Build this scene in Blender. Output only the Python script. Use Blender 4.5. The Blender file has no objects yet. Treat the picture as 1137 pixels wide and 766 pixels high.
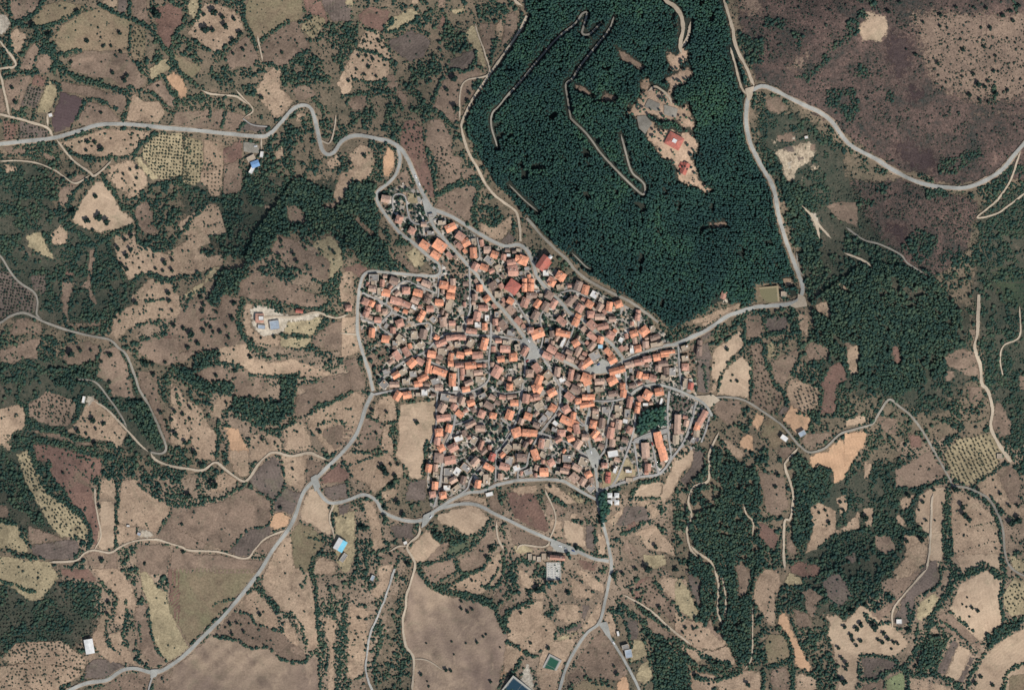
import bpy, bmesh, math, random
import numpy as np
from mathutils import Vector
from mathutils.geometry import delaunay_2d_cdt

random.seed(7)
RNG = np.random.default_rng(11)
SC = bpy.context.scene
COL = SC.collection
S = 1.2                                   # metres per photograph pixel
W0, H0 = 1137, 766

# ------------------------------------------------------------ camera, sky, sun, exposure
CAM_Z = 6000.0
cam_d = bpy.data.cameras.new("camera")
cam = bpy.data.objects.new("camera", cam_d)
COL.objects.link(cam)
cam.location = (0, 0, CAM_Z)
cam_d.sensor_fit = 'HORIZONTAL'
cam_d.angle = 2 * math.atan(W0 * S / 2 / CAM_Z)
cam_d.clip_start = 50
cam_d.clip_end = 30000
SC.camera = cam

SUN_EL, SUN_AZ = 47.0, 142.0              # degrees; azimuth clockwise from north (the top of the picture)
world = bpy.data.worlds.new("World")
SC.world = world
world.use_nodes = True
wn = world.node_tree
sky = wn.nodes.new("ShaderNodeTexSky")
sky.sky_type = 'NISHITA'
sky.sun_disc = False
sky.sun_elevation = math.radians(SUN_EL)
sky.sun_rotation = math.radians(SUN_AZ)
wn.links.new(sky.outputs[0], wn.nodes["Background"].inputs[0])
wn.nodes["Background"].inputs[1].default_value = 0.095
sun_d = bpy.data.lights.new("sun", 'SUN')
sun_d.energy = 4.15
sun_d.angle = math.radians(0.5)
sun_d.color = (1.0, 0.965, 0.92)
sun = bpy.data.objects.new("sun", sun_d)
COL.objects.link(sun)
_e, _a = math.radians(SUN_EL), math.radians(SUN_AZ)
_to = Vector((math.cos(_e) * math.sin(_a), math.cos(_e) * math.cos(_a), math.sin(_e)))
sun.rotation_euler = _to.to_track_quat('Z', 'Y').to_euler()
sun.location = (600, -800, 1500)
SC.view_settings.view_transform = 'Standard'
SC.view_settings.look = 'None'
SC.view_settings.exposure = 0.0
SC.view_settings.gamma = 1.0
SC.cycles.filter_width = 1.55

# ------------------------------------------------------------ traced data (pixel coordinates of the photograph)
FIELDS_TXT = """
@0,0
n 25,0 350,0 280,40 190,110 150,150 105,150 80,90 40,30
g 190,170 250,90 300,40 400,20 560,40 540,60 430,130 330,165 240,180
g 340,240 430,150 560,80 640,60 760,110 835,140 820,200 800,330 680,330 560,320 400,340
n 430,370 540,335 700,325 800,350 860,420 930,520 900,560 780,560 700,490 580,490 460,440
n 970,530 1010,500 1060,570 1110,640 1100,690 1050,650 990,590 900,560
t 660,0 760,0 740,70 660,30
d 765,0 810,0 800,85 745,75
n 840,0 900,0 930,100 960,170 900,140 840,110
r 990,60 1060,30 1150,60 1150,170 1100,190 1090,290 1060,300 1020,260 990,180 980,110
o 1040,490 1100,455 1150,500 1180,560 1170,620 1135,620 1100,560
g 840,160 910,180 930,280 900,400 860,380 820,320
y 950,440 1060,360 1080,430 1000,490 960,500
t 70,220 110,190 180,230 150,300 120,360 80,320 60,260
n 140,420 200,300 240,270 280,320 240,400 190,450 140,450
n 230,420 290,340 335,370 320,450 270,470
n 50,510 190,480 210,500 180,560 130,690 90,700 60,640 40,560
d 185,545 285,565 230,690 140,670
r 225,475 300,490 280,555 210,535
y 310,520 375,560 310,720 240,710 265,640
v 385,580 530,625 500,720 440,800 350,840 330,760
n 395,520 560,550 700,590 790,600 800,650 770,740 745,690 650,640 560,610 390,580
n 490,760 560,650 640,660 720,710 760,760 700,790 540,800
t 840,590 900,640 1000,650 1040,700 1000,775 790,765 830,640
p 0,40 60,100 80,150 40,230 0,200
n 0,540 25,560 40,650 50,720 0,710
@190,0
y 120,0 180,0 175,80 140,120 115,80
t 210,30 330,40 430,100 460,180 420,230 350,270 300,340 240,310 190,270 110,220 150,150
g 480,30 540,0 800,0 830,90 800,130 740,140 640,190 540,270 510,200 470,110
n 560,300 640,220 740,140 800,150 830,220 870,270 860,315 780,360 700,430 570,390
n 360,350 430,270 480,230 530,310 560,390 520,420 440,420 380,440 350,390
r 800,0 880,0 960,60 1000,130 960,140 930,90 850,90
d 905,0 1135,0 1135,125 1020,135 965,60
y 830,150 900,90 970,110 960,160 880,250 820,180
g 20,350 70,360 190,430 150,500 80,460 30,400
n 40,710 300,690 500,735 440,820 200,820 0,790
t 590,480 640,430 690,440 690,560 740,600 770,640 700,740 650,740 570,640 540,560
n 760,560 850,540 920,590 900,620 800,630
t 800,720 850,720 820,775 790,765
t 1100,420 1135,360 1135,560 1090,620 1050,530
@380,0
y 0,0 90,0 60,60 20,20
r 95,90 180,40 300,70 280,140 250,195 130,160
y 280,150 320,110 430,50 485,75 440,120 330,190 285,195
t 440,0 510,0 480,20 440,20
t 110,250 150,180 230,200 280,280 310,370 270,360 150,320 90,300
t 20,490 40,360 90,310 200,330 300,385 290,470 250,510 130,510
n 30,640 80,610 160,600 160,650 120,700 60,690
n 280,480 330,470 350,560 410,600 410,680 380,690 340,590 290,540
n 570,690 610,570 650,480 760,460 820,430 890,460 830,510 830,600 740,690 740,760 680,765 640,720
y 780,200 830,150 850,200 880,280 915,440 880,400 840,320 800,250
n 860,150 960,150 960,260 930,400 910,330 880,250
t 980,150 1010,110 1020,200 990,290 970,170
n 1040,100 1110,60 1100,180 1040,260 1000,310 1010,260
y 680,60 760,30 770,70 700,90
n 600,40 650,10 650,50
r 600,180 630,90 650,110 620,190
d 270,260 440,190 560,250 520,350 430,390 330,320
d 680,380 840,300 830,400 760,440 680,430
@0,125
t 400,190 560,140 660,110 980,115 900,170 850,250 800,270 650,275 500,260 440,230 380,180
t 690,340 830,300 860,340 910,370 930,440 880,510 800,560 790,500 740,480 680,400
y 850,290 880,280 920,340 1000,410 960,430 900,370
T 450,690 520,560 600,440 660,440 720,540 760,620 830,670 840,700 760,720 710,745 590,750
y 905,220 1000,130 1150,135 1145,400 1020,420 940,350 910,290
n 30,215 160,230 180,260 60,270
n 260,250 340,270 370,320 300,300
t 25,330 120,340 110,370 40,380
n 380,500 450,440 480,400 560,400 480,470 470,530 430,600 380,590
p 0,540 50,540 10,620 0,600
n 850,600 920,560 960,620 950,700 1000,775 900,765 850,650
r 30,50 120,80 110,170 40,180
d 130,60 300,110 320,160 120,170
@190,125
y 75,150 190,180 200,300 180,420 150,460 60,440 70,300
t 205,170 330,200 325,320 310,530 250,530 230,480 180,420 205,320
r 330,230 440,165 450,250 440,290 330,330
n 330,340 420,300 440,380 440,500 330,520
p 460,180 550,200 560,260 470,250
y 470,270 530,260 520,310 480,320
t 30,700 230,580 290,580 330,690 350,775 90,775
t 640,250 700,210 710,280 660,300
n 560,560 610,590 720,570 600,610
t 1020,530 1060,400 1120,360 1145,420 1080,540 1050,580
t 960,300 1080,260 1060,330 1000,360
n 960,580 1030,560 1040,600 960,600
d 440,60 520,70 600,90 590,125 420,115
n 730,590 780,585 840,640 850,700 750,700
@380,100
t 40,410 110,350 170,360 210,430 180,540 120,570 30,560 0,620 -20,560 50,500
o 265,430 290,360 320,390 325,460 300,540 270,560 262,500
r 385,200 440,180 500,230 515,330 540,470 560,560 590,690 560,680 500,590 450,470 390,370 370,340
n 530,200 620,190 690,300 700,420 760,430 740,500 800,500 840,520 800,550 700,580 610,630 600,480 570,390 530,340
n 340,560 400,490 440,580 460,630 400,600
@380,180
n 600,240 680,180 840,140 840,230 810,370 740,370 650,320 590,290
t 870,380 980,400 1060,340 1075,400 1010,480 960,490 880,430
d 990,510 1050,440 1090,490 1080,520
y 410,200 470,195 480,260 420,260
y 400,580 450,540 520,590 520,650 460,660
n 630,620 780,620 800,680 760,740 690,720
n 60,320 110,350 200,450 190,470 110,390
n 350,580 500,690 430,690 340,600
r 0,680 110,640 180,690 110,720 0,690
@0,250
t 320,60 390,0 430,40 420,120 330,130
y 165,70 260,45 300,140 360,220 260,180 180,140
t 730,70 850,40 860,100 980,170 1050,180 1150,120 1150,310 1060,340 980,310 890,300 820,350 760,250 720,150
n 870,0 960,0 1000,40 960,60
t 840,450 880,400 950,340 1000,360 1080,340 1100,420 1135,440 1135,560 1060,590 950,590 840,640 740,720 700,690 720,570 840,500
n 50,700 110,590 180,590 260,640 270,690 160,680
d 0,250 60,300 120,370 210,420 230,480 220,560 160,550 60,570 0,590
d 190,320 290,300 290,420 260,440 210,400
n 570,150 600,160 580,330 570,400 610,490 600,530 575,470 560,400 510,380 550,350
n 390,360 480,360 440,440 420,560 440,620 630,620 620,640 440,640 400,560
r 400,290 490,300 480,320 400,320
r 1080,660 1150,630 1150,775 960,770
@190,250
t 60,130 130,60 220,30 250,120 160,150 230,200 330,190 330,250 250,270 180,300 60,300 0,270 0,150
n 670,60 780,100 850,160 940,180 850,200 850,280 900,330 720,230 640,160
y 880,110 1010,70 1080,160 1090,240 1030,330 1005,355 1010,240 930,160
n 850,190 940,190 1005,230 990,350 900,330
n 100,500 180,450 230,480 300,530 330,440 440,460 420,600 440,700 490,765 490,790 0,790 0,640
y 90,430 190,370 270,270 330,260 220,360 150,450 100,480
t 470,500 520,490 500,640 560,690 690,700 690,765 560,765 480,690 460,600
p 510,520 610,560 740,580 930,550 930,575 740,600 700,650 600,690 530,650
y 720,620 860,590 960,580 940,640 890,700 800,680 720,690
n 900,720 960,660 1040,610 1200,590 1200,765 1100,800 900,765
n 540,300 800,390 990,480 900,530 640,480 430,450 430,350
t 1090,300 1160,290 1160,500 1080,520 1060,400
@380,300
t 0,300 90,290 100,450 110,510 0,555
n 150,510 280,490 290,540 250,620 200,680 160,560
n 120,350 200,430 250,470 290,470 150,500 110,400
d 720,100 800,110 790,200 710,180
n 0,580 80,540 130,640 150,760 60,760 40,640
@0,375
n 60,70 180,20 250,0 230,130 150,130 90,160 0,130 0,100
n 430,40 560,20 640,60 590,150 500,170 430,170 390,130 420,80
n 640,70 740,60 800,170 830,330 850,380 760,370 710,370 690,290 610,240
n 880,30 960,0 1135,0 1135,150 1030,180 970,150 880,100
n 870,210 990,220 1000,400 1050,560 1135,700 1050,650 1010,540 950,430 890,330
t 40,440 130,420 160,470 155,570 80,590 60,640 70,710 30,690 5,610 10,510
t 540,420 580,370 680,460 800,600 780,650 740,720 700,650 560,640 420,590 500,510
p 520,380 590,360 600,400 540,440
n 190,580 380,610 720,710 660,700 450,650 230,610
r 210,670 330,680 700,775 230,775
n 180,420 300,340 470,400 470,490 420,560 290,540 180,500
@190,375
t 310,60 480,40 510,120 620,160 680,150 760,130 860,170 1000,220 1050,260 800,230 690,240 500,220 440,160 310,150
n 60,95 280,65 150,100 80,150 0,160
n 400,210 480,200 500,240 620,260 600,330 500,380 400,360
n 250,170 390,200 390,270 310,260 250,290 150,230
t 290,370 390,370 390,440 330,440 310,500 250,490
t 0,280 60,330 120,460 130,600 80,690 0,660
t 100,380 190,440 240,560 290,600 280,765 150,765 130,640
o 330,560 430,580 450,640 490,700 490,765 370,765 370,650
t 500,620 590,600 700,640 700,720 560,765 500,765
t 710,580 830,510 870,620 890,700 720,720
t 840,500 940,440 1200,330 1200,560 1000,740 940,640 870,560
n 960,560 1100,550 1150,560 1135,640 1030,700 960,620
n 790,370 900,330 960,380 830,480 780,480
n 780,300 900,290 1000,240 1120,220 1135,320 1000,400 920,400 840,330
y 690,0 900,0 860,60 700,60
@380,420
T 370,160 530,150 590,140 585,260 575,370 530,410 520,540 500,630 430,630 410,560 340,490 360,380 355,250
t 180,180 250,120 320,110 340,160 340,270 250,280 190,240
n 130,250 230,270 260,310 230,430 130,450 110,400
t 260,300 310,290 290,370 330,400 320,490 250,450
t 0,490 60,460 200,480 290,460 340,540 380,540 400,600 300,650 200,725 140,650 60,620
t 0,110 90,85 140,120 110,200 110,330 60,370 0,410
d 420,650 530,640 530,770 400,770
@0,500
r 230,0 540,60 640,50 640,150 560,190 600,330 625,440 630,550 590,610 560,470 420,300 330,150 300,80
y 100,20 180,0 260,150 330,280 500,400 560,480 550,560 480,550 380,530 300,430 200,260 130,120
t 640,180 730,190 720,320 630,300
T 630,310 730,330 725,610 640,630 620,560 640,440
t 770,190 860,190 900,250 1080,350 1060,430 990,520 880,475 740,460 750,300
t 740,460 860,480 860,560 740,600
n 1000,520 1090,390 1160,370 1160,610 980,550
p 870,490 960,510 990,550 860,550
n 860,590 1080,600 1060,775 870,775
n 1085,610 1150,620 1150,775 1065,775
y 0,450 90,450 180,560 190,650 60,610 0,590
y 0,620 180,690 320,700 365,770 370,803 290,893 260,948 170,933 100,863 0,773
d 200,600 400,560 500,570 510,620 470,680 350,690 220,660
n 180,470 380,540 400,560 200,590
n 540,650 620,630 650,690 640,740 570,720
n 650,640 740,620 750,775 640,775 680,700
n 0,310 50,350 60,420 0,420
@190,500
d 490,190 560,100 640,40 690,60 710,220 650,310 560,260
t 690,40 850,30 850,110 830,250 720,210 700,110
n 860,50 980,80 900,180 850,190
t 260,230 300,150 340,140 430,190 320,260 250,260
t 370,0 490,0 495,150 440,160 390,110
n 0,350 180,360 330,320 490,230 640,320 620,460 480,500 380,610 340,630 250,600 130,540 0,460
d 360,640 480,510 610,470 640,510 560,580 490,660 430,665
o 635,400 680,390 760,420 740,470 640,500 620,460
d 660,310 720,240 830,270 790,370 770,400 660,380
T 830,330 880,240 920,240 980,330 1010,440 1005,540 900,470 820,440
n 540,600 700,510 640,630 550,660
g 800,450 890,490 970,560 960,600 900,650 870,730 860,775 800,775 760,660 760,530
t 700,560 760,540 760,660 800,770 590,775 640,660
r 950,170 1060,80 1130,150 1120,190 950,210
d 960,240 1110,200 1110,290 1030,320 980,300
y 1010,340 1060,340 1050,400 1160,380 1160,640 1120,765 1080,765 1050,700 1030,560 1040,450
d 1060,350 1130,330 1110,410 1060,410
t 910,690 960,670 1030,700 1040,775 900,775
n 0,640 120,650 320,660 470,690 540,690 580,700 540,775 0,775
n 0,465 130,545 300,630 120,620 0,570
@0,631
r 390,0 560,0 640,90 540,70 400,40
t 580,0 760,0 830,110 870,230 860,255 800,250 720,140 640,60
t 740,190 800,180 800,300 770,360 720,330
t 680,250 720,240 680,350 660,420 700,490 770,540 800,590 700,580 620,510 590,430 620,350
t 690,410 780,380 780,460 880,610 800,580 720,500
y 870,0 930,20 1000,130 1050,150 1060,230 1100,320 1150,420 1190,500 1135,545 1060,580 990,500 950,350 930,200
n 870,230 930,220 950,400 990,510 1050,590 960,620 880,480 850,300
d 550,600 640,560 790,600 760,650 650,690 540,690
t 60,600 300,590 540,640 500,680 380,730 300,765 0,765 0,690
n 440,765 700,700 900,640 950,660 930,765
n 980,680 1135,580 1300,500 1300,765 960,765
t 100,470 400,450 550,560 540,630 300,590 60,590 20,560
r 1060,0 1135,0 1135,370 1100,310 1070,200
@190,631
g 0,0 560,0 470,110 380,200 270,310 110,480 40,340 -10,270
t 530,130 600,210 660,300 680,380 600,370 530,330 480,280 400,260 450,200
n 280,400 380,280 480,290 540,360 690,390 780,470 850,540 840,590 700,570 610,500 500,490 400,440
t 570,100 600,0 800,0 880,30 900,200 920,350 925,510 860,510 830,420 760,280 700,260 640,180
t 700,410 720,300 780,390 820,490 790,490
s 120,540 260,410 420,460 500,500 600,500 680,570 800,600 860,580 920,540 930,765 -10,765 0,640
t 950,310 1050,320 1020,480 1030,765 980,765 1000,500
t 1110,310 1150,310 1150,700 1110,690
@380,530
t 120,140 200,150 240,300 270,440 190,470 190,330
t 250,90 340,60 350,110 270,150
T 600,240 700,200 800,180 870,200 930,260 830,350 800,370 700,310 600,280
T 420,450 540,320 560,370 620,430 580,500 490,540 440,500
n 510,530 600,450 680,370 670,440 600,520
G 650,480 700,430 820,380 800,450 720,490
d 300,300 440,280 450,390 330,380
n 490,560 700,510 720,590 600,660 560,670
n 720,500 850,450 900,340 950,280 950,370 930,400 920,500 880,560 760,600
t 660,690 900,580 1000,440 1010,590 960,690 850,740 700,710
n 1010,300 1060,500 1050,650 1000,765 950,765 1030,620 1020,430
n 250,490 380,460 350,520 240,550
t 230,560 320,540 290,680 230,765 180,730 240,650
t 1095,420 1150,420 1150,490 1090,480
t 680,150 800,110 900,130 920,180 800,150
n 910,130 980,90 1010,230 950,200
@380,631
s 440,10 500,60 560,130 640,170 790,200 880,220 950,250 980,340 1030,400 1050,470 1120,510 1000,620 940,765 440,765 450,570 400,480 385,350 410,220
t 40,210 100,240 200,260 150,310 160,400 130,660 50,710 30,620 60,500 40,400
o 1040,570 1120,500 1145,530 1000,690 960,750
n 990,290 1010,230 1060,250 1030,310
@560,530
r 10,90 180,90 240,210 270,290 280,350 180,320 60,250
t 230,50 310,40 460,160 450,170 370,160
t 30,60 210,50 200,90 90,110
n 240,110 360,190 390,220 340,240 280,240
t 280,260 365,270 365,380 300,380
T 375,260 500,300 510,450 380,390
d 515,300 570,310 575,470 520,450
t 590,320 640,400 640,500 590,480
t 390,240 450,220 500,260 420,260
y 400,90 550,160 470,160 410,110
n 30,310 290,400 270,450 170,440 60,420
p 290,410 430,450 420,480 300,470
y 60,430 150,430 200,460 80,480
T 820,100 860,50 960,30 1000,40 980,130 820,130
t 800,150 910,150 990,230 940,270 910,200 800,160
d 700,300 770,180 900,190 910,290 840,280 760,310
t 650,270 760,180 740,230 680,310
r 730,350 820,270 850,300 760,360
n 740,460 770,390 870,490 800,520
t 830,350 950,300 1050,420 1100,500 1000,470 900,450
y 880,490 1010,490 1020,550 970,580 890,550
r 470,520 590,540 570,590 480,570
t 430,560 520,600 640,690 620,740 480,640
t 400,620 500,680 600,765 440,765
t 80,550 200,660 150,700 100,680
t 930,640 1010,640 1150,640 1150,765 1060,730 960,650
r 830,660 920,620 960,720 900,765 820,765
@560,631
n 840,120 920,50 960,110 1080,200 1150,310 1150,420 1050,330 950,250 860,230
t 1000,50 1135,120 1135,260 1060,200 980,100
n 730,190 760,190 900,310 1150,480 1060,440 940,400 880,340 800,300 740,240
d 740,280 840,340 850,440 790,450
t 640,280 690,290 710,430 680,440 640,350
n 590,420 620,380 660,440 780,660 720,700 520,680 420,720 400,700 480,540
o 710,710 770,660 820,765 730,765
g 440,730 520,700 690,740 690,765 430,765
y 820,450 870,450 910,550 790,600 800,530
y 860,610 920,570 940,680 880,730 830,690
d 320,390 480,340 500,230 550,230 500,330 480,390 350,400
t 350,230 480,230 480,320 400,350 330,310
t 20,320 60,260 200,210 250,210 240,290 330,350 300,470 190,540 110,500 30,450
t 490,370 540,300 600,200 620,280 560,370 500,390
y 330,430 490,400 400,450 320,480
t 0,450 110,520 80,600 0,680
p 150,560 250,765 0,765 120,640
t 180,150 260,150 250,200 180,190
t 250,480 330,460 400,450 470,440 420,520 370,600 340,700 300,765 220,730 200,660 230,560
@750,480
t 290,30 340,50 440,130 400,170 360,150 300,80
o 400,60 440,20 480,0 495,110 470,110 410,90
g 580,0 690,20 660,70 600,120
t 0,110 80,80 110,160 100,200 30,280 -60,420 -100,420 -40,300
d 110,100 180,110 180,220 60,340 30,300 110,210
o 840,150 950,120 1040,40 1070,70 1150,0 1150,130 1100,220 1060,290 1000,330 1000,250 920,210 860,230
n 520,250 600,260 690,290 700,400 720,470 640,530 580,500 550,380
r 530,570 600,590 650,670 640,740 590,730 530,640
n 700,580 740,690 780,765 710,765
t 850,480 900,440 1010,490 1010,620 960,680 880,740 820,765 870,620
t 1020,420 1070,380 1090,490 1040,520
t 1010,620 1145,570 1145,600 1020,640
n 820,10 1020,0 920,80 840,110 790,60
n 660,90 770,90 690,170 640,140
@750,631
t 510,90 560,10 660,10 665,100 630,200 630,370 600,370 500,200 480,220
o 660,290 700,280 760,450 860,620 860,660 760,610 750,500 700,390 650,350
g 575,420 680,420 720,490 720,560 620,610 570,590
n 610,640 710,610 725,765 600,765
n 740,260 840,290 860,370 780,380
n 820,230 850,140 930,180 880,260 870,360
T 920,290 1020,290 1060,340 1170,230 1350,340 1470,470 1390,550 1160,530 1150,690 1050,765 1000,765 1040,700 1000,500 960,420 980,340
y 0,60 60,90 110,200 160,290 100,320 0,240
t 0,280 100,330 200,360 300,430 330,480 240,520 130,500 0,430
n 220,290 240,380 310,430 300,470 190,370
t -20,440 100,490 240,530 330,485 340,520 400,620 300,590 200,550 140,590 0,470
d 60,20 150,60 160,250 110,160
t 80,620 140,650 300,700 440,650 540,650 550,765 420,765 250,720 130,765 100,700
t 760,650 900,700 850,765 750,765
n 400,0 490,0 450,130 410,180
d 980,80 1040,40 1110,160 1040,240 980,220
r 740,0 910,0 900,50 760,40
@937,480
o 0,0 140,0 130,90 70,130 0,230
t 130,170 180,200 150,310 130,290
r 400,0 490,30 490,90 430,90
n 330,240 440,180 560,110 640,230 630,300 500,330 440,360 330,350
y 630,150 720,40 930,10 1010,120 960,240 850,310 780,330 690,280
T 480,400 560,350 650,350 640,480 630,770 540,770 530,640 460,570 460,500
t 690,360 760,380 860,450 940,530 980,640 990,770 690,770 680,560
t 830,330 960,250 1000,330 1060,460 1150,480 1150,560 1020,510 930,420 850,370
n 970,240 1040,200 1110,270 1120,440 1060,450 1010,350
t 350,410 450,390 430,470 370,500
t 120,480 190,480 180,590 140,600
t 340,500 430,620 340,570
t 0,600 110,480 100,610 30,610
t 380,650 520,660 520,765 400,765
n 200,650 300,660 330,740 250,765 200,720
@937,631
t 320,20 400,0 440,20 400,60 330,50
n 240,80 500,0 300,250 220,320 150,280 330,190
d 300,330 400,160 440,200 420,320 350,370
y 480,210 570,150 590,190 540,280 450,340 460,260
T 730,90 880,10 1000,60 980,160 970,240 1000,350 900,400 860,460 700,320 660,250
n 560,320 640,265 700,320 860,470 860,520 720,440 620,370
t 545,350 600,390 580,410 540,390
d 690,440 720,480 630,670 580,650
T 720,480 800,520 730,710 640,680
d 810,540 830,550 750,720 720,710
t 410,690 530,690 510,775 420,775
t 540,710 680,750 670,775 530,775
Y 260,690 380,650 380,775 290,775
d 110,550 330,580 330,620 230,690 130,700
n 120,740 240,700 260,775 100,775
y 1000,150 1060,60 1150,90 1150,250 1050,300 1000,220
T 880,560 1000,450 1150,270 1150,540 960,775 800,775 850,640
g 1050,680 1150,640 1150,775 1040,775
@937,350
n 0,170 70,190 70,300 30,360
r 300,200 350,190 360,290 320,320
n 630,260 740,210 840,240 860,400 760,370 650,310
n 640,350 690,350 690,410 640,410
n 780,90 830,100 830,220
n 780,450 860,450 880,520 800,560
t 10,660 130,630 150,670 20,700
n 210,630 340,660 330,750 250,740
o 50,740 120,725 110,765 50,765
n 1110,380 1150,390 1150,460 1115,470
n 230,60 280,80 270,110
n 960,530 1020,600 1060,680 1050,765 990,765 940,700
@750,350
T 240,220 310,180 400,100 440,160 420,200 350,260 290,370 260,420 230,400
t 215,480 250,420 270,430 250,500
T 290,400 340,320 420,260 480,330 465,530 380,510 260,500
n 455,190 540,175 550,260 600,430 680,520 620,620 480,560 490,350 500,290
y 570,200 600,150 640,240 580,280
n 600,300 680,260 780,200 770,260 730,350 690,440 630,420
t 700,500 730,390 800,420 900,460 900,560 830,620 760,590 720,560
o 680,660 730,570 850,640 830,720 760,740
n 820,220 860,160 970,210 950,280 830,280
r 910,620 940,480 920,440 970,320 1040,290 1080,400 1010,440 1000,620
t 1075,200 1145,190 1145,370 1090,370
t 770,0 835,0 830,110 820,160 780,80
n 440,0 540,0 550,120 450,150
n 240,600 270,540 400,540 430,600 340,690 300,660
o 480,680 510,610 560,640 520,740
g 560,670 620,640 680,720 690,765 530,765
d -20,500 140,540 60,610 -20,600
d 640,620 700,560 720,590 660,640
t 100,80 260,0 350,0 230,50 120,80
n 30,200 130,180 130,350 40,350
r 135,150 175,140 165,280 135,280
y 130,520 240,515 260,520 210,570 190,550
@750,225
g 505,535 560,530 640,545 645,630 510,640
t 680,480 730,480 750,530 700,530
t 110,740 400,630 410,660 260,730 120,765
t 860,660 940,620 980,700 960,730
p 820,40 880,60 910,120 910,240 870,150
n 950,20 1000,0 1150,0 1150,160 1010,90
t 1020,510 1080,530 1080,590
p 290,550 320,600 340,630 290,640
n 210,130 310,125 320,145 220,155
@560,0
c 1030,340 1070,360 1110,320 1140,330 1150,380 1110,420 1080,450 1040,440 1020,370
c 1000,510 1060,490 1150,430 1180,470 1150,530 1060,560 1040,640 1090,680 1150,700 1180,740 1135,765 1085,740 1000,650 1030,590 1040,540 1000,530
c 850,520 900,505 920,545 890,590 860,570
p 900,640 985,670 970,705 890,675
p 1000,670 1090,690 1080,750 1000,720
n 630,590 700,620 690,650 610,650
n 440,540 500,560 570,620 540,610 450,570
n 690,300 760,350 880,430 860,450 750,390
@560,100
c 780,90 830,160 770,170
p 830,180 880,170 920,230 890,280 860,240
c 890,180 930,210 950,250 1000,270 1050,250 1080,280 1010,330 960,380 920,330 890,280
c 950,370 1010,290 1110,280 1170,280 1210,330 1200,390 1170,430 1200,510 1240,590 1320,640 1280,650 1180,610 1080,560 1080,490 1040,450 960,400
c 1080,120 1145,110 1160,190 1100,210 1080,180
@750,100
q 610,390 660,370 760,340 860,320 890,390 840,470 770,500 730,590 700,590 670,530 650,450
q 600,310 640,300 640,360 600,360
n 640,290 740,270 760,330 645,335
q 840,470 900,470 910,520 850,510
q 790,540 810,540 800,620 785,610
n 560,60 640,50 700,130 640,160 570,130
@750,560
r 720,400 780,360 900,390 920,430 850,465 740,430
y 690,480 720,430 800,470 790,520 700,500
d 920,480 1000,440 1040,430 1060,500 1110,560 1040,640 980,620
d 1060,340 1135,300 1135,380
n 800,560 850,520 930,580 880,650
n 385,400 400,440 400,590 460,550 480,440 430,360
@937,560
T 545,180 630,180 610,420 540,350 530,300
T 700,310 980,310 980,410 880,370 740,440
t 330,400 400,330 520,330 500,370 400,450 330,470 300,420
t 360,310 520,200 520,330 450,350
d 520,370 580,350 600,480 480,560 360,640 330,640
n 230,480 300,460 330,520 240,550
y 1040,320 1150,370 1150,430 1060,420
@190,250
p 500,520 560,495 760,572 940,545 965,570 880,602 745,612 705,690 580,705 515,640
@0,0
c 4052,590 4109,562 4148,579 4211,613 4256,670 4336,715 4375,794 4347,840 4279,783 4222,760 4148,760 4103,726 4018,749 3961,715 4007,647
T 4268,2866 4324,2815 4370,2838 4370,2894 4290,2985 4245,3093 4188,3178 4154,3133 4211,3008
d 4381,2202 4455,2145 4483,2225 4466,2474 4398,2474 4398,2327
d 4818,1998 4960,1992 4949,2083 4824,2094
d 4404,2100 4472,2077 4495,2111 4426,2156
@750,100
d 650,375 720,360 760,385 700,395
d 770,430 800,425 805,445 775,450
p 700,460 730,455 735,490 705,500
p 730,300 760,300 765,320 735,320
p 800,290 825,290 825,310 805,310
n 840,350 880,340 880,390 850,400
"""
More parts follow.
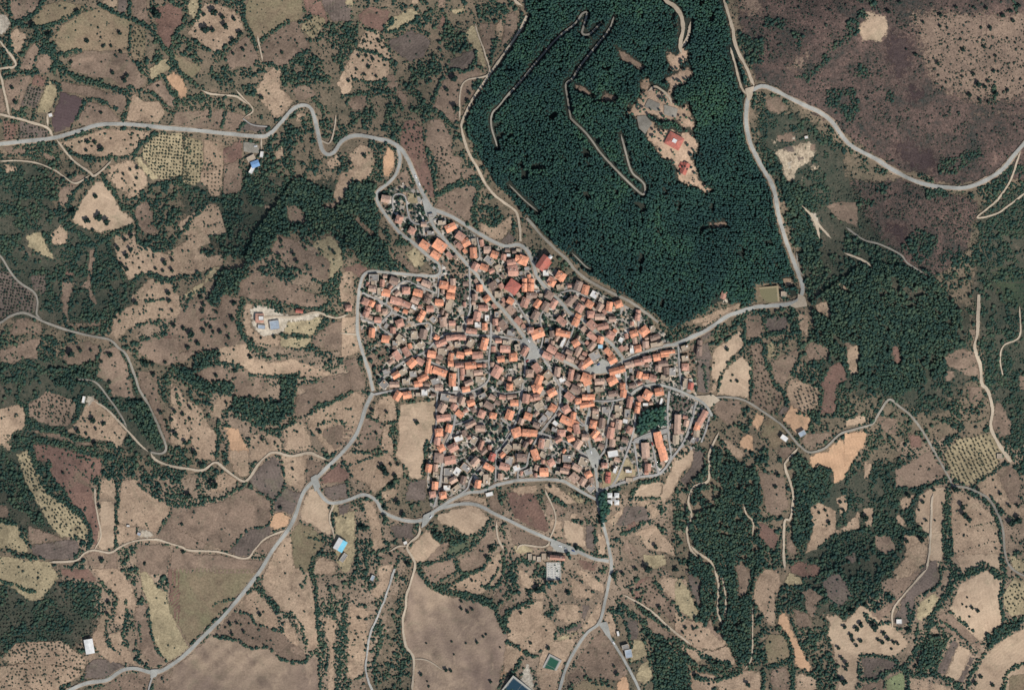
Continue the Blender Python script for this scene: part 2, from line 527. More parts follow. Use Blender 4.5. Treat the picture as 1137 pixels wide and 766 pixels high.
HEATH_TXT = """
@0,0
h 4620,0 6700,0 6700,1180 6350,1150 6000,1180 5560,1040 5250,820 4900,590 4760,540 4700,400 4640,200
h 5250,1120 5700,1120 6200,1260 6100,1600 5800,1850 5400,1650 5250,1400
@750,0
k 320,20 460,0 650,0 560,120 460,140 360,110
k 640,440 760,300 860,260 900,350 820,480 700,500
k 1030,0 1100,0 1060,180 1030,100
@937,0
k 380,40 560,40 760,60 1150,40 1150,560 1060,690 820,690 620,640 500,520 450,350 430,240 370,170
w 280,160 350,190 440,240 460,370 420,470 340,600 300,500 240,430 210,370 230,260
T 140,70 260,95 280,200 235,280 120,265 70,200
k 140,300 205,340 205,400 230,460 300,540 330,610 280,560 170,490
w 380,480 520,540 540,640 420,700 360,640
@937,120
w 250,200 420,170 600,250 620,420 480,440 330,350
k 720,0 1150,0 1150,60 800,90
k 800,560 860,560 900,640 840,700
k 280,470 340,530 330,590
@937,235
w 250,30 420,60 440,200 330,230 240,130
k 230,430 330,420 470,460 470,540 380,560 240,520
k 790,110 840,110 850,180 790,310 770,190
@560,530
m 0,120 560,140 700,60 1080,40 1120,300 1050,520 1135,700 1135,900 900,860 760,900 640,1000 500,1330 -100,1330 60,900 -200,700 -300,300
@190,250
m 560,60 1000,60 1080,300 1000,420 700,480 440,440 300,560 480,640 700,700 1100,740 1300,1000 1300,1700 900,1900 300,1500 200,1200 100,800 -200,900 -300,600 0,420 350,300
@0,500
m 540,100 1400,100 1900,260 2400,300 2700,500 2300,1500 700,1500 400,1200 300,700
@937,480
m 300,0 1150,0 1150,1640 -200,1640 -100,1300 150,900 300,500
@0,0
x 4722,636 4880,636 5136,738 5334,936 5533,1419 5732,1646 6016,1816 6157,1986 6157,2440 5902,2667 5562,2554 5221,2497 5108,2327 5085,1930 4994,1589 4892,1248 4744,908
x 6157,1248 6696,1022 6696,2951 6299,2838 6186,2440 6072,1873
x 5108,2951 5902,2838 5902,3462 5334,3916 4937,3916 4994,3462
x -227,908 340,993 397,1305 738,1476 965,1419 993,2043 340,2100 -227,1986
x 1078,1078 1873,1078 2384,1135 2440,1476 2242,1646 1930,1419 1532,1702 1135,1476
x -227,2156 738,2213 1135,2724 1078,3008 624,2838 340,2951 511,3348 170,3405 -227,3405
x -227,3632 624,3632 670,3972 397,4200 -227,4143
@937,235
e 900,300 1040,320 1150,420 1150,640 1020,660 920,480
"""
DOTS_TXT = """
@0,0
=the olive brown pastures by the pale west track
555,265,14 760,215,14 655,300,10 705,295,10 485,200,7 730,350,9 455,395,10 645,395,8 715,465,12 790,510,16 805,480,14 320,230,18 765,335,12 625,180,7 640,240,8 225,170,22 500,85,16 90,560,12 110,650,14 640,715,10 590,680,8 1000,545,10 995,100,26
@190,0
=the tree dotted pasture near the upper frame edge
275,85,22 345,170,18 220,195,26 265,195,16 400,125,14 440,215,18 330,115,14 210,100,12 395,260,14
=the brown paired fields above the road bend
700,335,10 795,275,9 690,240,7 580,335,9 455,320,12 395,345,10 465,360,9 530,410,9 570,620,14
@380,0
=the tan grove plots northwest of the forest
150,215,9 230,258,11 180,265,9 130,260,9 250,300,9 215,320,9 100,355,11 150,350,10 190,370,12 130,380,9 230,385,9 265,410,9 165,420,12 90,440,10 140,470,11 215,480,10 60,480,9 40,510,11
=the brown field beside the forest track
705,500,22 660,570,12 760,570,11 800,590,12 715,690,24 795,640,14 665,600,8 735,540,8
@0,125
=the lens shaped field under the west road
555,185,14 600,190,12 640,230,18 545,240,10 700,165,8 790,175,8 580,215,9 500,190,8 840,135,8 870,145,8 830,165,8 880,165,8 455,220,9
=the plot beside the olive orchard
820,360,10 865,350,12 780,390,10 770,420,8 860,415,10 850,460,9
=the bare triangular tan field
605,530,14 625,660,24 555,685,20 680,695,22 465,635,22 590,745,12
@0,250
=the grey tan pasture west of the dark wood
830,70,14 790,95,12 825,160,14 800,195,16 905,235,8 875,210,8 840,240,9 880,270,9 970,205,8 1045,240,18 1085,220,12 1085,290,14 985,275,10 745,150,16 770,250,12 800,280,14 1030,290,10
=the long tan field above the west lane
860,495,16 760,545,12 735,585,10 1070,480,14 1065,430,14 1090,540,10
@190,250
=the pasture behind the white roofed farm
780,190,12 800,235,12 690,195,10 700,100,10 725,245,9 635,180,12 690,260,10 940,160,9 920,40,10 1035,180,10 560,285,9 740,275,10
=the brown slope west of the white farm
225,630,12 255,645,12 205,665,14 270,675,11 315,675,13 350,640,11 365,710,13 80,650,13 20,635,14 130,690,20 175,745,16 405,495,16 290,550,12 200,540,16 390,590,16 210,505,12 190,460,12 515,720,10 570,710,9 655,705,11
@0,375
=the brown slopes along the winding west lane
450,110,24 505,80,14 695,110,16 690,280,12 640,150,10 575,80,10 925,160,20 965,165,14 1045,155,10 970,235,14 885,200,9 1015,470,14 1050,525,10 1105,610,18 1085,515,11 1100,465,14
=the spur field around the small white hut
105,635,14 600,670,18 495,590,16 545,605,10 605,575,10 585,520,18 650,540,12
@190,375
=the strip fields south of the dark plantation
110,65,14 285,240,14 405,210,12 270,275,11 515,295,8 460,380,9 500,370,11 350,410,10 505,120,14 400,75,9 575,185,9 795,590,9 930,540,9 935,590,16 30,615,16 95,660,16 150,725,18 90,540,9 120,510,10 125,440,12 75,480,12 575,640,11 655,660,9
@0,500
=the tan blocks near the southwest stream
400,140,10 630,350,12 745,455,11 710,635,10 650,690,16 915,710,11
@190,500
=the rolling brown field by the southwest road
70,465,10 195,95,14 275,220,22 110,285,18 690,360,12 770,115,10 165,585,8 160,610,8 75,640,11 1045,405,12
@0,631
=the curved strips beside the white barn
690,215,16 685,285,12 760,305,9 710,255,9 730,100,8
@190,631
=the terraced fields under the southwest road
560,290,12 720,30,8 20,115,8 415,345,10 370,350,12 385,415,10 460,400,11 490,345,7 515,440,7 340,370,9 440,350,8 755,270,8
@380,420
=the bare fields west of the village
470,280,14 280,215,10 190,205,12 230,250,8 215,345,10 90,420,10 120,410,9 255,560,22 280,590,24 235,560,12 335,615,14 305,540,10 350,540,12 315,670,18
@380,530
=the terraces below the south bypass
130,315,20 265,185,16 350,155,18 385,235,18 270,245,16 420,545,18 310,490,10 940,450,16 915,505,14 885,465,7 950,540,8 715,690,9 815,650,10
@380,631
=the large bare field at the lower frame edge
750,210,10 750,255,10 820,258,10 790,275,10 890,430,9 905,415,7 850,465,10 780,470,7 690,458,7 530,470,8 705,540,8 655,635,12 685,640,10 495,665,12 455,655,7 535,710,8 545,740,9 995,495,7 935,710,10 105,308,10 80,450,8
@560,530
=the small plots around the south junction
290,55,11 895,190,9 975,300,9 960,440,16 830,580,14 745,610,14 910,580,22 690,615,18 480,650,7 1085,580,14 410,480,16 460,445,18 1105,685,8
@560,631
=the fields around the green sports court
105,280,10 265,390,8 165,470,10 690,615,10 710,665,14 275,500,14 830,715,9 1050,270,9 145,140,10 210,130,24 400,155,14 980,250,14 860,215,14
@750,480
=the clearings inside the southeast wood
645,270,14 630,340,13 905,505,10 960,525,9 970,570,14 1040,440,11 1060,490,10 945,490,10
@750,631
=the pale ridges at the southeast
600,465,9 460,735,16 130,680,16 1030,500,13 1050,565,11 1085,605,16 1075,635,13 1065,365,14 1105,420,14 1120,455,13 1060,715,20 165,400,9 115,380,12 65,375,11 50,405,10 150,460,9 135,95,9 110,180,9
@937,631
=the tan field west of the southeast hedge
105,350,18 80,378,16 185,370,24 40,415,11 60,450,18 105,455,12 80,485,10 215,445,11 242,465,12 250,405,14 275,440,14 310,465,12 340,470,12 298,505,9 20,605,16 15,635,12 405,385,18 130,230,16 45,270,18
=the broad tan fields in the southeast corner
740,220,9 800,242,11 765,237,8 835,262,12 785,300,9 770,178,8 865,682,12 828,722,14 940,735,12
@937,480
=the tan fields below the gridded orchard
570,365,11 510,405,9 500,440,11 520,555,10 475,490,9 575,555,7 495,575,8 990,390,12 1055,575,18 1110,555,20 755,470,18 760,520,18 785,550,18 790,420,9 705,360,18 490,680,16 395,685,13 365,675,12 140,540,18 410,400,14 1100,465,11 1045,465,12 945,300,8 850,360,11
@750,350
=the two bare tan fields east of the village
360,378,9 350,413,9 390,415,10 325,215,12 245,300,8 410,135,6 435,270,8
@380,100
=the tan patch beside the hairpin bend
140,420,14 55,465,13
@937,0
=the dry heath in the northeast corner
590,110,12 485,155,10 590,180,10 870,305,12 905,185,14 1055,140,12 990,110,14 1020,250,9 1070,275,9 945,360,10 910,370,9 585,410,14 585,480,9 635,525,9 735,490,10 805,475,12 840,540,18 880,555,16 900,520,12 785,605,14 850,635,12 905,650,10 935,690,9 1025,575,11 735,325,12 720,260,10 440,355,12 380,320,10 935,455,12 965,455,10 950,600,18 1040,80,14 850,185,10 800,60,10 1090,45,16 880,65,12 690,60,12 340,30,12 270,90,12
"""
ROADS_TXT = """
A 4.0 west road
-30,163 0,161 32,157 60,153.5 85,146.5 113,138.7 151,139 180,142 218,145 260,149.3 289,151.4 300,148 312,136 324,122.5 335,117.3 344,119.5 349,130 354,151 357.5,166 364,172 371.5,169 379,158 389,152.2 401,151 419,154.5 434,158 445,165.5 454,179.5 463,200.5 472,220 478,230
A 3.6 north edge road
474,226 481,232.5 503,241.7 526,255.8 544,266.3 561,273.4 576,272 586,279 592.6,294.5 597,308 611,324.7 622,335 632,346.7 640,352 651,358 664,370.5 680,383 692,399
A 3.4 main diagonal street
472,222 478.7,245 489,261 507,280.4 521,296.3 530,306 538.6,319.4 549,333.5 563,349.3 571,359 580,371 588,381 594,389
A 3.2 curved high street
596,390 604,391 618,397 636,405.7 651.6,412 672.8,412 690.4,402 710,393.4 736,384.6 750,382.5
A 4.0 east approach road
748,383 766,375 785,366 806,352 820.5,346.6 838,341.3 876,337.5 888,330.5 891,316.6 882,292 870,260 864,240 857.5,209 845,186.3 833,161.7 827.5,138.8 828,118 831,107 838,99.5 848,97.5 863,104 884,114.5 908,125 923,136 937,154.4 948,164 972,176.4 993,189.6 1021,203 1050,208 1074,208 1095,200 1113,188 1125,173 1140,156 1165,130
A 3.2 west loop road
441,162 444.5,177 440,193.4 431,204 420.5,212 418.5,220 422,229.5 433,245 445,259.3 459,270 475,284 485.7,292.8 489,301 484,306.5 464,306 441,304 415,301.8 406,304.5 401.5,313 399,328 397.6,346 397.6,370 403,391.6 410,413 414.4,434
A 3.9 southwest road
414,436 406.5,451.7 401,469 394,485 381,501.5 363,519 348.6,533.5 336.5,547.6 329,570 320,588 304,609 289,633 273,654 248,684 225,706.8 207.6,724.4 190,738 173,745.5 151,741 137,743 120,753.5 98,757 77,766 60,780
A 3.4 south bypass
350,534 355,547 365,557.5 377,557.5 390,553.5 404.5,548.8 417,554.7 426,568 445,576.5 462,578.5 474,574.5 482,567.5 494,562.8 514,559.2 531,560.8 549,570 566,578 586,588 611,599 634,608 658,619.5 676,623
A 3.2 village south rim road
480,569 503,554 521,546.7 535,545.5 551,538.5 566,535 578,532.8 620,532.8 634,539 645,545.5 663,555
A 3.2 long south street
651,413 653,430 655,452 651,472 655,494 660,512 663,533.5 664,558 669,579 674.5,600 679,627 675.5,650 672,667 665.5,691 651.6,703 636,726 627,745.5 621,766 616,785
A 2.9 south farm road
666,692 672,701 680,712 690.4,728 701,747 710,766 716,785
A 2.9 east ring street
672,411 688,424 699,437.5 706,433.5 716,428.6 731,427 749,432 774,442.8 785,451.6 791,462
C 2.4 southeast country road
774,443 788,441.8 806,441 827,444.6 850,458.7 869,472.8 880,486 888,495 899,502 916,497 932,482 950,476 968,471 974,462 984,446 990,444 998,450.4 1013,463 1027,482 1041,506.4 1055,531 1059,539 1075,542 1096,552 1106,566 1113,585.7 1115,612 1121,629 1140,640 1165,646
B 2.2 southwest avenue of the village
415,438 429,435 447,432 475,431 486,435 510,436 514,436
B 1.8 -
403,325 429,338 435,346 422,361.7 435,372
B 1.8 west crescent
429,338 432,328 440,319 450.5,312.3 461,316 484,325.6
B 1.7 -
435,346 445,351 452,354
B 1.7 -
401,354 422,361
B 1.8 upper middle lane
521,298 522,320 522,344 517.5,358 517,384
B 2.2 cross lane
420.5,425 433,413 450.5,400.4 470,391.6 482,381 493,372 503,370.5 524,372 544,373 563,375 580,379 592,388
B 1.8 -
470,393 479,402 498,411
B 1.8 -
498,402 520,402 544,400
B 1.8 -
508.6,405 510,434
B 2.0 middle lane
545,345 545,374 543,398.7 543,420 531.5,431 514,437
B 2.3 western long lane
514,436 507,453.5 503,476 494.5,496 491,518.7 487.5,543 482,562
B 1.8 orchard edge lane
486,436 484.5,455 484,473 478,492
B 2.0 south slope lane
577.6,453.5 571,473 558,494 538.6,513.4 523,531 519,542 508,551
B 1.7 -
551,499 550,534
B 1.7 -
503,472 514,469 525,464
B 1.7 -
556,464 567,473
B 2.0 lower lane
578,378 583,404 580,430 577,453
B 2.0 east market lane
600,393 612,411 622,429 637.5,439.4 658,444.7 682,444.7 701,439
B 2.0 centre lane
622,430 620,454 600.5,480 588,503 584.7,517 576,522 575,533
B 1.8 -
620,452 630.5,464 648,473
B 2.0 clinic lane
682,445 677,460 674.5,473 673,496 665,509
B 2.0 pine grove lane
699,438 706,455 702.7,482 694,508 682,536 668,546
B 2.0 -
598,480 628.7,490.5 644.6,501 657,509
B 2.6 southeast block street
664,546 682,539 710,530 733,525.7 747,508 760,490 768.7,466 773,446
B 2.3 -
704,489 722,481 741.5,476.4
B 2.0 -
722,481 727.4,508 731.5,525
B 2.3 -
743,434 741.5,455 742,477 745,503 744,512
B 2.0 -
704,490 710,529
B 1.8 -
788,462 784.6,476 779,491
B 2.0 east side lane
753,384 754.6,409 757.3,433
B 1.8 northeast lane
715,389 709,363 710,349
C 3.0 northeast rim road
585,242 604,264.6 630,289 637.5,299 652,311 674.5,323 699,335 715,346 731,358
B 1.7 -
623,325 636,323 655,331.7
B 1.7 -
586,323 599,323
B 1.8 -
563.5,321 572,333.5 580,346 588,360 590,378
B 1.8 -
694,404 696,434
B 1.7 -
640,352 634,372 622,396
B 1.7 -
610,336 600,352 603,372 600,389
B 1.5 -
486,243 470,249 458,247 453,236 451,222 448,217 440,216 436,222 438,236 443,240
B 1.5 -
487,307 487,326 484,340
B 1.5 -
585,433 560,437 545,430
B 1.5 -
638,440 640,462 650,473
B 1.5 -
530,264 533,283 530,289
B 1.5 -
461,360 478,360 478,378
D 2.4 -
0,45 18,69 16,76 1,78.5 4.5,92 9,113 12.5,130.5
D 2.4 -
-20,124 0,127.5 13,130.3 35,136.5 53,142 58,150 61,153
D 2.0 -
53,125 54,141
D 2.2 -
63,155 76,172.5 90,185 100.5,192 105.7,195.5 121.6,181.5 124,178
D 1.6 -
0,179.6 32,179.6 58,187.5 70.5,195.5 84.6,204 100,195
C 2.2 -
-20,265 0,284.4 10.5,301 21,313.4 37,324 41.4,334.6 40.5,348.7 46,354
C 2.6 west lane
-20,366 0,358.4 12.3,350.4 28,347.8 49.3,357.5 74,366.3 98.7,372.5 121.6,377 132,385.6 141,394.4 149.8,417.3 155,433 165.6,450.8 174.5,470 183.3,491.3 184,500 178,503.6 167.4,502
D 2.6 -
167,502 171,508.8 185,515.9 209.4,520.3 225,522 239.3,513.2 250,520.3 269.3,533.5 278,529 287,515.9 295.7,506.2 304.5,502 324,506.2 341.5,502.6 352,505.3 364.5,510.6
D 2.0 -
104,444.6 120,456 139,475.4 153.3,491.3 164,501
C 1.8 -
84.6,421 105.7,424.3 121.6,443.7 134,461.3 141,475.4
D 2.0 -
56,623.3 84.6,621.6 96,612.8 105.7,610 123,612.8 134,606.6 150,600.4 172.7,598.7 200,606.6 211,611 243,612.8 272.8,620 283.4,609.3 295.7,597 317,588
D 1.6 -
106,610 112.8,595 110,575.8 106.6,558 105.7,538.8
D 2.6 forest track
585,18 577.6,33.5 563.5,54.6 545,81 526,109 514,133.5 513,145.8 519,167 530,186.3 538.6,204 549,216.3 560,225 573,235.5 577,252 578,268
D 3.2 -
566,-20 571,0 580,7
D 1.8 -
510.4,134 511,105.7 517.4,90 542.2,82.8 538.6,60 529.8,35 528,26.4
C 2.1 -
560,111 577.6,91.6 595,70.5 618,44 637.5,28.2 646.3,16.7 651.6,15.9 648,30 646.3,38.8 655,38.8 667.5,26.4
C 2.1 -
681.6,19.4 676.3,33.5 665.7,47.6 644.6,74 635.8,88 628,95 629.6,109.3 633,130 635.8,135 651.6,151 665.7,170.5 681.6,188 701,207.5 713.3,217 715,207.5 711,202 701,193 695.7,177.5 688.6,151
C 1.8 -
568.5,100 554.5,117.6 546.5,126.4 545.6,140.5 552.7,165
C 1.6 -
565,205 582,222 597,235
C 1.6 -
635,281 650,296 656,299
D 4.0 -
737,-20 738,0 750.3,10.6 757.3,26.4 755.6,45.8 753.8,54.6 756,62
D 3.0 -
766,26 762,45 754,56
D 2.6 -
718,104 726,98 734,102 742,110 745,118
D 3.2 -
801,-20 803,0 810.8,26.4 816,53 825.8,74 832,89 836,97
D 2.6 -
810,54.6 816,77.5 822,98.7 829,108
C 2.0 -
939,252 958,266 977.5,272 998.7,282.6 1007.5,293 1027,305.5
D 2.0 -
937,281 958,289.6 967,296.7
D 2.4 -
890,229 903.4,243 910,265
D 2.0 -
905,245 923,265
C 1.4 -
884,280 888,300 894,308
D 2.0 -
1133,168 1122,200 1108,222 1096,232 1085,242 1105,238 1121,228 1140,213
D 3.4 east hill track
1087,327 1084,370 1081.5,385 1088.5,408 1090.3,425.8 1097.4,434.6 1102.6,455.7 1101,473 1108,490 1124,513
D 1.6 -
1133,340 1132.7,373 1115,383.5 1110.6,399.4 1115,420.5
D 2.0 -
1028.6,631 1007.5,654 991.6,675 990,696
D 2.6 -
886,497 873,512 871.6,519 880.4,547 878,576 871.6,579 870.7,614 872,632
D 2.4 -
798.4,480 788,503 788,522.3 786,534.6 771,540.8 765,555.8 768.5,575 763,589 767.6,610.4 775,618
D 1.8 -
825.8,559 829.3,571.6 836.3,578.7 836.3,594.5
D 2.4 -
794,631 798.5,650.4 797.6,676.8 802,692.7
D 2.2 -
803,640 806.4,662.7 806.4,685.6
D 1.4 -
836.3,671.5 835.5,726 827.5,743.8
D 2.4 -
466,583 464.6,593.4 452,607.5 461,625 455,650.4 452,659 450.5,673 447,692.7 450.5,715.6 459.3,731.4 457.5,768
D 1.4 -
459,731 475,733 493,744
Q 2.2 stone track
438,631 431,654 420.5,682 411.7,701.5 407,729.7 406.4,747 413.5,768
D 2.0 -
452,606 443,606 432,612
B 1.7 -
172,746 168,756 164,772
D 1.8 -
372,557 366,574 370,590 372,600
D 2.2 -
551,579 553,597 560,611
D 1.6 -
605,543 617,575 609,602
D 1.6 -
612,600 604,607 580,605 573,611
D 2.0 -
692,660 720,676 745,698 768,716
D 1.4 -
262,100 268,107 281,122 271,131
D 2.0 -
225,101 236,105 260,107 268,111 275,116
D 1.6 -
286,40 292,69
B 1.3 -
270,132 281,139 300,141 
D 1.6 -
290,152 290,166
D 1.6 -
351,152 360,158 367,158 372,140 373,128
D 1.4 -
378,370 400,372
D 2.2 -
282,355 303,352 330,352 352,347 372,353 388,349
D 2.4 -
767.6,606 775,614 789,623.4 795,633
D 2.2 -
1037,548 1035,560 1033,600 1031,618 1028,632
"""
HOUSES_TXT = """
@380,180
275,235,45,55,80,p 360,365,50,45,70,r 440,435,45,45,-30,r 515,395,35,30,0,p 520,525,60,50,-35,o 615,530,80,66,-35,o 590,590,60,45,-35,o 685,415,70,50,25,o 745,470,55,50,-35,r 780,510,50,50,30,o 840,660,45,50,-30,r 895,665,50,40,-20,o 915,555,45,45,0,p 960,585,45,45,-20,o 1120,610,40,60,80,o 1075,685,65,60,10,r 560,450,50,30,0,g 630,385,50,30,0,t 560,340,30,25,10,g
@560,180
118,620,60,60,-20,o 355,720,60,55,-30,o 55,690,60,60,0,r 295,745,40,40,-30,r
@380,300
150,200,45,45,-25,r 190,212,35,40,-25,o 232,240,30,45,0,r 280,145,45,55,80,o 245,135,40,45,0,t 195,120,50,40,-10,p 330,70,45,55,70,b 405,130,50,45,0,r 480,145,60,45,-15,o 340,195,45,70,75,r 400,215,70,40,-25,r 455,235,40,30,-30,w 500,290,75,42,60,o 228,315,35,45,85,r 365,335,50,50,20,r 190,395,60,40,85,o 275,435,45,50,80,o 322,380,35,40,0,r 270,262,35,35,0,p 613,205,40,55,85,o 555,245,45,40,0,r 640,95,55,50,-10,o 690,120,50,45,-10,o 405,515,60,40,-60,r 675,220,75,45,75,t 865,115,40,45,0,o 912,180,45,40,40,o 890,240,60,40,0,r 845,240,35,40,0,t 1060,195,40,45,60,o 985,155,50,45,0,t 805,325,40,35,0,r 855,345,40,35,0,w 815,385,70,35,-10,r 595,425,30,35,60,o 625,460,70,40,20,r 700,425,90,35,5,r 757,425,45,34,0,r 565,530,45,55,80,o 440,585,50,60,-45,o 490,575,40,55,60,r 340,660,50,40,30,o 550,605,90,45,80,o 615,640,90,45,-20,o 510,680,70,40,25,o 480,715,50,40,10,o 695,690,80,45,88,o 685,545,45,35,80,o 745,535,40,50,80,o 795,515,45,35,10,o 685,590,35,35,0,o 740,600,55,30,5,r 810,600,70,45,5,o 895,465,75,45,75,o 810,460,60,45,60,t 985,445,40,30,0,r 1000,560,45,40,10,o 1080,545,45,50,10,o 975,640,75,60,60,r 870,690,60,40,0,t 1055,735,40,45,0,o 780,750,50,35,10,o 715,745,35,30,0,w 530,755,50,25,0,w 590,700,60,45,20,g 280,640,50,35,20,g 330,720,60,35,0,p 265,720,50,50,45,g 610,740,50,40,0,p 1110,320,50,40,-45,r 335,460,35,35,0,g 740,370,35,40,0,t 45,240,40,40,0,r
@560,300
128,95,85,35,88,o 170,95,80,40,85,o 262,20,40,40,0,w 300,80,45,45,60,o 355,40,55,50,45,o 130,205,60,50,70,r 283,160,50,50,-30,b 310,215,60,40,60,r 510,125,60,45,75,o 465,100,60,45,70,b 565,155,45,45,-30,w 535,215,45,50,60,o 475,240,50,50,60,r 660,230,60,40,80,o 717,215,50,45,20,o 600,235,50,40,60,p 545,280,45,45,0,r 455,315,80,45,65,o 415,195,60,45,45,b 550,345,60,50,-45,r 620,355,70,40,10,r 670,410,50,50,-30,r 605,440,45,40,75,o 605,482,34,28,0,B 735,440,30,35,-30,w 815,400,50,45,20,o 840,285,70,35,80,r 880,385,60,55,40,o 840,495,45,45,10,o 805,500,55,30,85,w 370,400,90,40,-10,o 340,390,30,45,0,o 450,460,45,45,30,o 370,455,70,25,65,w 210,400,80,60,20,o 165,380,40,40,0,r 195,285,60,45,60,b 300,500,60,45,-30,r 270,540,60,40,-25,r 350,545,60,40,-25,r 415,560,50,40,-25,p 130,510,60,40,60,r 55,550,50,50,0,o 520,585,70,45,35,o 490,600,50,40,60,r 680,565,50,50,30,o 570,540,70,60,30,g 710,632,100,42,15,o 850,580,60,40,10,r 790,595,60,40,15,p 900,560,50,40,10,r 960,550,45,45,10,o 1030,525,90,40,8,o 1000,590,60,35,5,b 970,620,40,40,80,p 850,660,45,35,75,o 890,670,40,35,0,o 935,680,45,40,-20,r 680,695,60,55,30,o 745,730,40,35,90,o 515,680,60,60,-20,o 220,690,60,45,70,o 205,740,60,50,20,o 420,660,70,35,80,r 365,690,40,35,30,w 335,640,60,40,80,p 275,660,50,50,45,t 160,650,50,50,0,p 90,700,60,45,30,t 715,660,40,40,0,w 960,470,80,35,10,t 890,470,45,40,90,p 260,230,60,45,60,b 600,295,60,40,0,p 680,310,45,35,0,p 1060,640,40,50,0,g
@380,420
350,110,60,45,60,o 410,105,55,45,10,o 520,90,45,45,0,w 650,120,60,45,-10,g 700,130,45,40,-10,p 630,185,60,50,60,p 705,180,40,40,60,r 755,140,50,35,70,p 640,250,90,45,5,r 740,225,50,40,-40,o 610,340,50,50,5,o 672,315,50,40,75,o 600,395,50,40,80,r 625,440,45,45,30,o 700,435,60,50,30,r 735,380,60,40,20,w 830,390,50,40,60,t 880,225,50,45,70,r 950,235,45,40,-10,o 1055,230,60,50,70,o 1085,155,50,40,0,o 1100,340,60,60,20,o 870,315,60,40,0,p 810,290,70,35,25,p 875,420,60,30,70,r 945,495,50,40,70,R 925,560,70,40,-30,o 1020,555,55,45,-15,r 1100,565,45,40,20,w 545,565,50,40,80,o 680,515,70,55,10,r 585,675,50,40,85,o 635,735,45,45,10,o 570,730,40,40,10,r 855,665,50,40,80,o 700,640,50,40,30,p 660,690,45,35,0,w 670,590,60,50,0,g 1060,510,50,45,0,t 1100,430,50,40,0,t 610,500,60,60,85,b
@560,420
150,240,50,45,-20,o 160,345,95,48,-5,o 305,185,45,45,-30,o 300,90,55,50,30,o 215,65,50,50,60,o 410,115,60,45,-40,r 390,195,50,50,30,r 435,235,45,35,80,o 530,120,80,40,0,o 465,145,40,40,0,o 520,165,90,35,10,o 410,275,120,50,-25,o 455,320,60,40,-80,r 360,345,50,45,0,r 418,378,45,40,20,o 340,385,45,35,30,r 235,410,60,40,80,r 195,480,70,45,-70,o 270,410,60,40,80,t 250,590,55,55,0,o 295,530,45,45,30,r 530,605,45,40,30,o 495,650,50,40,60,p 440,625,55,55,-45,p 545,690,50,45,45,g 655,625,70,35,85,R 630,548,40,35,0,r 700,575,50,25,70,w 500,525,60,55,-20,t 395,505,60,50,0,g 570,350,55,40,50,o 560,290,50,45,80,o 590,375,50,40,10,r 510,370,45,40,0,p 465,415,60,45,60,p 670,345,70,45,80,r 720,290,60,40,80,p 790,325,45,40,70,r 790,150,70,35,80,r 840,185,70,35,80,o 900,105,60,55,60,o 975,85,55,50,10,o 750,95,50,40,80,o 720,190,50,45,0,t 575,240,45,40,0,t 640,200,50,40,0,g 890,165,36,20,0,w 990,145,45,18,75,w 15,560,40,30,0,r 110,500,60,50,0,b 150,590,50,40,20,g 220,170,60,45,30,t 30,520,60,50,80,g 785,585,46,26,0,w 600,70,60,40,10,t 520,20,50,50,20,o 905,560,45,40,85,r
@700,360
435,150,100,35,85,b 380,390,45,35,80,R 378,355,20,20,0,w 345,370,60,30,85,t 345,150,50,40,20,t 345,215,45,40,10,t 345,270,45,45,0,r
@190,250
815,543,45,24,-5,R
@380,530
350,440,0,0,0,x
@560,530
335,505,95,30,-5,r
"""
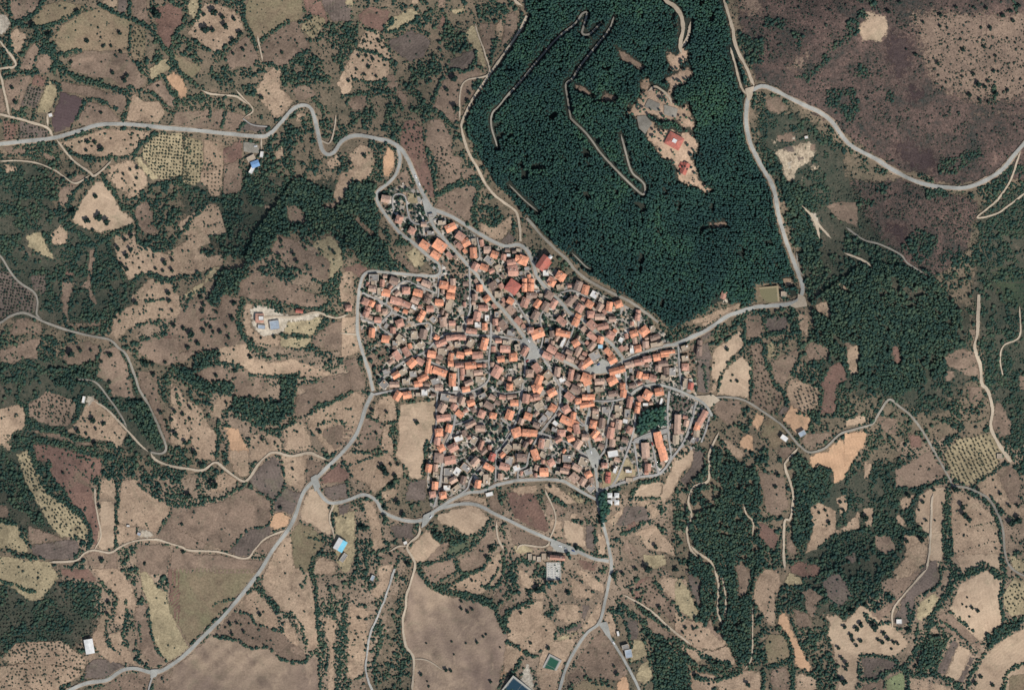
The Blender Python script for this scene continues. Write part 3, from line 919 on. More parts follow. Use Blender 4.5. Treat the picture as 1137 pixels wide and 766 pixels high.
WOODS_TXT = """
@0,0
W 0,310 40,340 90,400 80,430 0,440
H6 640,40 760,100 900,150 980,230 1040,310 1085,350 1110,430
H4 20,10 70,80 95,150
H5 100,160 200,110 270,40 380,10 560,5
H5 100,165 230,180 340,165 430,125 540,60
H7 230,190 300,290 360,390 440,470 540,510 640,540 780,580 825,560
H4 370,350 440,335 520,320
H4 825,560 815,640 800,700 780,760
H4 860,580 960,590 1020,640 1070,720
H3 860,400 930,480 960,520 1040,470
H4 1040,490 1080,580 1130,640
H4 60,230 90,320 120,400 115,440
H3 330,440 340,370 240,290 250,230 140,350
H3 210,440 250,350 290,330
H3 50,490 190,460
H3 560,620 650,640 740,690
H3 535,630 480,760
H3 820,330 830,160
H4 820,0 820,90
W 950,0 1040,10 1020,120 970,130 940,40
H4 1000,0 1135,40
H3 1135,190 1090,310
H3 330,520 380,540
W 350,400 440,470 430,520 330,490
@190,0
H5 100,0 95,120 50,200 20,260 10,340
H4 190,0 180,90 140,150
H5 470,0 460,110 500,200 540,290
H4 540,290 640,200 740,140
H4 810,140 880,90
W 210,0 470,0 460,80 400,60 330,40 230,20
W 50,210 200,290 350,340 350,400 270,400 240,340 120,300 30,260
H5 0,400 20,420 120,510 210,570
H6 20,650 200,610
H4 290,605 400,600 440,640
W 250,400 350,370 380,480 420,560 330,590 250,470
W 480,440 570,400 620,400 590,470 560,500 470,480
W 690,450 740,420 800,350 870,330 960,370 940,440 1000,500 960,540 850,530 760,580 690,520
W 880,270 970,180 1135,140 1135,330 1090,350 1060,300 960,250
W 420,640 480,640 520,700 500,730 440,700
H4 970,170 1135,135
H4 900,630 960,700 960,765
W 1070,620 1135,600 1135,765 1050,765
H3 540,300 580,380
H4 540,390 640,410 690,440 780,370 860,320
H3 30,560 40,640 20,720
H2 248,690 245,765
@380,0
H5 320,120 270,170 280,200 350,190 440,130
W 450,40 600,60 560,130 480,170 430,140 470,90
W 820,20 1040,20 1010,110 960,150 880,110 840,60
W 640,190 770,170 790,260 840,300 700,340 650,300
W 300,400 380,370 460,410 460,480 340,470
W 480,380 620,380 610,450 540,490 470,450
W 370,520 460,520 460,590 410,590
W 0,140 100,130 100,230 60,330 0,340
H5 650,460 590,590 540,700 520,765
H4 650,470 700,440 780,450 830,400 850,320
H3 150,180 230,210 290,300 310,380
H4 100,310 200,330 300,390
H4 70,500 200,520 260,500
W 160,530 260,520 270,600 200,620 180,765 150,765
H3 280,590 330,560 340,600 380,690
W 410,600 500,560 560,600 520,765 430,700
W 830,510 890,490 890,560 840,580
H5 1130,180 1050,300 960,440 900,540
H4 930,400 960,250
H3 0,610 60,600 140,590
W 0,650 60,690 100,765 0,765
@0,125
H5 380,190 430,250 500,280 600,300 700,290 830,270 900,190 990,125
W 500,270 700,290 600,390 540,330
H3 420,170 520,120 620,95
W 100,200 330,180 430,270 500,340 560,370 490,370 330,340 200,280 60,280
H4 500,350 570,390
H5 690,330 650,400 720,510 760,580 830,600 920,520 970,460 1060,440 1135,430
W 760,560 900,490 920,530 840,590 780,620
H4 820,610 860,690 870,740
W 980,560 1090,510 1135,560 1135,700 1060,730 960,620
H5 590,410 520,460 470,510 440,570 370,640
W 0,330 60,380 150,380 220,410 300,390 330,440 280,480 200,520 100,490 0,420
W 80,560 260,590 340,640 330,700 260,740 100,740 70,650
W 320,440 380,430 370,560 310,560
H5 200,520 340,640 440,700 500,760
W 0,540 60,560 60,640 0,720
W 770,440 830,440 840,500 790,500
H3 480,600 430,670
H3 720,755 830,715
H3 780,20 770,60
H4 30,205 250,190
@190,125
H4 440,150 420,110 470,50
W 560,290 600,180 640,150 640,240 640,360 700,390 740,390 740,440 560,460
W 450,310 470,340 560,360 550,400 560,470 450,480
W 480,500 560,460 740,420 820,440 830,520 760,580 620,600 500,580
W 740,60 800,100 800,220 740,290 700,220 680,140
W 820,0 890,0 920,200 940,250 900,400 870,300 820,200
W 100,500 150,470 230,490 240,560 200,610 110,600
H6 0,430 60,450 130,490
W 0,520 50,560 50,700 0,765
H5 250,550 330,560 420,560
W 320,590 410,580 450,640 510,650 500,740 400,720 340,650
H5 210,600 140,660 90,740
W 890,430 960,430 990,520 940,590 850,570
W 960,350 1060,350 1080,390 1020,400 960,380
H4 1030,190 1100,150
W 1000,150 1090,100 1135,110 1060,170 1030,180
W 870,620 960,600 1135,620 1135,765 940,765 850,700
H4 340,0 320,90
W 1050,590 1135,560 1135,640 1080,640
@380,100
W 190,330 250,330 250,430 260,560 180,590 30,640 30,580 180,550 220,450
W 20,580 200,580 200,700 260,765 60,765 20,650
H4 520,160 540,130 620,150 690,230 730,250
W 700,250 750,290 790,400 760,420 710,410 710,330
H5 610,650 700,600 830,560 860,540
H5 840,590 850,680 820,765
H4 540,380 570,450 580,560 590,660
W 300,590 420,600 440,640 400,650 300,640
W 160,0 200,20 190,260 130,260 140,120
H4 420,480 450,570 480,640
W 630,270 670,270 670,330 640,330
W 270,150 360,130 370,230 350,300 300,290 250,240
W 250,20 330,20 360,80 340,140 280,150
W 0,120 90,150 60,250 0,260
@380,180
W 250,140 340,150 440,180 420,200 330,200 300,180
W 40,120 200,60 230,120 220,170 150,170 100,300 60,310 40,220
W 0,300 60,330 100,460 230,520 340,560 360,620 340,690 200,660 130,620 40,600 0,540
H5 600,210 700,160 830,130
H5 840,240 830,310 850,420
W 800,260 850,260 860,390 810,380
H5 880,370 960,400 1010,340
W 880,490 960,510 1030,540 1010,560 900,520
W 350,480 420,490 430,540 380,520
H3 590,0 590,230
W 870,260 960,280 980,380 880,360
@0,250
W 0,80 130,60 160,120 130,220 100,260 40,220 0,170
W 400,110 500,60 560,100 560,200 520,320 480,370 400,350 390,290 390,180
W 590,180 640,190 700,260 760,320 770,420 740,480 700,520 620,490 580,400 590,280
W 460,380 540,390 570,450 590,520 640,600 560,620 450,610 430,540 440,450
W 290,310 390,280 390,400 380,520 430,600 390,620 270,570 250,540 280,450
W 190,280 350,280 370,240 380,290 290,310 200,310
W 160,170 270,170 260,240 150,220
H6 420,20 520,60 590,130 690,70 740,50 830,15
H5 860,60 890,120 990,160 1040,130 1135,60
H5 680,90 700,190 750,260 790,370 800,480
W 770,380 830,390 830,500 780,500
H6 830,390 880,320 960,310 1040,350 1135,330
W 990,350 1060,350 1050,420 1000,410
H5 700,500 700,590 660,640 580,660 500,660
H3 920,480 1030,470
H3 860,630 1010,610
W 820,740 900,690 1000,680 1070,640 1080,690 1000,730 880,765
W 260,690 410,700 420,765 240,765
W 0,700 130,700 60,765 0,765
G 380,690 550,710 560,730 430,730 280,660
G 20,640 80,610 60,680 30,690
W 260,60 320,40 330,100 300,130
@190,250
W 250,60 340,60 340,150 260,150
W 510,0 690,0 650,60 640,170 560,150 500,190 440,210 390,240 380,180 430,120
W 230,380 330,270 420,290 500,280 560,320 520,370 640,430 620,450 440,440 320,440 300,520 240,500 
H5 350,210 380,130 450,90
H5 90,540 130,440 210,410
W 750,50 880,30 870,110 830,130 850,160 890,160 850,150 830,100 760,140 740,140
W 920,0 1135,0 1135,190 1090,180 1070,100 1000,60 920,80
H6 460,480 430,560 430,640 460,700 510,760
H4 610,480 700,500 860,525 960,520
H5 1070,310 1010,360 1000,420 1015,480 980,520
H4 1050,350 1060,420 1070,500
W 690,290 790,260 800,350 730,370
W 570,270 640,270 640,320 590,320
W 700,390 890,440 890,500 760,490 680,440
H4 900,350 980,380
W 0,40 70,0 100,20 40,90 0,80
W 50,320 200,290 210,330 120,360 60,340
W 0,350 40,380 40,440 0,440
W 520,510 700,510 720,550 640,560 600,540 530,530
W 690,690 900,700 890,765 700,765
H3 1040,590 1110,570
H3 920,660 980,630
W 0,110 60,130 40,190 0,190
@0,375
W 0,150 90,170 200,140 310,190 330,240 240,220 150,200 60,210 0,200
W 240,40 290,10 420,0 400,80 320,150 240,140
H7 330,260 430,210 500,190 590,220
W 360,200 480,180 600,210 600,250 500,250 420,300 350,310 330,260
H4 640,60 620,130 605,230
H5 770,70 820,180 860,310 900,370
W 820,60 880,70 870,200 830,140
W 820,50 860,10 930,0 890,20 840,60
W 610,260 690,310 710,390 780,400 780,450 720,440 660,350
W 800,400 890,390 950,440 1030,620 1035,710 960,690 860,550 820,480
W 570,300 620,300 680,400 800,560 780,570 680,450 600,390
H4 520,320 490,400 490,490
H4 480,260 450,350
H4 160,210 120,330 110,400
W 0,400 50,400 40,480 0,490
H5 130,410 170,440 180,520 250,560 380,600 480,640 570,640
H6 140,640 250,640 350,660 450,690 600,740 700,765
H4 620,660 710,680 730,720
W 1010,230 1060,180 1135,160 1135,240 1070,260 1050,320 1080,340 1070,420 1020,400
W 910,150 980,150 970,190 920,180
H4 80,710 190,680 210,640
W 0,660 60,710 70,765 0,765
W 960,10 1060,0 1060,40 990,50
H6 1050,690 1100,730 1135,760
@190,375
W 150,110 220,70 300,60 310,140 260,200 150,200
H4 260,160 320,160
H4 340,165 440,180
W 0,170 60,180 150,230 200,260 330,280 330,310 400,290 400,350 310,350 250,320 200,340 120,310 40,260 0,230
W 700,270 800,240 780,350 770,480 700,490 690,400
W 390,400 540,390 640,370 690,420 720,500 760,530 640,560 500,530 420,500 320,500 310,450 380,440
H4 760,520 830,495
H5 440,500 560,560 640,590 700,570 770,530
H4 490,235 600,240 700,240 810,225
W 480,20 540,70 640,140 640,165 560,130 500,90
W 650,90 760,110 740,125 660,125
W 820,60 920,50 1000,110 1090,150 1060,190 1010,190 940,120 860,80
H4 820,290 860,275 920,280
H5 850,490 940,440 1050,390 1135,345
W 130,390 240,400 240,440 160,420
H4 30,330 60,420 
H4 300,520 300,620 290,740
W 310,600 370,640 360,720 310,660
W 460,630 510,630 500,690 460,690
W 0,680 100,765 0,765
H3 960,530 1040,520 1100,540
W 640,260 690,260 680,310 640,300
@380,420
W 320,290 350,280 350,340 340,400 350,450 320,450 300,380 290,350
W 190,240 280,280 270,330 240,440 215,440 235,350 260,300
H3 150,230 200,260 260,280 340,270 360,200
H3 75,460 140,470 220,450
H4 10,530 60,610
H3 30,640 45,740
H3 580,370 530,400 520,520 500,600
H3 380,540 400,620 470,650
H3 0,560 200,490 290,455 
@0,500
W 0,50 60,30 100,110 180,230 220,300 200,420 130,380 60,330 30,250 0,230
H7 190,0 240,110 320,260 420,330 520,410 570,500 570,600 520,640 480,680
H5 310,60 320,160 400,260 440,310
W 540,55 640,10 860,0 860,180 790,180 750,240 720,190 650,160 650,90
W 860,30 950,40 1050,110 1135,130 1135,380 1080,350 960,260 880,190
H4 740,240 735,600
H3 870,215 960,280 1080,350
H3 1080,380 1000,520
W 760,640 840,600 860,765 770,765
H4 0,440 90,460 150,540 190,590
W 200,390 260,390 300,480 250,490 200,440
H4 180,660 300,680
W 330,690 460,700 540,720 520,740 350,740
W 440,530 560,460 560,570 520,580 460,560
H3 630,210 620,310
H3 480,40 560,55
@190,500
W 0,0 60,10 160,90 60,100 0,90
H5 0,340 130,345 240,310 330,295 400,250 470,210
W 20,110 110,130 90,280 200,310 140,330 20,320
W 180,130 260,100 250,200 220,280 130,260
W 500,70 545,60 540,110 500,150
W 260,410 330,390 400,410 410,440 320,430 290,460
H3 490,230 560,265 640,315
H3 640,320 620,460 480,500 380,610 340,640
H3 690,50 715,220 650,310
W 360,480 440,485 430,520 370,515
H4 1000,340 1020,440 1030,560 
W 0,350 100,370 130,430 180,480 150,450 80,400 0,390
H3 860,545 960,570
W 880,690 910,650 980,620 1000,590 970,600 940,640 980,650 920,680 890,765 870,765
W 1060,680 1120,640 1110,700 1070,710
H2 740,500 640,630
W 860,80 940,90 920,120 860,120
H3 270,10 290,60
@0,631
W 0,120 100,130 180,190 260,210 370,90 430,60 540,70 640,110 660,240 610,330 520,320 400,360 200,380 0,340
W 0,380 130,390 130,480 60,550 0,540
W 410,210 470,210 460,350 410,350
H4 0,20 90,100 230,150
H3 640,90 730,180 720,260 670,360 690,470 760,530
H3 800,190 790,320 780,460
W 780,350 820,350 820,490 790,490
H3 880,340 890,460
H3 930,230 950,380 990,500 1050,580
W 0,600 60,620 250,660 380,700 340,720 200,680 0,640
H4 640,690 760,660
W 820,0 870,0 880,80 840,110
W 950,10 1040,60 1040,130 980,110
W 770,720 810,730 820,765 770,765
H4 560,740 650,735
W 0,650 100,680 100,750 0,750
@190,631
H5 880,0 910,110 920,260 930,420
W 900,230 940,250 960,190 1010,100 1050,110 1050,200 1030,300 940,300
W 1080,130 1135,90 1135,190 1080,210
H6 1100,230 1070,380 1060,540 1040,765
W 1060,400 1130,400 1110,600 1100,720 1030,765 1030,650
W 930,330 1000,400 980,560 970,765 930,765 930,540
H4 540,130 620,210 680,300 700,400
H4 760,280 820,360 850,470
H3 400,270 490,290 540,350 680,390
H3 270,425 420,455 500,500 610,500 690,570 830,595 870,540 920,525
H4 120,480 250,360 370,240
H3 270,235 300,210 410,190
H3 820,0 850,60 820,120
@380,530
W 130,390 190,380 190,470 210,540 130,620 60,680 0,720 0,660 90,590 120,480
W 70,370 130,380 130,450 90,470 60,440
W 560,290 660,310 740,340 800,380 820,410 800,460 720,490 650,490 690,420 680,360 620,370 570,340
W 380,310 450,300 440,400 390,380
H4 200,470 280,455
H5 580,700 680,680 760,630 850,590
H6 480,580 560,680 640,710 800,740 880,765
H4 475,550 600,530 710,495
H3 715,520 720,590 640,640 580,680
H4 720,490 860,400 920,280
H6 1135,520 1080,550 1080,640 1100,700
W 410,20 460,10 470,30 420,50
W 150,620 240,600 230,670 140,740
W 340,460 410,500 440,560 400,540
H4 360,490 320,620 270,765
W 930,400 970,400 960,470 930,470
H3 880,690 960,690 1010,620 1020,490
H4 130,110 200,140 260,190
W 250,250 310,280 300,310 250,290
@380,631
W 320,180 390,200 380,300 400,480 440,570 430,660 330,680 300,580 350,500 340,350 300,280
W 170,580 230,600 250,700 200,740 180,660
W 330,590 430,600 430,765 310,765 320,680
H7 580,120 660,150 800,190 900,210 960,250 1000,340 1050,400
H5 1010,330 1060,260 1135,235
H4 960,250 1010,210
H5 250,190 200,370 160,480 155,620
W 0,230 40,350 40,500 10,560 20,680 60,710 40,765 0,765
H4 60,710 110,685
W 90,190 180,240 110,220
H4 240,330 240,480 200,600
H4 1050,460 1090,490
H4 1130,560 1060,690 1000,765
H3 490,30 550,100
@560,530
W 515,260 590,240 610,270 600,290 530,280
W 600,90 640,90 660,140 690,180 640,250 620,260 600,180
W 620,80 740,50 740,80 690,90 640,100
H5 970,12 850,40 810,100 790,160
H3 815,135 985,135
W 1060,80 1100,90 1090,250 1135,380 1135,500 1060,420 1070,250
H4 240,90 320,130 380,175
H5 440,270 500,285
H4 300,380 440,440 560,490 640,510
H6 180,525 90,520 60,560 65,680
W 150,250 240,250 240,280 160,280
W 660,400 740,380 740,440 690,480 660,440
H4 740,360 820,330 870,290 930,280
W 740,690 800,690 840,630 830,660 780,710
H4 570,310 580,480
W 590,590 620,560 650,580 640,620 600,610
W 190,550 260,560 250,640 190,640
H3 640,490 690,560
W 970,600 1050,600 1050,620 980,625
H4 950,660 1000,700
H6 155,765 160,720 250,700
H3 0,560 40,480
W 680,590 720,600 720,640 690,640
@560,631
H6 0,400 10,310 50,250 160,220 160,150 250,130
H4 20,465 130,525 210,560
H4 320,440 330,400 380,380 490,340
H6 720,210 800,290 870,330 900,390 940,430 1060,470 1135,520
W 850,330 890,350 900,460 930,560 920,640 900,560 870,440
H5 930,500 950,620 970,765
H4 740,290 780,400 800,490
H3 680,250 720,400
W 1060,480 1135,510 1135,765 1090,700 1010,640 1060,560
W 870,740 940,700 980,680 970,765 880,765
H4 510,680 570,720 690,745
H4 410,765 430,720
H4 100,580 60,690 0,760
H3 250,500 190,560
H4 950,90 1000,170 1080,230 1130,320
H3 850,220 880,140 840,130
W 390,130 420,140 410,170 390,170
W 470,140 560,130 550,180 480,180
W 770,110 850,40 850,70 800,130
@750,480
W 220,110 290,60 360,190 440,220 500,200 520,330 550,390 540,500 530,630 480,765 130,765 120,600 100,480 110,380 220,320
H4 280,40 380,180
W 420,90 540,160 560,240 510,180 420,150
W 710,210 860,240 900,270 1000,330 980,400 900,420 850,480 860,600 850,680 770,680 740,600 750,420
W 560,520 720,550 690,600 680,740 650,730 650,660 590,590
W 890,210 990,240 990,290 960,300 900,250
W 1060,290 1135,180 1135,360 1060,380 1010,350
W 1010,480 1080,460 1100,540 1060,590 1020,600
H3 900,80 1020,10
W 0,340 30,380 90,700 60,720 0,560
W 820,765 900,720 1010,640 1135,620 1135,765
H3 120,110 180,110
@750,631
W 250,30 300,50 400,100 390,200 480,220 490,300 480,400 500,500 420,420 400,350 310,370 280,360 300,320 320,200
H5 500,0 470,140
W 480,230 560,340 600,420 570,470 580,600 520,620 500,500 490,350
W 340,390 480,320 480,540 440,620 410,600 420,450
H4 590,620 720,575
H5 640,380 700,430 730,510 735,620
W 720,290 780,390 840,380 880,430 830,520 860,650 800,520 760,440
W 830,400 960,350 980,450 1010,560 1030,700 900,765 870,640 870,560
H6 900,230 960,200 1030,270 1060,300
W 800,0 1135,0 1135,80 1100,30 1000,60 940,100 900,170 810,150
W 680,110 800,100 780,240 700,250
H5 740,630 740,765
H5 130,690 260,710 380,670 430,650
H4 100,630 280,660 420,640
W 0,640 90,640 110,765 20,765
H5 0,450 100,500 200,560 330,600
H3 130,380 200,360
W 40,270 100,320 190,330 120,300
W 640,190 660,200 650,390 630,390
W 760,630 860,660 940,640 860,680
H4 560,640 550,765
W 200,120 260,130 260,300 220,300
@937,480
W 230,210 430,170 430,230 320,240 320,350 450,370 330,400 310,480 350,600 200,650 180,580 210,440 130,420 180,300
H6 440,580 430,480 480,380 540,330 630,310
H7 660,360 660,560 670,765
H5 780,360 880,420 950,510 990,640 1000,765
H5 920,410 1000,510
H5 180,640 300,625 520,640
H4 430,480 410,560 440,620 
W 0,230 50,180 140,120 150,230 110,290 130,340 50,340 80,430 0,520
H4 610,150 650,60 720,10
H4 810,350 880,290 940,260 1000,210 1050,195
W 150,0 200,10 190,130 160,160
W 1060,0 1135,0 1135,240 1080,180
H5 330,350 450,360 560,330
W 380,120 530,90 400,180 340,190
W 740,430 760,430 780,540 810,550 770,560 745,510
H3 560,110 640,250
W 0,620 150,620 220,700 200,765 0,765
W 1020,650 1080,660 1135,720 1135,765 1060,765
G 260,170 310,130 330,140 290,190
@937,631
W 0,50 100,60 180,40 200,120 290,90 240,180 120,180 60,230 0,240
W 120,260 180,290 260,230 330,200 190,250
H7 690,0 660,130 570,260 530,380 480,480 400,600
W 600,160 690,160 680,220 610,250
H5 130,290 180,330 300,350
H4 400,220 410,340
H4 440,250 420,340
H4 500,160 600,100
W 520,420 660,440 600,560 570,650 430,650 500,500
H5 380,640 500,670 580,670 720,730
H6 730,60 860,0
H5 1010,40 980,170 990,270 1030,340
W 870,450 930,420 1010,370 1060,350 1060,400 980,450 890,540
H6 1135,270 1060,330
H5 890,540 840,600 790,700 740,765
H4 670,270 740,330 810,390
H3 580,310 700,390 830,530
H4 450,460 465,350
H4 105,540 220,555 330,580 330,620
H5 110,700 190,700 260,660 380,620
H5 100,550 100,740
H6 1135,570 1050,650 980,765
W 690,740 760,720 760,765 680,765
W 310,350 370,355 370,385 310,380
H5 400,640 400,765
H4 900,0 970,60
W 250,90 320,60 420,50 400,80 300,90
@750,350
H5 430,0 430,90 445,170 540,150 560,130 640,110 700,110
W 330,290 430,200 440,180 500,310 470,290 440,250 380,250 300,350
H4 290,370 270,470
H4 480,320 480,520
W 600,150 720,140 700,210 650,250
H5 560,190 570,300 620,420 690,500 700,560
W 740,0 770,0 780,120 820,180 800,280 740,370 730,350 780,240 750,120
W 740,370 820,290 940,290 940,390 900,440 800,390
H5 740,360 830,420 910,460 910,560
W 820,150 940,120 1060,130 1060,250 970,320 960,230
H5 1060,200 1080,350 1135,410
W 1010,450 1080,420 1135,400 1135,600 1040,640 1000,560
W 930,90 1010,0 1135,0 1135,180 1060,170 1000,130
W 420,680 480,680 470,730 420,740
W 430,590 460,590 450,650 430,640
W 210,90 260,80 260,130 230,140
H3 180,320 200,480
W 560,0 700,0 700,100 570,110 550,50
H4 840,610 900,630 900,690
H3 820,630 740,600
@750,225
W 850,560 760,480 700,440 560,500 510,520 480,640 430,560 340,520 330,480 500,470 640,440
W 650,560 700,560 740,600 650,620
@750,560
W 500,200 700,290 690,400 560,400 480,420 400,320 480,240
W 950,230 1135,150 1135,300 1050,350 930,460 900,350 820,350
W 900,470 960,560 960,640 900,640 880,560
W 1000,450 1040,540 1000,580
W 300,300 400,320 380,600 330,600
W 660,520 760,500 740,620 680,600
@937,560
H8 645,0 645,300 700,480
H5 720,460 870,370 970,430 1020,400
H3 600,360 600,480 500,560
H5 950,0 1000,180 990,380 1010,430
W 0,180 200,190 160,260 0,340
W 200,180 330,200 390,290 300,330 220,320
W 180,380 300,330 300,480 200,530 170,470
W 0,600 120,570 240,560 100,640
@380,530
H2 950,280 1000,430 990,560 920,680
H2 1010,300 1030,450 1040,620 960,700
H2 1060,500 1050,640 1000,720
@937,0
W 0,180 60,60 130,0 200,30 120,160 50,260 0,300
H4 1080,90 1060,20
H5 945,530 940,640
W 80,400 140,420 150,500 60,500
W 0,560 60,560 100,700 60,765 0,765
W 260,580 330,600 330,660 270,640
@750,0
W 700,500 850,460 950,330 1050,250 1135,60 1135,200 1060,270 960,400 860,480 800,560 720,540
W 950,570 1100,560 1135,650 1000,740 940,660
W 350,180 480,260 560,250 540,420 480,470 430,400
W 560,110 700,130 680,200 560,180
W 740,200 800,230 780,310 740,290
@937,120
W 600,330 700,300 860,240 860,300 760,370 660,440 600,420
W 470,400 560,440 570,490 480,450
W 500,510 640,500 660,560 520,580
W 200,480 270,480 280,540 220,540
W 880,460 1000,380 1135,300 1135,640 1000,765 880,765 900,650
W 70,560 200,580 200,620 90,610
@750,100
W 460,30 560,20 560,140 470,130
W 700,130 880,180 880,290 720,260
W 560,180 640,180 640,260 570,260
@937,235
W 0,110 120,180 300,250 420,340 560,400 700,380 700,470 520,560 300,560 120,640 0,765
W 460,100 600,150 540,300 440,330 350,200
W 600,300 720,380 760,260 700,200
W 800,230 880,200 900,280 810,290
"""
ZF = 5.675

def tiles(txt):
    """yields (origin, line) for tile-local data"""
    org = (0, 0)
    for ln in txt.strip().splitlines():
        if ln.startswith('@'):
            org = tuple(float(v) for v in ln[1:].split(','))
        else:
            yield org, ln

def loc(org, x, y):
    px, py = org[0] + x / ZF, org[1] + y / ZF
    return px, py

def push(px, py):
    """carry shapes cut by the photograph's edge on beyond it"""
    if px < 2: px = -34
    if px > W0 - 2.5: px = W0 + 34
    if py < 2: py = -34
    if py > H0 - 2.5: py = H0 + 34
    return px, py

def to_xy(px, py):
    return (px - W0 / 2) * S, (H0 / 2 - py) * S

# ------------------------------------------------------------ noise and terrain
_lat = np.random.default_rng(5).random((4, 64, 64))
def vnoise(x, y, wl, k=0):
    u = np.asarray(x, float) / wl + 1000.3 + 7.7 * k
    v = np.asarray(y, float) / wl + 1000.7 + 3.1 * k
    i = np.floor(u).astype(int); j = np.floor(v).astype(int)
    fu = u - i; fv = v - j
    fu = fu * fu * (3 - 2 * fu); fv = fv * fv * (3 - 2 * fv)
    L = _lat[k % 4]
    g = lambda a, b: L[a % 64, b % 64]
    return (g(i, j) * (1 - fu) + g(i + 1, j) * fu) * (1 - fv) + (g(i, j + 1) * (1 - fu) + g(i + 1, j + 1) * fu) * fv

def hpx(px, py):
    px = np.asarray(px, float); py = np.asarray(py, float)
    h = 46 * np.exp(-(((px - 730) / 150) ** 2 + ((py - 110) / 130) ** 2))
    h = h + 34 * np.exp(-(((px - 1080) / 190) ** 2 + ((py - 40) / 150) ** 2))
    h = h + 22 * np.exp(-(((px - 330) / 120) ** 2 + ((py - 300) / 60) ** 2))
    h = h - 14 * np.exp(-(((px - 800) / 90) ** 2 + ((py - 640) / 160) ** 2))
    vil = np.exp(-(((px - 590) / 190) ** 2 + ((py - 420) / 150) ** 2) ** 2)
    r = 32 * (vnoise(px, py, 150, 0) - .5) + 20 * (vnoise(px, py, 72, 1) - .5) + 2.2 * (vnoise(px, py, 34, 2) - .5)
    return h + r * (1 - .75 * vil)

def height(px, py):
    return float(hpx(px, py))

def P(px, py, dz=0.0):
    x, y = to_xy(px, py)
    return (x, y, height(px, py) + dz)

# ------------------------------------------------------------ masks on the pixel grid
M = 60
MH, MW = H0 + 2 * M, W0 + 2 * M
def poly_mask(pts):
    m = np.zeros((MH, MW), bool)
    a = np.array(pts, float) + M
    x0, y0 = np.maximum(np.floor(a.min(0)).astype(int), 0)
    x1 = min(int(math.ceil(a[:, 0].max())) + 1, MW); y1 = min(int(math.ceil(a[:, 1].max())) + 1, MH)
    if x1 <= x0 or y1 <= y0: return m
    X, Y = np.meshgrid(np.arange(x0, x1) + .5, np.arange(y0, y1) + .5)
    ins = np.zeros(X.shape, bool)
    n = len(a)
    for i in range(n):
        ax, ay = a[i]; bx, by = a[(i + 1) % n]
        if ay == by: continue
        c = ((ay > Y) != (by > Y)) & (X < (bx - ax) * (Y - ay) / (by - ay) + ax)
        ins ^= c
    m[y0:y1, x0:x1] = ins
    return m

def in_poly(pts, X, Y):
    ins = np.zeros(X.shape, bool); n = len(pts)
    for i in range(n):
        ax, ay = pts[i]; bx, by = pts[(i + 1) % n]
        if ay == by: continue
        ins ^= ((ay > Y) != (by > Y)) & (X < (bx - ax) * (Y - ay) / (by - ay) + ax)
    return ins

def disc(m, px, py, r):
    x0, x1 = max(int(px + M - r - 1), 0), min(int(px + M + r + 2), MW)
    y0, y1 = max(int(py + M - r - 1), 0), min(int(py + M + r + 2), MH)
    if x1 <= x0 or y1 <= y0: return
    X, Y = np.meshgrid(np.arange(x0, x1) + .5 - M, np.arange(y0, y1) + .5 - M)
    m[y0:y1, x0:x1] |= (X - px) ** 2 + (Y - py) ** 2 <= r * r

def grow1(m):
    return m | np.roll(m, 2, 0) | np.roll(m, -2, 0) | np.roll(m, 2, 1) | np.roll(m, -2, 1)

def sample(m, px, py):
    i = np.clip((np.asarray(py) + M).astype(int), 0, MH - 1)
    j = np.clip((np.asarray(px) + M).astype(int), 0, MW - 1)
    return m[i, j]

# ------------------------------------------------------------ materials
def lin(c):
    o = []
    for v in c:
        v = v / 255
        o.append(v / 12.92 if v <= .04045 else ((v + .055) / 1.055) ** 2.4)
    return (*o, 1)

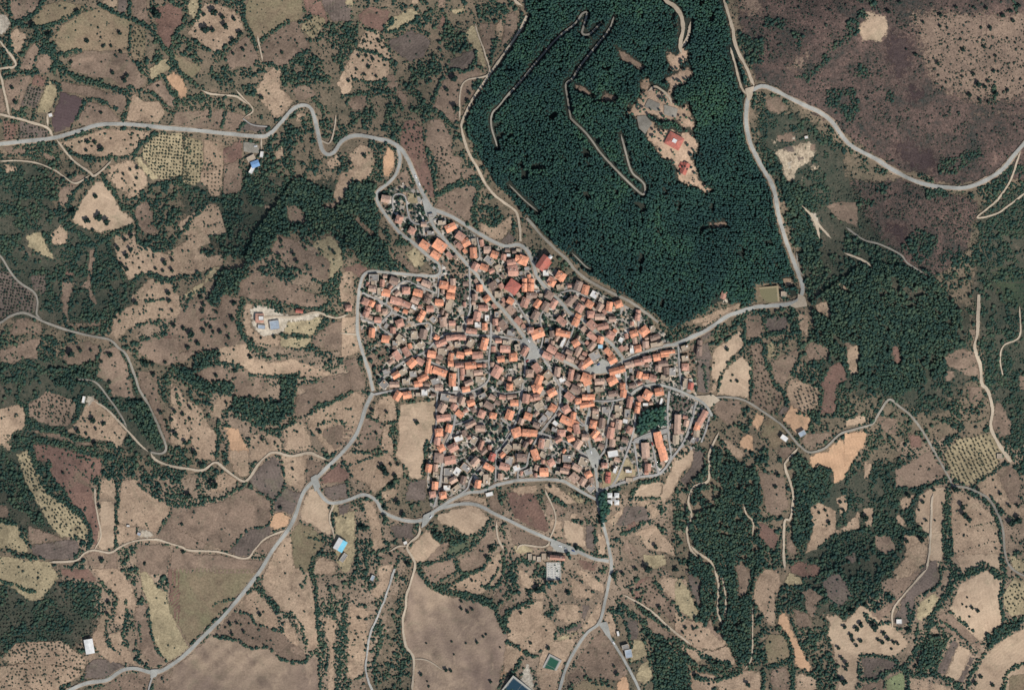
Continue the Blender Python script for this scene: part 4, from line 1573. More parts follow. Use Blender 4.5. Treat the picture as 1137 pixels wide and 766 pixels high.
class NT:
    def __init__(s, name):
        s.m = bpy.data.materials.new(name); s.m.use_nodes = True
        s.t = s.m.node_tree
        s.b = s.t.nodes["Principled BSDF"]
        s.b.inputs["Roughness"].default_value = .9
        s.b.inputs["Specular IOR Level"].default_value = .15
    def n(s, typ, **kw):
        nd = s.t.nodes.new("ShaderNode" + typ)
        for k, v in kw.items(): setattr(nd, k, v)
        return nd
    def l(s, a, b): s.t.links.new(a, b)
    def pos(s):
        return s.n("NewGeometry").outputs["Position"]
    def noise(s, vec, scale, detail=3, rough=.55, dist=0):
        nd = s.n("TexNoise"); nd.inputs["Scale"].default_value = scale
        nd.inputs["Detail"].default_value = detail; nd.inputs["Roughness"].default_value = rough
        nd.inputs["Distortion"].default_value = dist
        s.l(vec, nd.inputs["Vector"]); return nd.outputs[0]
    def ramp(s, fac, stops, interp='LINEAR'):
        nd = s.n("ValToRGB"); cr = nd.color_ramp; cr.interpolation = interp
        while len(cr.elements) < len(stops): cr.elements.new(.5)
        for e, (p, c) in zip(cr.elements, stops):
            e.position = p; e.color = c if len(c) == 4 else (*c, 1)
        s.l(fac, nd.inputs[0]); return nd.outputs[0]
    def mix(s, fac, a, b, typ='MIX'):
        nd = s.n("Mix", data_type='RGBA', blend_type=typ)
        for i, v in ((0, fac), (6, a), (7, b)):
            if isinstance(v, (float, int, tuple)): nd.inputs[i].default_value = v
            else: s.l(v, nd.inputs[i])
        return nd.outputs[2]
    def math(s, op, a, b=0.0):
        nd = s.n("Math", operation=op)
        for i, v in ((0, a), (1, b)):
            if isinstance(v, (float, int)): nd.inputs[i].default_value = v
            else: s.l(v, nd.inputs[i])
        return nd.outputs[0]
    def maprange(s, v, a, b, c, d):
        nd = s.n("MapRange")
        s.l(v, nd.inputs[0])
        for i, q in enumerate((a, b, c, d)): nd.inputs[i + 1].default_value = q
        return nd.outputs[0]
    def bump(s, h, dist, strength=1.0):
        nd = s.n("Bump"); nd.inputs["Distance"].default_value = dist; nd.inputs["Strength"].default_value = strength
        s.l(h, nd.inputs["Height"]); s.l(nd.outputs[0], s.b.inputs["Normal"])
    def ragged(s):
        """the sheet breaks up into tufts towards its margin"""
        p = s.pos()
        at = s.n("Attribute"); at.attribute_name = 'inside'
        nz = s.noise(p, .22, 4, .7)
        v = s.math('ADD', at.outputs["Fac"], s.maprange(nz, .25, .75, -.5, .5))
        s.l(s.maprange(v, .22, .5, 0, 1), s.b.inputs["Alpha"])
    def done(s, col):
        if isinstance(col, tuple): s.b.inputs["Base Color"].default_value = col
        else: s.l(col, s.b.inputs["Base Color"])
        return s.m

def sh(c, f):
    return tuple(min(255, v * f) for v in c)

def soil_mat(name, c, c2, dark=.78, plough=.035, speck=.27, scl=1.0, wsc=.075, wdist=6):
    """bare or dry-grass ground: broad stains, clods, faint plough lines"""
    t = NT(name); p = t.pos()
    big = t.noise(p, .016 * scl, 4, .6, .6)
    mid = t.noise(p, .06 * scl, 4, .6)
    fine = t.noise(p, .42, 3, .65)
    col = t.mix(t.maprange(big, .36, .66, 0, 1), lin(c), lin(c2))
    col = t.mix(t.maprange(mid, .48, .74, 0, .85), col, lin(sh(c2, dark)))
    col = t.mix(t.maprange(t.noise(p, .03 * scl, 5, .65, 1.5), .54, .72, 0, .42), col, lin((112, 108, 86)))
    col = t.mix(t.maprange(t.noise(p, .024 * scl, 3, .5, 2.5), .6, .66, 0, .3), col, lin(sh(c, 1.14)))
    oi = t.n("ObjectInfo")
    ang = t.math('MULTIPLY', oi.outputs["Random"], 3.1416)
    rot = t.n("VectorRotate", rotation_type='Z_AXIS'); t.l(p, rot.inputs["Vector"]); t.l(ang, rot.inputs["Angle"])
    wv = t.n("TexWave"); wv.inputs["Scale"].default_value = wsc; wv.inputs["Distortion"].default_value = wdist
    wv.inputs["Detail"].default_value = 2; wv.inputs["Detail Scale"].default_value = .25
    t.l(rot.outputs[0], wv.inputs["Vector"])
    v = t.math('ADD', t.maprange(wv.outputs[1], 0, 1, 1 - plough, 1 + plough), t.maprange(fine, .3, .7, -speck, speck))
    v = t.math('ADD', v, t.maprange(oi.outputs["Random"], 0, 1, -.09, .09))
    col = t.mix(1.0, col, t.n_gray(v), 'MULTIPLY')
    t.bump(fine, .5)
    t.ragged()
    return t.done(col)

def _gray(s, v):
    nd = s.n("CombineColor")
    for i in range(3): s.l(v, nd.inputs[i])
    return nd.outputs[0]
NT.n_gray = _gray

def scrub_ground(name, cols, scl, bias=0.0, fine_amt=.35, rag=True):
    t = NT(name); p = t.pos()
    a = t.noise(p, .011 * scl, 5, .62, .8)
    b = t.noise(p, .085 * scl, 5, .68)
    f = t.noise(p, .5, 3, .7)
    v = t.math('ADD', t.math('MULTIPLY', a, .55), t.math('MULTIPLY', b, .45))
    n = len(cols)
    col = t.ramp(v, [(.33 + bias + .36 * i / (n - 1), lin(c)) for i, c in enumerate(cols)])
    col = t.mix(1.0, col, t.n_gray(t.maprange(f, .25, .75, 1 - fine_amt, 1 + fine_amt)), 'MULTIPLY')
    t.bump(f, .6)
    if rag: t.ragged()
    return t.done(col)

SOIL = {
 't': soil_mat('tan_stubble', (168, 145, 121), (148, 126, 105)),
 'T': soil_mat('pale_tan_stubble', (176, 154, 129), (162, 139, 116), .85, .03, .12),
 'n': soil_mat('brown_dry_pasture', (136, 116, 99), (114, 98, 84)),
 'd': soil_mat('dark_tilled_earth', (112, 99, 90), (95, 85, 77), .8, .07, .25),
 'o': soil_mat('ochre_bare_field', (190, 154, 122), (176, 142, 112), .88, .04, .1),
 'g': soil_mat('olive_dry_meadow', (114, 107, 83), (132, 114, 93)),
 'y': soil_mat('yellow_dry_grass', (164, 149, 118), (142, 129, 102), .75, .03, .3),
 'r': soil_mat('reddish_brown_earth', (124, 98, 85), (109, 87, 77)),
 'v': soil_mat('purple_brown_earth', (88, 73, 72), (80, 67, 66), .9, .05, .12),
 's': soil_mat('streaked_brown_field', (154, 134, 113), (120, 103, 91), .84, .09, .14, .8, .014, 16),
 'p': soil_mat('pale_bare_yard', (190, 179, 160), (168, 156, 138)),
 'q': soil_mat('pale_quarry_rock', (176, 160, 136), (140, 124, 104), .7, .03, .4, 2.0),
 'G': soil_mat('dull_green_grass', (84, 92, 72), (98, 98, 78)),
 'Y': soil_mat('yellow_green_grass', (120, 128, 92), (134, 136, 102)),
 'c': soil_mat('peach_clearing_soil', (180, 153, 129), (158, 134, 112), .8, .02, .25),
 'h': scrub_ground('heath_ground', [(50, 58, 54), (78, 68, 62), (102, 84, 76), (138, 114, 100)], 2.3, .02, .7),
 'k': scrub_ground('dry_heath_ground', [(92, 82, 71), (116, 99, 86), (132, 113, 97), (146, 126, 108)], 2.0, 0, .45),
 'w': scrub_ground('burnt_heath_ground', [(60, 50, 50), (71, 60, 58), (84, 71, 66), (104, 88, 79)], 2.2, .06, .45),
 'm': scrub_ground('rough_pasture_ground', [(96, 88, 74), (126, 110, 93), (144, 125, 106), (164, 144, 123)], 1.7, 0, .38),
 'x': scrub_ground('dark_maquis_ground', [(50, 60, 52), (64, 68, 57), (80, 78, 66), (108, 96, 82)], 1.9, 0, .45),
 'e': scrub_ground('green_heath_ground', [(46, 60, 50), (60, 72, 56), (74, 82, 62), (90, 92, 72)], 1.5, 0, .35),
}
M_GROUND = scrub_ground('scrub_ground_soil', [(76, 75, 62), (102, 93, 77), (122, 107, 89), (146, 127, 106)], 1.5, 0, .35, False)

def paving(name, c, var=.12, patch=.2):
    t = NT(name); p = t.pos()
    a = t.noise(p, .035, 5, .68); f = t.noise(p, .7, 3, .6)
    v = t.math('ADD', t.maprange(a, .3, .7, 1 - patch, 1 + patch), t.maprange(f, .3, .7, -var, var))
    return t.done(t.mix(1.0, lin(c), t.n_gray(v), 'MULTIPLY'))
M_ROAD = {
 'A': paving('worn_pale_asphalt', (150, 149, 141), .14, .26),
 'B': paving('village_asphalt', (148, 145, 139), .2, .26),
 'C': paving('grey_gravel', (136, 130, 118), .18, .28),
 'D': paving('pale_dirt', (172, 157, 136), .14, .22),
 'Q': paving('pale_stone_track', (162, 160, 152), .25, .3),
}
M_VERGE = paving('gravel_verge', (150, 132, 112), .2, .35)

# yards, patios and kitchen gardens between the houses
def yard_mat():
    t = NT('village_yard_ground'); p = t.pos()
    d = t.n("VectorMath", operation='ADD')
    nz = t.n("TexNoise"); nz.inputs["Scale"].default_value = .12; t.l(p, nz.inputs["Vector"])
    sc = t.n("VectorMath", operation='SCALE'); sc.inputs["Scale"].default_value = 5
    t.l(nz.outputs[1], sc.inputs[0]); t.l(p, d.inputs[0]); t.l(sc.outputs[0], d.inputs[1])
    vo = t.n("TexVoronoi", distance='CHEBYCHEV'); vo.inputs["Scale"].default_value = .2
    t.l(d.outputs[0], vo.inputs["Vector"])
    sep = t.n("SeparateColor"); t.l(vo.outputs["Color"], sep.inputs[0])
    col = t.ramp(sep.outputs[0], [(0, lin((150, 142, 131))), (.2, lin((100, 97, 88))), (.34, lin((176, 163, 146))), (.48, lin((110, 97, 84))),
                                  (.6, lin((74, 80, 66))), (.72, lin((146, 141, 134))), (.84, lin((158, 136, 114))), (.94, lin((196, 188, 176)))], 'CONSTANT')
    f = t.noise(p, .35, 4, .65); a = t.noise(p, .04, 3, .6)
    v = t.math('ADD', t.maprange(f, .3, .7, .72, 1.2), t.maprange(a, .3, .7, -.12, .12))
    return t.done(t.mix(1.0, col, t.n_gray(v), 'MULTIPLY'))
M_YARD = yard_mat()

def roof_mat(name, c, var=.2, rnd=.22, tile=True):
    t = NT(name); p = t.pos()
    oi = t.n("ObjectInfo")
    f = t.noise(p, .8, 3, .65); a = t.noise(p, .22, 3, .6)
    v = t.math('ADD', t.maprange(f, .3, .7, 1 - var, 1 + var), t.maprange(oi.outputs["Random"], 0, 1, -rnd, rnd))
    v = t.math('ADD', v, t.maprange(a, .35, .65, -.12, .12))
    col = t.mix(1.0, lin(c), t.n_gray(v), 'MULTIPLY')
    if tile:
        col = t.mix(t.maprange(t.noise(p, .35, 4, .7), .46, .7, 0, .6), col, lin((124, 108, 98)))
        tc = t.n("TexCoord")
        wv = t.n("TexWave"); wv.inputs["Scale"].default_value = 6; t.l(tc.outputs["Object"], wv.inputs["Vector"])
        t.bump(wv.outputs[1], .05)
    t.b.inputs["Roughness"].default_value = .85
    return t.done(col)
M_ROOF = {
 'o': roof_mat('orange_roof_tiles', (220, 152, 118), .22, .2),
 'r': roof_mat('salmon_roof_tiles', (188, 142, 122), .24, .2),
 'R': roof_mat('red_roof_tiles', (176, 104, 90), .1, .06),
 'p': roof_mat('faded_pink_tiles', (182, 152, 132), .22, .14),
 'b': roof_mat('brown_old_tiles', (142, 120, 106), .22, .14),
 'g': roof_mat('grey_screed_roof', (140, 136, 130), .15, .15, False),
 't': roof_mat('beige_screed_roof', (162, 146, 126), .15, .12, False),
 'w': roof_mat('whitewashed_roof', (204, 202, 196), .14, .08, False),
 'B': roof_mat('pale_blue_sheet_roof', (150, 186, 200), .05, .05, False),
 'C': roof_mat('cyan_sheet_roof', (112, 176, 194), .05, .03, False),
 'U': roof_mat('blue_sheet_roof', (112, 146, 182), .08, .03, False),
 'S': roof_mat('slate_blue_grey_roof', (150, 160, 168), .08, .05, False),
 'K': roof_mat('dark_felt_roof', (70, 72, 82), .1, .05, False),
}
def wall_mat():
    t = NT('plastered_wall'); p = t.pos()
    oi = t.n("ObjectInfo")
    col = t.ramp(oi.outputs["Random"], [(0, lin((200, 188, 170))), (.35, lin((176, 158, 136))), (.6, lin((214, 205, 192))), (.8, lin((150, 134, 118))), (.92, lin((196, 160, 128)))], 'CONSTANT')
    return t.done(t.mix(1.0, col, t.n_gray(t.maprange(t.noise(p, .9, 4), .3, .7, .85, 1.1)), 'MULTIPLY'))
M_WALL = wall_mat()
def plain(name, c, rough=.8, var=.1):
    t = NT(name); p = t.pos()
    t.b.inputs["Roughness"].default_value = rough
    return t.done(t.mix(1.0, lin(c), t.n_gray(t.maprange(t.noise(p, 1.5, 3), .3, .7, 1 - var, 1 + var)), 'MULTIPLY'))
M_GLASS = plain('dark_window_glass', (40, 48, 54), .15)
M_BARK = plain('grey_brown_bark', (84, 72, 60))
M_STONE = plain('pale_stone', (190, 182, 168), .8, .2)
M_MARBLE = plain('tomb_marble', (196, 194, 186), .5, .12)
M_TYRE = plain('black_rubber', (32, 32, 34))

def leaf_mat(name, cols, var=.3, big=.38, bsc=.02):
    t = NT(name); p = t.pos()
    g = t.n("NewGeometry")
    n = len(cols)
    v = t.math('ADD', t.math('MULTIPLY', g.outputs["Random Per Island"], 1 - big), t.math('MULTIPLY', t.maprange(t.noise(p, bsc, 5, .62, .8), .32, .68, 0, 1), big))
    col = t.ramp(v, [(.1 + .8 * i / (n - 1), lin(c)) for i, c in enumerate(cols)])
    col = t.mix(1.0, col, t.n_gray(t.maprange(t.noise(p, .9, 3), .3, .7, 1 - var, 1 + var)), 'MULTIPLY')
    t.b.inputs["Roughness"].default_value = .75
    return t.done(col)
M_PINE = leaf_mat('pine_needles', [(33, 57, 56), (40, 66, 61), (48, 76, 65), (62, 91, 68)], .18, .6, .011)
M_OAK = leaf_mat('evergreen_oak_leaves', [(34, 56, 51), (43, 65, 57), (54, 74, 60), (74, 88, 68)], .26)
M_SCRUB = leaf_mat('maquis_leaves', [(36, 50, 46), (46, 58, 52), (58, 67, 57), (76, 79, 66)])
M_GARDEN = leaf_mat('garden_leaves', [(27, 46, 44), (36, 56, 50), (50, 67, 56), (74, 85, 68)])
M_OLIVE = leaf_mat('olive_leaves', [(46, 54, 47), (58, 66, 55), (72, 76, 63)])
M_TREE = leaf_mat('field_oak_leaves', [(24, 40, 36), (32, 50, 43), (42, 57, 46)])

# ------------------------------------------------------------ object helpers
def link(name, me, mats, parent=None):
    o = bpy.data.objects.new(name, me); COL.objects.link(o)
    for m in (mats if isinstance(mats, (list, tuple)) else [mats]):
        if me is not None: me.materials.append(m)
    if parent is not None: o.parent = parent
    return o

def tag(o, label=None, cat=None, group=None, kind=None):
    if label: o['label'] = label
    if cat: o['category'] = cat
    if group: o['group'] = group
    if kind: o['kind'] = kind
    return o

def mesh(name, v, f):
    me = bpy.data.meshes.new(name); me.from_pydata(v, [], f); me.update(); return me

def fast_mesh(name, V, F, mi=None):
    """V (n,3), F (m,3) triangles"""
    me = bpy.data.meshes.new(name)
    n, m = len(V), len(F)
    me.vertices.add(n); me.vertices.foreach_set('co', np.ascontiguousarray(V, np.float32).ravel())
    me.loops.add(m * 3); me.loops.foreach_set('vertex_index', np.ascontiguousarray(F, np.int32).ravel())
    me.polygons.add(m); me.polygons.foreach_set('loop_start', np.arange(0, m * 3, 3, dtype=np.int32))
    if mi is not None: me.polygons.foreach_set('material_index', np.ascontiguousarray(mi, np.int32))
    me.update(calc_edges=True); me.validate()
    return me

def struct(name, me, mat, label=None):
    return tag(link(name, me, mat), label=label, kind='structure')

# ------------------------------------------------------------ the ground: one sheet
def ground():
    fx = np.arange(-60, W0 + 61, 3.5); fy = np.arange(-60, H0 + 61, 3.5)
    xs = np.concatenate([np.linspace(-3000, -90, 16), fx, np.linspace(W0 + 90, W0 + 3000, 16)])
    ys = np.concatenate([np.linspace(-3000, -90, 16), fy, np.linspace(H0 + 90, H0 + 3000, 16)])
    X, Y = np.meshgrid(xs, ys); Z = hpx(X, Y)
    V = np.stack([(X - W0 / 2) * S, (H0 / 2 - Y) * S, Z], -1).reshape(-1, 3)
    nx, ny = len(xs), len(ys)
    i = (np.arange(ny - 1)[:, None] * nx + np.arange(nx - 1)[None]).ravel()
    F = np.concatenate([np.stack([i, i + nx, i + nx + 1], 1), np.stack([i, i + nx + 1, i + 1], 1)])
    me = fast_mesh('ground', V, F)
    me.polygons.foreach_set('use_smooth', np.ones(len(F), bool))
    return struct('ground', me, M_GROUND)
ground()

def grow_poly(pts, d):
    a = np.array(pts, float); n = len(a); out = []
    ar = sum(a[i][0] * a[(i + 1) % n][1] - a[(i + 1) % n][0] * a[i][1] for i in range(n))
    sg = 1 if ar > 0 else -1
    for i in range(n):
        e0 = a[i] - a[i - 1]; e1 = a[(i + 1) % n] - a[i]
        n0 = np.array([e0[1], -e0[0]]) / (np.linalg.norm(e0) + 1e-9); n1 = np.array([e1[1], -e1[0]]) / (np.linalg.norm(e1) + 1e-9)
        b = n0 + n1; L = np.linalg.norm(b)
        b = b / L if L > .3 else n0
        out.append(tuple(a[i] + sg * b * d))
    return out

def smooth_closed(pts, step=3.0, jit=0.9, seed=0):
    """resample a traced outline, soften its corners, roughen it"""
    r = np.random.default_rng(seed)
    a = np.array(pts, float); n = len(a)
    q = []
    for i in range(n):                                   # one round of corner cutting
        p0, p1 = a[i], a[(i + 1) % n]
        q += [p0 * .94 + p1 * .06, p0 * .06 + p1 * .94]
    out = []
    for i in range(len(q)):
        p0, p1 = q[i], q[(i + 1) % len(q)]
        L = np.linalg.norm(p1 - p0); k = max(1, int(L / step))
        for s in range(k): out.append(p0 + (p1 - p0) * s / k)
    out = np.array(out)
    j = np.stack([vnoise(out[:, 0] + 31 * (seed % 17), out[:, 1], 7, 0) - .5, vnoise(out[:, 0], out[:, 1] + 57, 7, 1) - .5], -1) * 2.2 * jit
    return out + j + r.normal(0, .22 * jit, out.shape)

def drape(name, outline, mat, dz, cell=4.5, kind='structure', label=None, fall=0):
    o = np.array(outline, float)
    x0, y0 = o.min(0); x1, y1 = o.max(0)
    gx, gy = np.meshgrid(np.arange(x0 + cell / 2, x1, cell), np.arange(y0 + cell / 2, y1, cell))
    gx = gx.ravel(); gy = gy.ravel()
    if len(gx):
        ins = in_poly(o, gx, gy)
        gx, gy = gx[ins], gy[ins]
    vs = [Vector((float(a), float(b))) for a, b in o] + [Vector((float(a), float(b))) for a, b in zip(gx, gy)]
    n = len(o)
    res = delaunay_2d_cdt(vs, [], [list(range(n))], 1, 1e-4)
    vv = np.array([(v.x, v.y) for v in res[0]])
    if len(vv) < 3: return None
    z = hpx(vv[:, 0], vv[:, 1]) + dz
    V = np.stack([(vv[:, 0] - W0 / 2) * S, (H0 / 2 - vv[:, 1]) * S, z], -1)
    F = []
    for f in res[2]:
        if len(f) == 3: F.append(f)
        elif len(f) > 3: F += [(f[0], f[i], f[i + 1]) for i in range(1, len(f) - 1)]
    F = np.array(F)
    if len(F) == 0: return None
    A, B, C = V[F[:, 0]], V[F[:, 1]], V[F[:, 2]]
    cr = (B[:, 0] - A[:, 0]) * (C[:, 1] - A[:, 1]) - (B[:, 1] - A[:, 1]) * (C[:, 0] - A[:, 0])
    F[cr < 0] = F[cr < 0][:, ::-1]
    me = fast_mesh(name, V, F)
    me.polygons.foreach_set('use_smooth', np.ones(len(F), bool))
    if fall:                                             # how far each corner lies inside the outline: the worn margin of the plot
        dist = np.sqrt(((vv[:, None, :] - o[None]) ** 2).sum(-1)).min(1)
        at = me.attributes.new('inside', 'FLOAT', 'POINT')
        at.data.foreach_set('value', np.clip(dist / fall, 0, 1).astype(np.float32))
    ob = link(name, me, mat)
    return tag(ob, label=label, kind=kind)

# ------------------------------------------------------------ heath, then fields
FIELD = np.zeros((MH, MW), bool)
CROP = np.zeros((MH, MW), bool)
CLEAR = np.zeros((MH, MW), bool)
FOREST = [(583,-40),(800,-40),(805,8),(818,60),(828,92),(826,118),(830,165),(856,210),(864,250),(880,298),(888,326),(880,334),(864,314),(838,316),(836,337),(812,338),(800,336),(772,352),(755,362),(742,366),(732,352),
          (700,333),(676,318),(652,304),(636,288),(606,264),(588,246),(576,228),(552,206),(532,172),(520,150),(517,128),(535,100),(560,62),(584,26)]
drape('forest_floor', smooth_closed(FOREST, 4, .8, 9), scrub_ground('needle_litter', [(34, 44, 42), (44, 52, 46), (56, 58, 50), (78, 74, 62)], 1.5, 0, .3), .05, 5, fall=4)
HEATH = np.zeros((MH, MW), bool)
nsheet = 0
for org, ln in tiles(HEATH_TXT):
    k, pts = ln.split(' ', 1)
    pts = [push(*loc(org, *map(float, q.split(',')))) for q in pts.split()]
    out = smooth_closed(pts, 3.0, 2.2, nsheet)
    if k in 'hkwT': HEATH |= poly_mask(out)
    if k in 'wT': CROP |= poly_mask(out)
    drape({'m': 'rough_pasture', 'x': 'maquis_ground', 'e': 'maquis_ground'}.get(k, 'heath'), out, SOIL[k], .2 + .006 * (nsheet % 32), 6, fall={'h': 9, 'm': 25, 'x': 22, 'e': 26, 'k': 24, 'T': 6, 'w': 20}.get(k, 14))
    nsheet += 1
VILLAGE = [(428,214),(452,200),(470,212),(486,238),(545,268),(584,272),(604,292),(640,312),(676,330),(714,350),(742,374),(752,386),(772,388),(774,440),(792,462),
           (776,496),(752,512),(736,528),(710,532),(686,542),(666,552),(640,540),(600,530),(560,532),(522,545),(496,556),(478,566),(474,540),(476,500),(484,470),(484,442),(452,441),(422,436),
           (414,410),(402,380),(399,320),(412,304),(488,308),(468,282),(436,252),(420,226)]
VIL = poly_mask(VILLAGE)
drape('village_ground', smooth_closed(VILLAGE, 4, 1.2, 3), M_YARD, .42, 5)
LEVEL = np.zeros((MH, MW), int)                          # sheets that overlap lie 10 cm apart
for fi, (org, ln) in enumerate(tiles(FIELDS_TXT)):
    k, pts = ln.split(' ', 1)
    pts = [push(*loc(org, *map(float, q.split(',')))) for q in pts.split()]
    out = smooth_closed(grow_poly(pts, {'c': 1.8, 'p': .5, 'q': .5}.get(k, 1.3)), 3.0, 1.6 if k == 'c' else .8, fi)
    m = poly_mask(out)
    FIELD |= m
    if k == 'c': CLEAR |= m
    if k in 'oTvscp': CROP |= m
    nm = {'c': 'clearing', 'q': 'quarry_ground', 'p': 'yard_ground', 'G': 'lawn', 'Y': 'lawn', 'g': 'meadow', 'y': 'meadow'}.get(k, 'field')
    lv = min(int(LEVEL[grow1(m)].max()) + 1, 8) if m.any() else 1
    LEVEL[m] = lv
    drape(nm, out, SOIL[k], .44 + .1 * lv, fall={'c': 5.5, 'q': 6, 'p': 4}.get(k, 2.8))

# ------------------------------------------------------------ roads and tracks
ROAD = np.zeros((MH, MW), bool)
STREETS = []
def catmull(pts, step=1.6):
    a = np.array(pts, float)
    a = np.vstack([2 * a[0] - a[1], a, 2 * a[-1] - a[-2]])
    out = []
    for i in range(1, len(a) - 2):
        p0, p1, p2, p3 = a[i - 1], a[i], a[i + 1], a[i + 2]
        n = max(2, int(np.linalg.norm(p2 - p1) / step))
        for s in range(n):
            t = s / n
            out.append(.5 * ((2 * p1) + (-p0 + p2) * t + (2 * p0 - 5 * p1 + 4 * p2 - p3) * t * t + (-p0 + 3 * p1 - 3 * p2 + p3) * t ** 3))
    out.append(a[-2])
    return np.array(out)

def ribbon(name, c, w, mat, dz, rough=.0, seed=0, taper=False):
    r = np.random.default_rng(seed)
    d = np.gradient(c, axis=0); d /= np.linalg.norm(d, axis=1)[:, None] + 1e-9
    nrm = np.stack([-d[:, 1], d[:, 0]], -1)
    n = len(c)
    wl = w / 2 * (1 + rough * (vnoise(c[:, 0], c[:, 1], 9, 2) - .5) * 2 + r.normal(0, rough * .25, n))
    wr = w / 2 * (1 + rough * (vnoise(c[:, 0] + 90, c[:, 1], 9, 3) - .5) * 2 + r.normal(0, rough * .25, n))
    if taper:
        L = np.concatenate([[0], np.cumsum(np.linalg.norm(np.diff(c, axis=0), axis=1))])
        k = np.clip(np.minimum(L, L[-1] - L) / 5, .25, 1); wl = wl * k; wr = wr * k
    rows = [c + nrm * wl[:, None], c, c - nrm * wr[:, None]]
    V = np.concatenate([np.stack([(q[:, 0] - W0 / 2) * S, (H0 / 2 - q[:, 1]) * S, hpx(q[:, 0], q[:, 1]) + dz], -1) for q in rows])
    i = np.arange(n - 1)
    F = np.concatenate([np.stack([i, i + 1, i + n], 1), np.stack([i + 1, i + n + 1, i + n], 1), np.stack([i + n, i + n + 1, i + 2 * n], 1), np.stack([i + n + 1, i + 2 * n + 1, i + 2 * n], 1)])
    A, B, C = V[F[:, 0]], V[F[:, 1]], V[F[:, 2]]
    cr = (B[:, 0] - A[:, 0]) * (C[:, 1] - A[:, 1]) - (B[:, 1] - A[:, 1]) * (C[:, 0] - A[:, 0])
    F[cr < 0] = F[cr < 0][:, ::-1]
    return struct(name, fast_mesh(name, V, F), mat)

_rl = ROADS_TXT.strip().splitlines()
_road_polys = []
for ri in range(0, len(_rl), 2):
    kind, w, nm = _rl[ri].split(' ', 2); w = float(w)
    pts = [tuple(map(float, q.split(','))) for q in _rl[ri + 1].split()]
    c = catmull(pts)
    _road_polys.append((kind, w, nm, c))
    if nm != '-': STREETS.append((nm, c, kind))
    name = {'A': 'road', 'B': 'street', 'C': 'lane', 'D': 'track', 'Q': 'track'}[kind]
    base = {'A': 1.75, 'B': 1.60, 'C': 1.50, 'D': 1.40, 'Q': 1.42}[kind] + .0022 * (ri // 2)
    ribbon(name, c, w, M_ROAD[kind], base, {'A': .13, 'B': .2, 'C': .25, 'D': .4, 'Q': .45}[kind], ri, kind in 'CD' and nm == '-')
    if kind == 'A' and w > 3.0:
        ribbon('verge', c, w + 1.8, M_VERGE, 1.32 + .002 * (ri // 2), .35, ri + 500)
    for q in c: disc(ROAD, q[0], q[1], w / 2 + .9)

def patch(name, pts, mat, dz, jit=.3):
    o = smooth_closed(pts, 2.5, jit, 77) if jit else np.array(pts, float)
    drape(name, o, mat, dz + .75, 4, fall=2.5)
    ROAD.__ior__(poly_mask(o))
# paved squares and forecourts
patch('square', [(579,376),(587,375),(601,389),(600,396),(588,403),(583,401),(588,390),(578,380)], M_ROAD['A'], 1.22)
patch('square', [(650,408),(662,404),(668,398),(676,402),(682,400),(684,410),(672,414),(654,415)], M_ROAD['A'], 1.23)
patch('pavement', [(468,220),(478,228),(486,238),(480,244),(473,240)], M_ROAD['A'], 1.24)
patch('pavement', [(768,440),(792,438),(800,444),(789,452),(778,448)], M_ROAD['D'], 1.0)
patch('pavement', [(650,500),(660,496),(667,508),(663,524),(658,520)], M_ROAD['A'], 1.25)
patch('pavement', [(612,600),(630,606),(644,612),(640,616),(618,612),(611,605)], M_ROAD['A'], 1.21)
patch('pavement', [(664,692),(674,690),(680,712),(672,704)], M_ROAD['A'], 1.2)
patch('pavement', [(700,491),(716,484),(741,475),(741,481),(722,486),(708,492)], M_ROAD['B'], 1.26)
patch('pavement', [(682,536),(694,508),(700,508),(708,528)], SOIL['y'], .85)
patch('pavement', [(668,546),(684,538),(690,520),(680,518),(668,525)], SOIL['y'], .84)
patch('pavement', [(270,157),(286,160),(288,170),(270,168)], M_ROAD['C'], .9)
patch('pavement', [(826,100),(836,97),(833,112),(829,114)], M_ROAD['D'], 1.27)
for q in ([(719,112),(732,117),(729,126),(714,121)],[(736,118),(752,123),(749,133),(736,129)],[(706,131),(716,130),(723,139),(715,151),(708,144)]): patch('pavement', q, M_ROAD['C'], 1.1)
patch('pavement', [(886,326),(894,330),(896,340),(884,342),(876,340),(886,334)], M_ROAD['D'], 1.02)
patch('pavement', [(470,572),(482,566),(482,572),(474,582),(468,586)], M_ROAD['A'], 1.28)
patch('pavement', [(345,530),(352,526),(356,540),(350,546)], M_ROAD['A'], 1.29)
patch('pavement', [(168,742),(178,742),(174,750),(168,752)], M_ROAD['A'], 1.3)

# ------------------------------------------------------------ buildings
def box(v, f, x0, x1, y0, y1, z0, z1, top=True, bottom=True):
    b = len(v)
    v += [(x0,y0,z0),(x1,y0,z0),(x1,y1,z0),(x0,y1,z0),(x0,y0,z1),(x1,y0,z1),(x1,y1,z1),(x0,y1,z1)]
    f += [(b,b+1,b+5,b+4),(b+1,b+2,b+6,b+5),(b+2,b+3,b+7,b+6),(b+3,b,b+4,b+7)]
    if top: f.append((b+4,b+5,b+6,b+7))
    if bottom: f.append((b+3,b+2,b+1,b))

def gable_wall(v, f, x0, x1, y0, y1, z0, ze, zr):
    b = len(v); ym = (y0 + y1) / 2
    v += [(x0,y0,z0),(x1,y0,z0),(x1,y1,z0),(x0,y1,z0),(x0,y0,ze),(x1,y0,ze),(x1,y1,ze),(x0,y1,ze),(x0,ym,zr),(x1,ym,zr)]
    f += [(b,b+1,b+5,b+4),(b+1,b+2,b+6,b+9,b+5),(b+2,b+3,b+7,b+6),(b+3,b,b+4,b+8,b+7)]

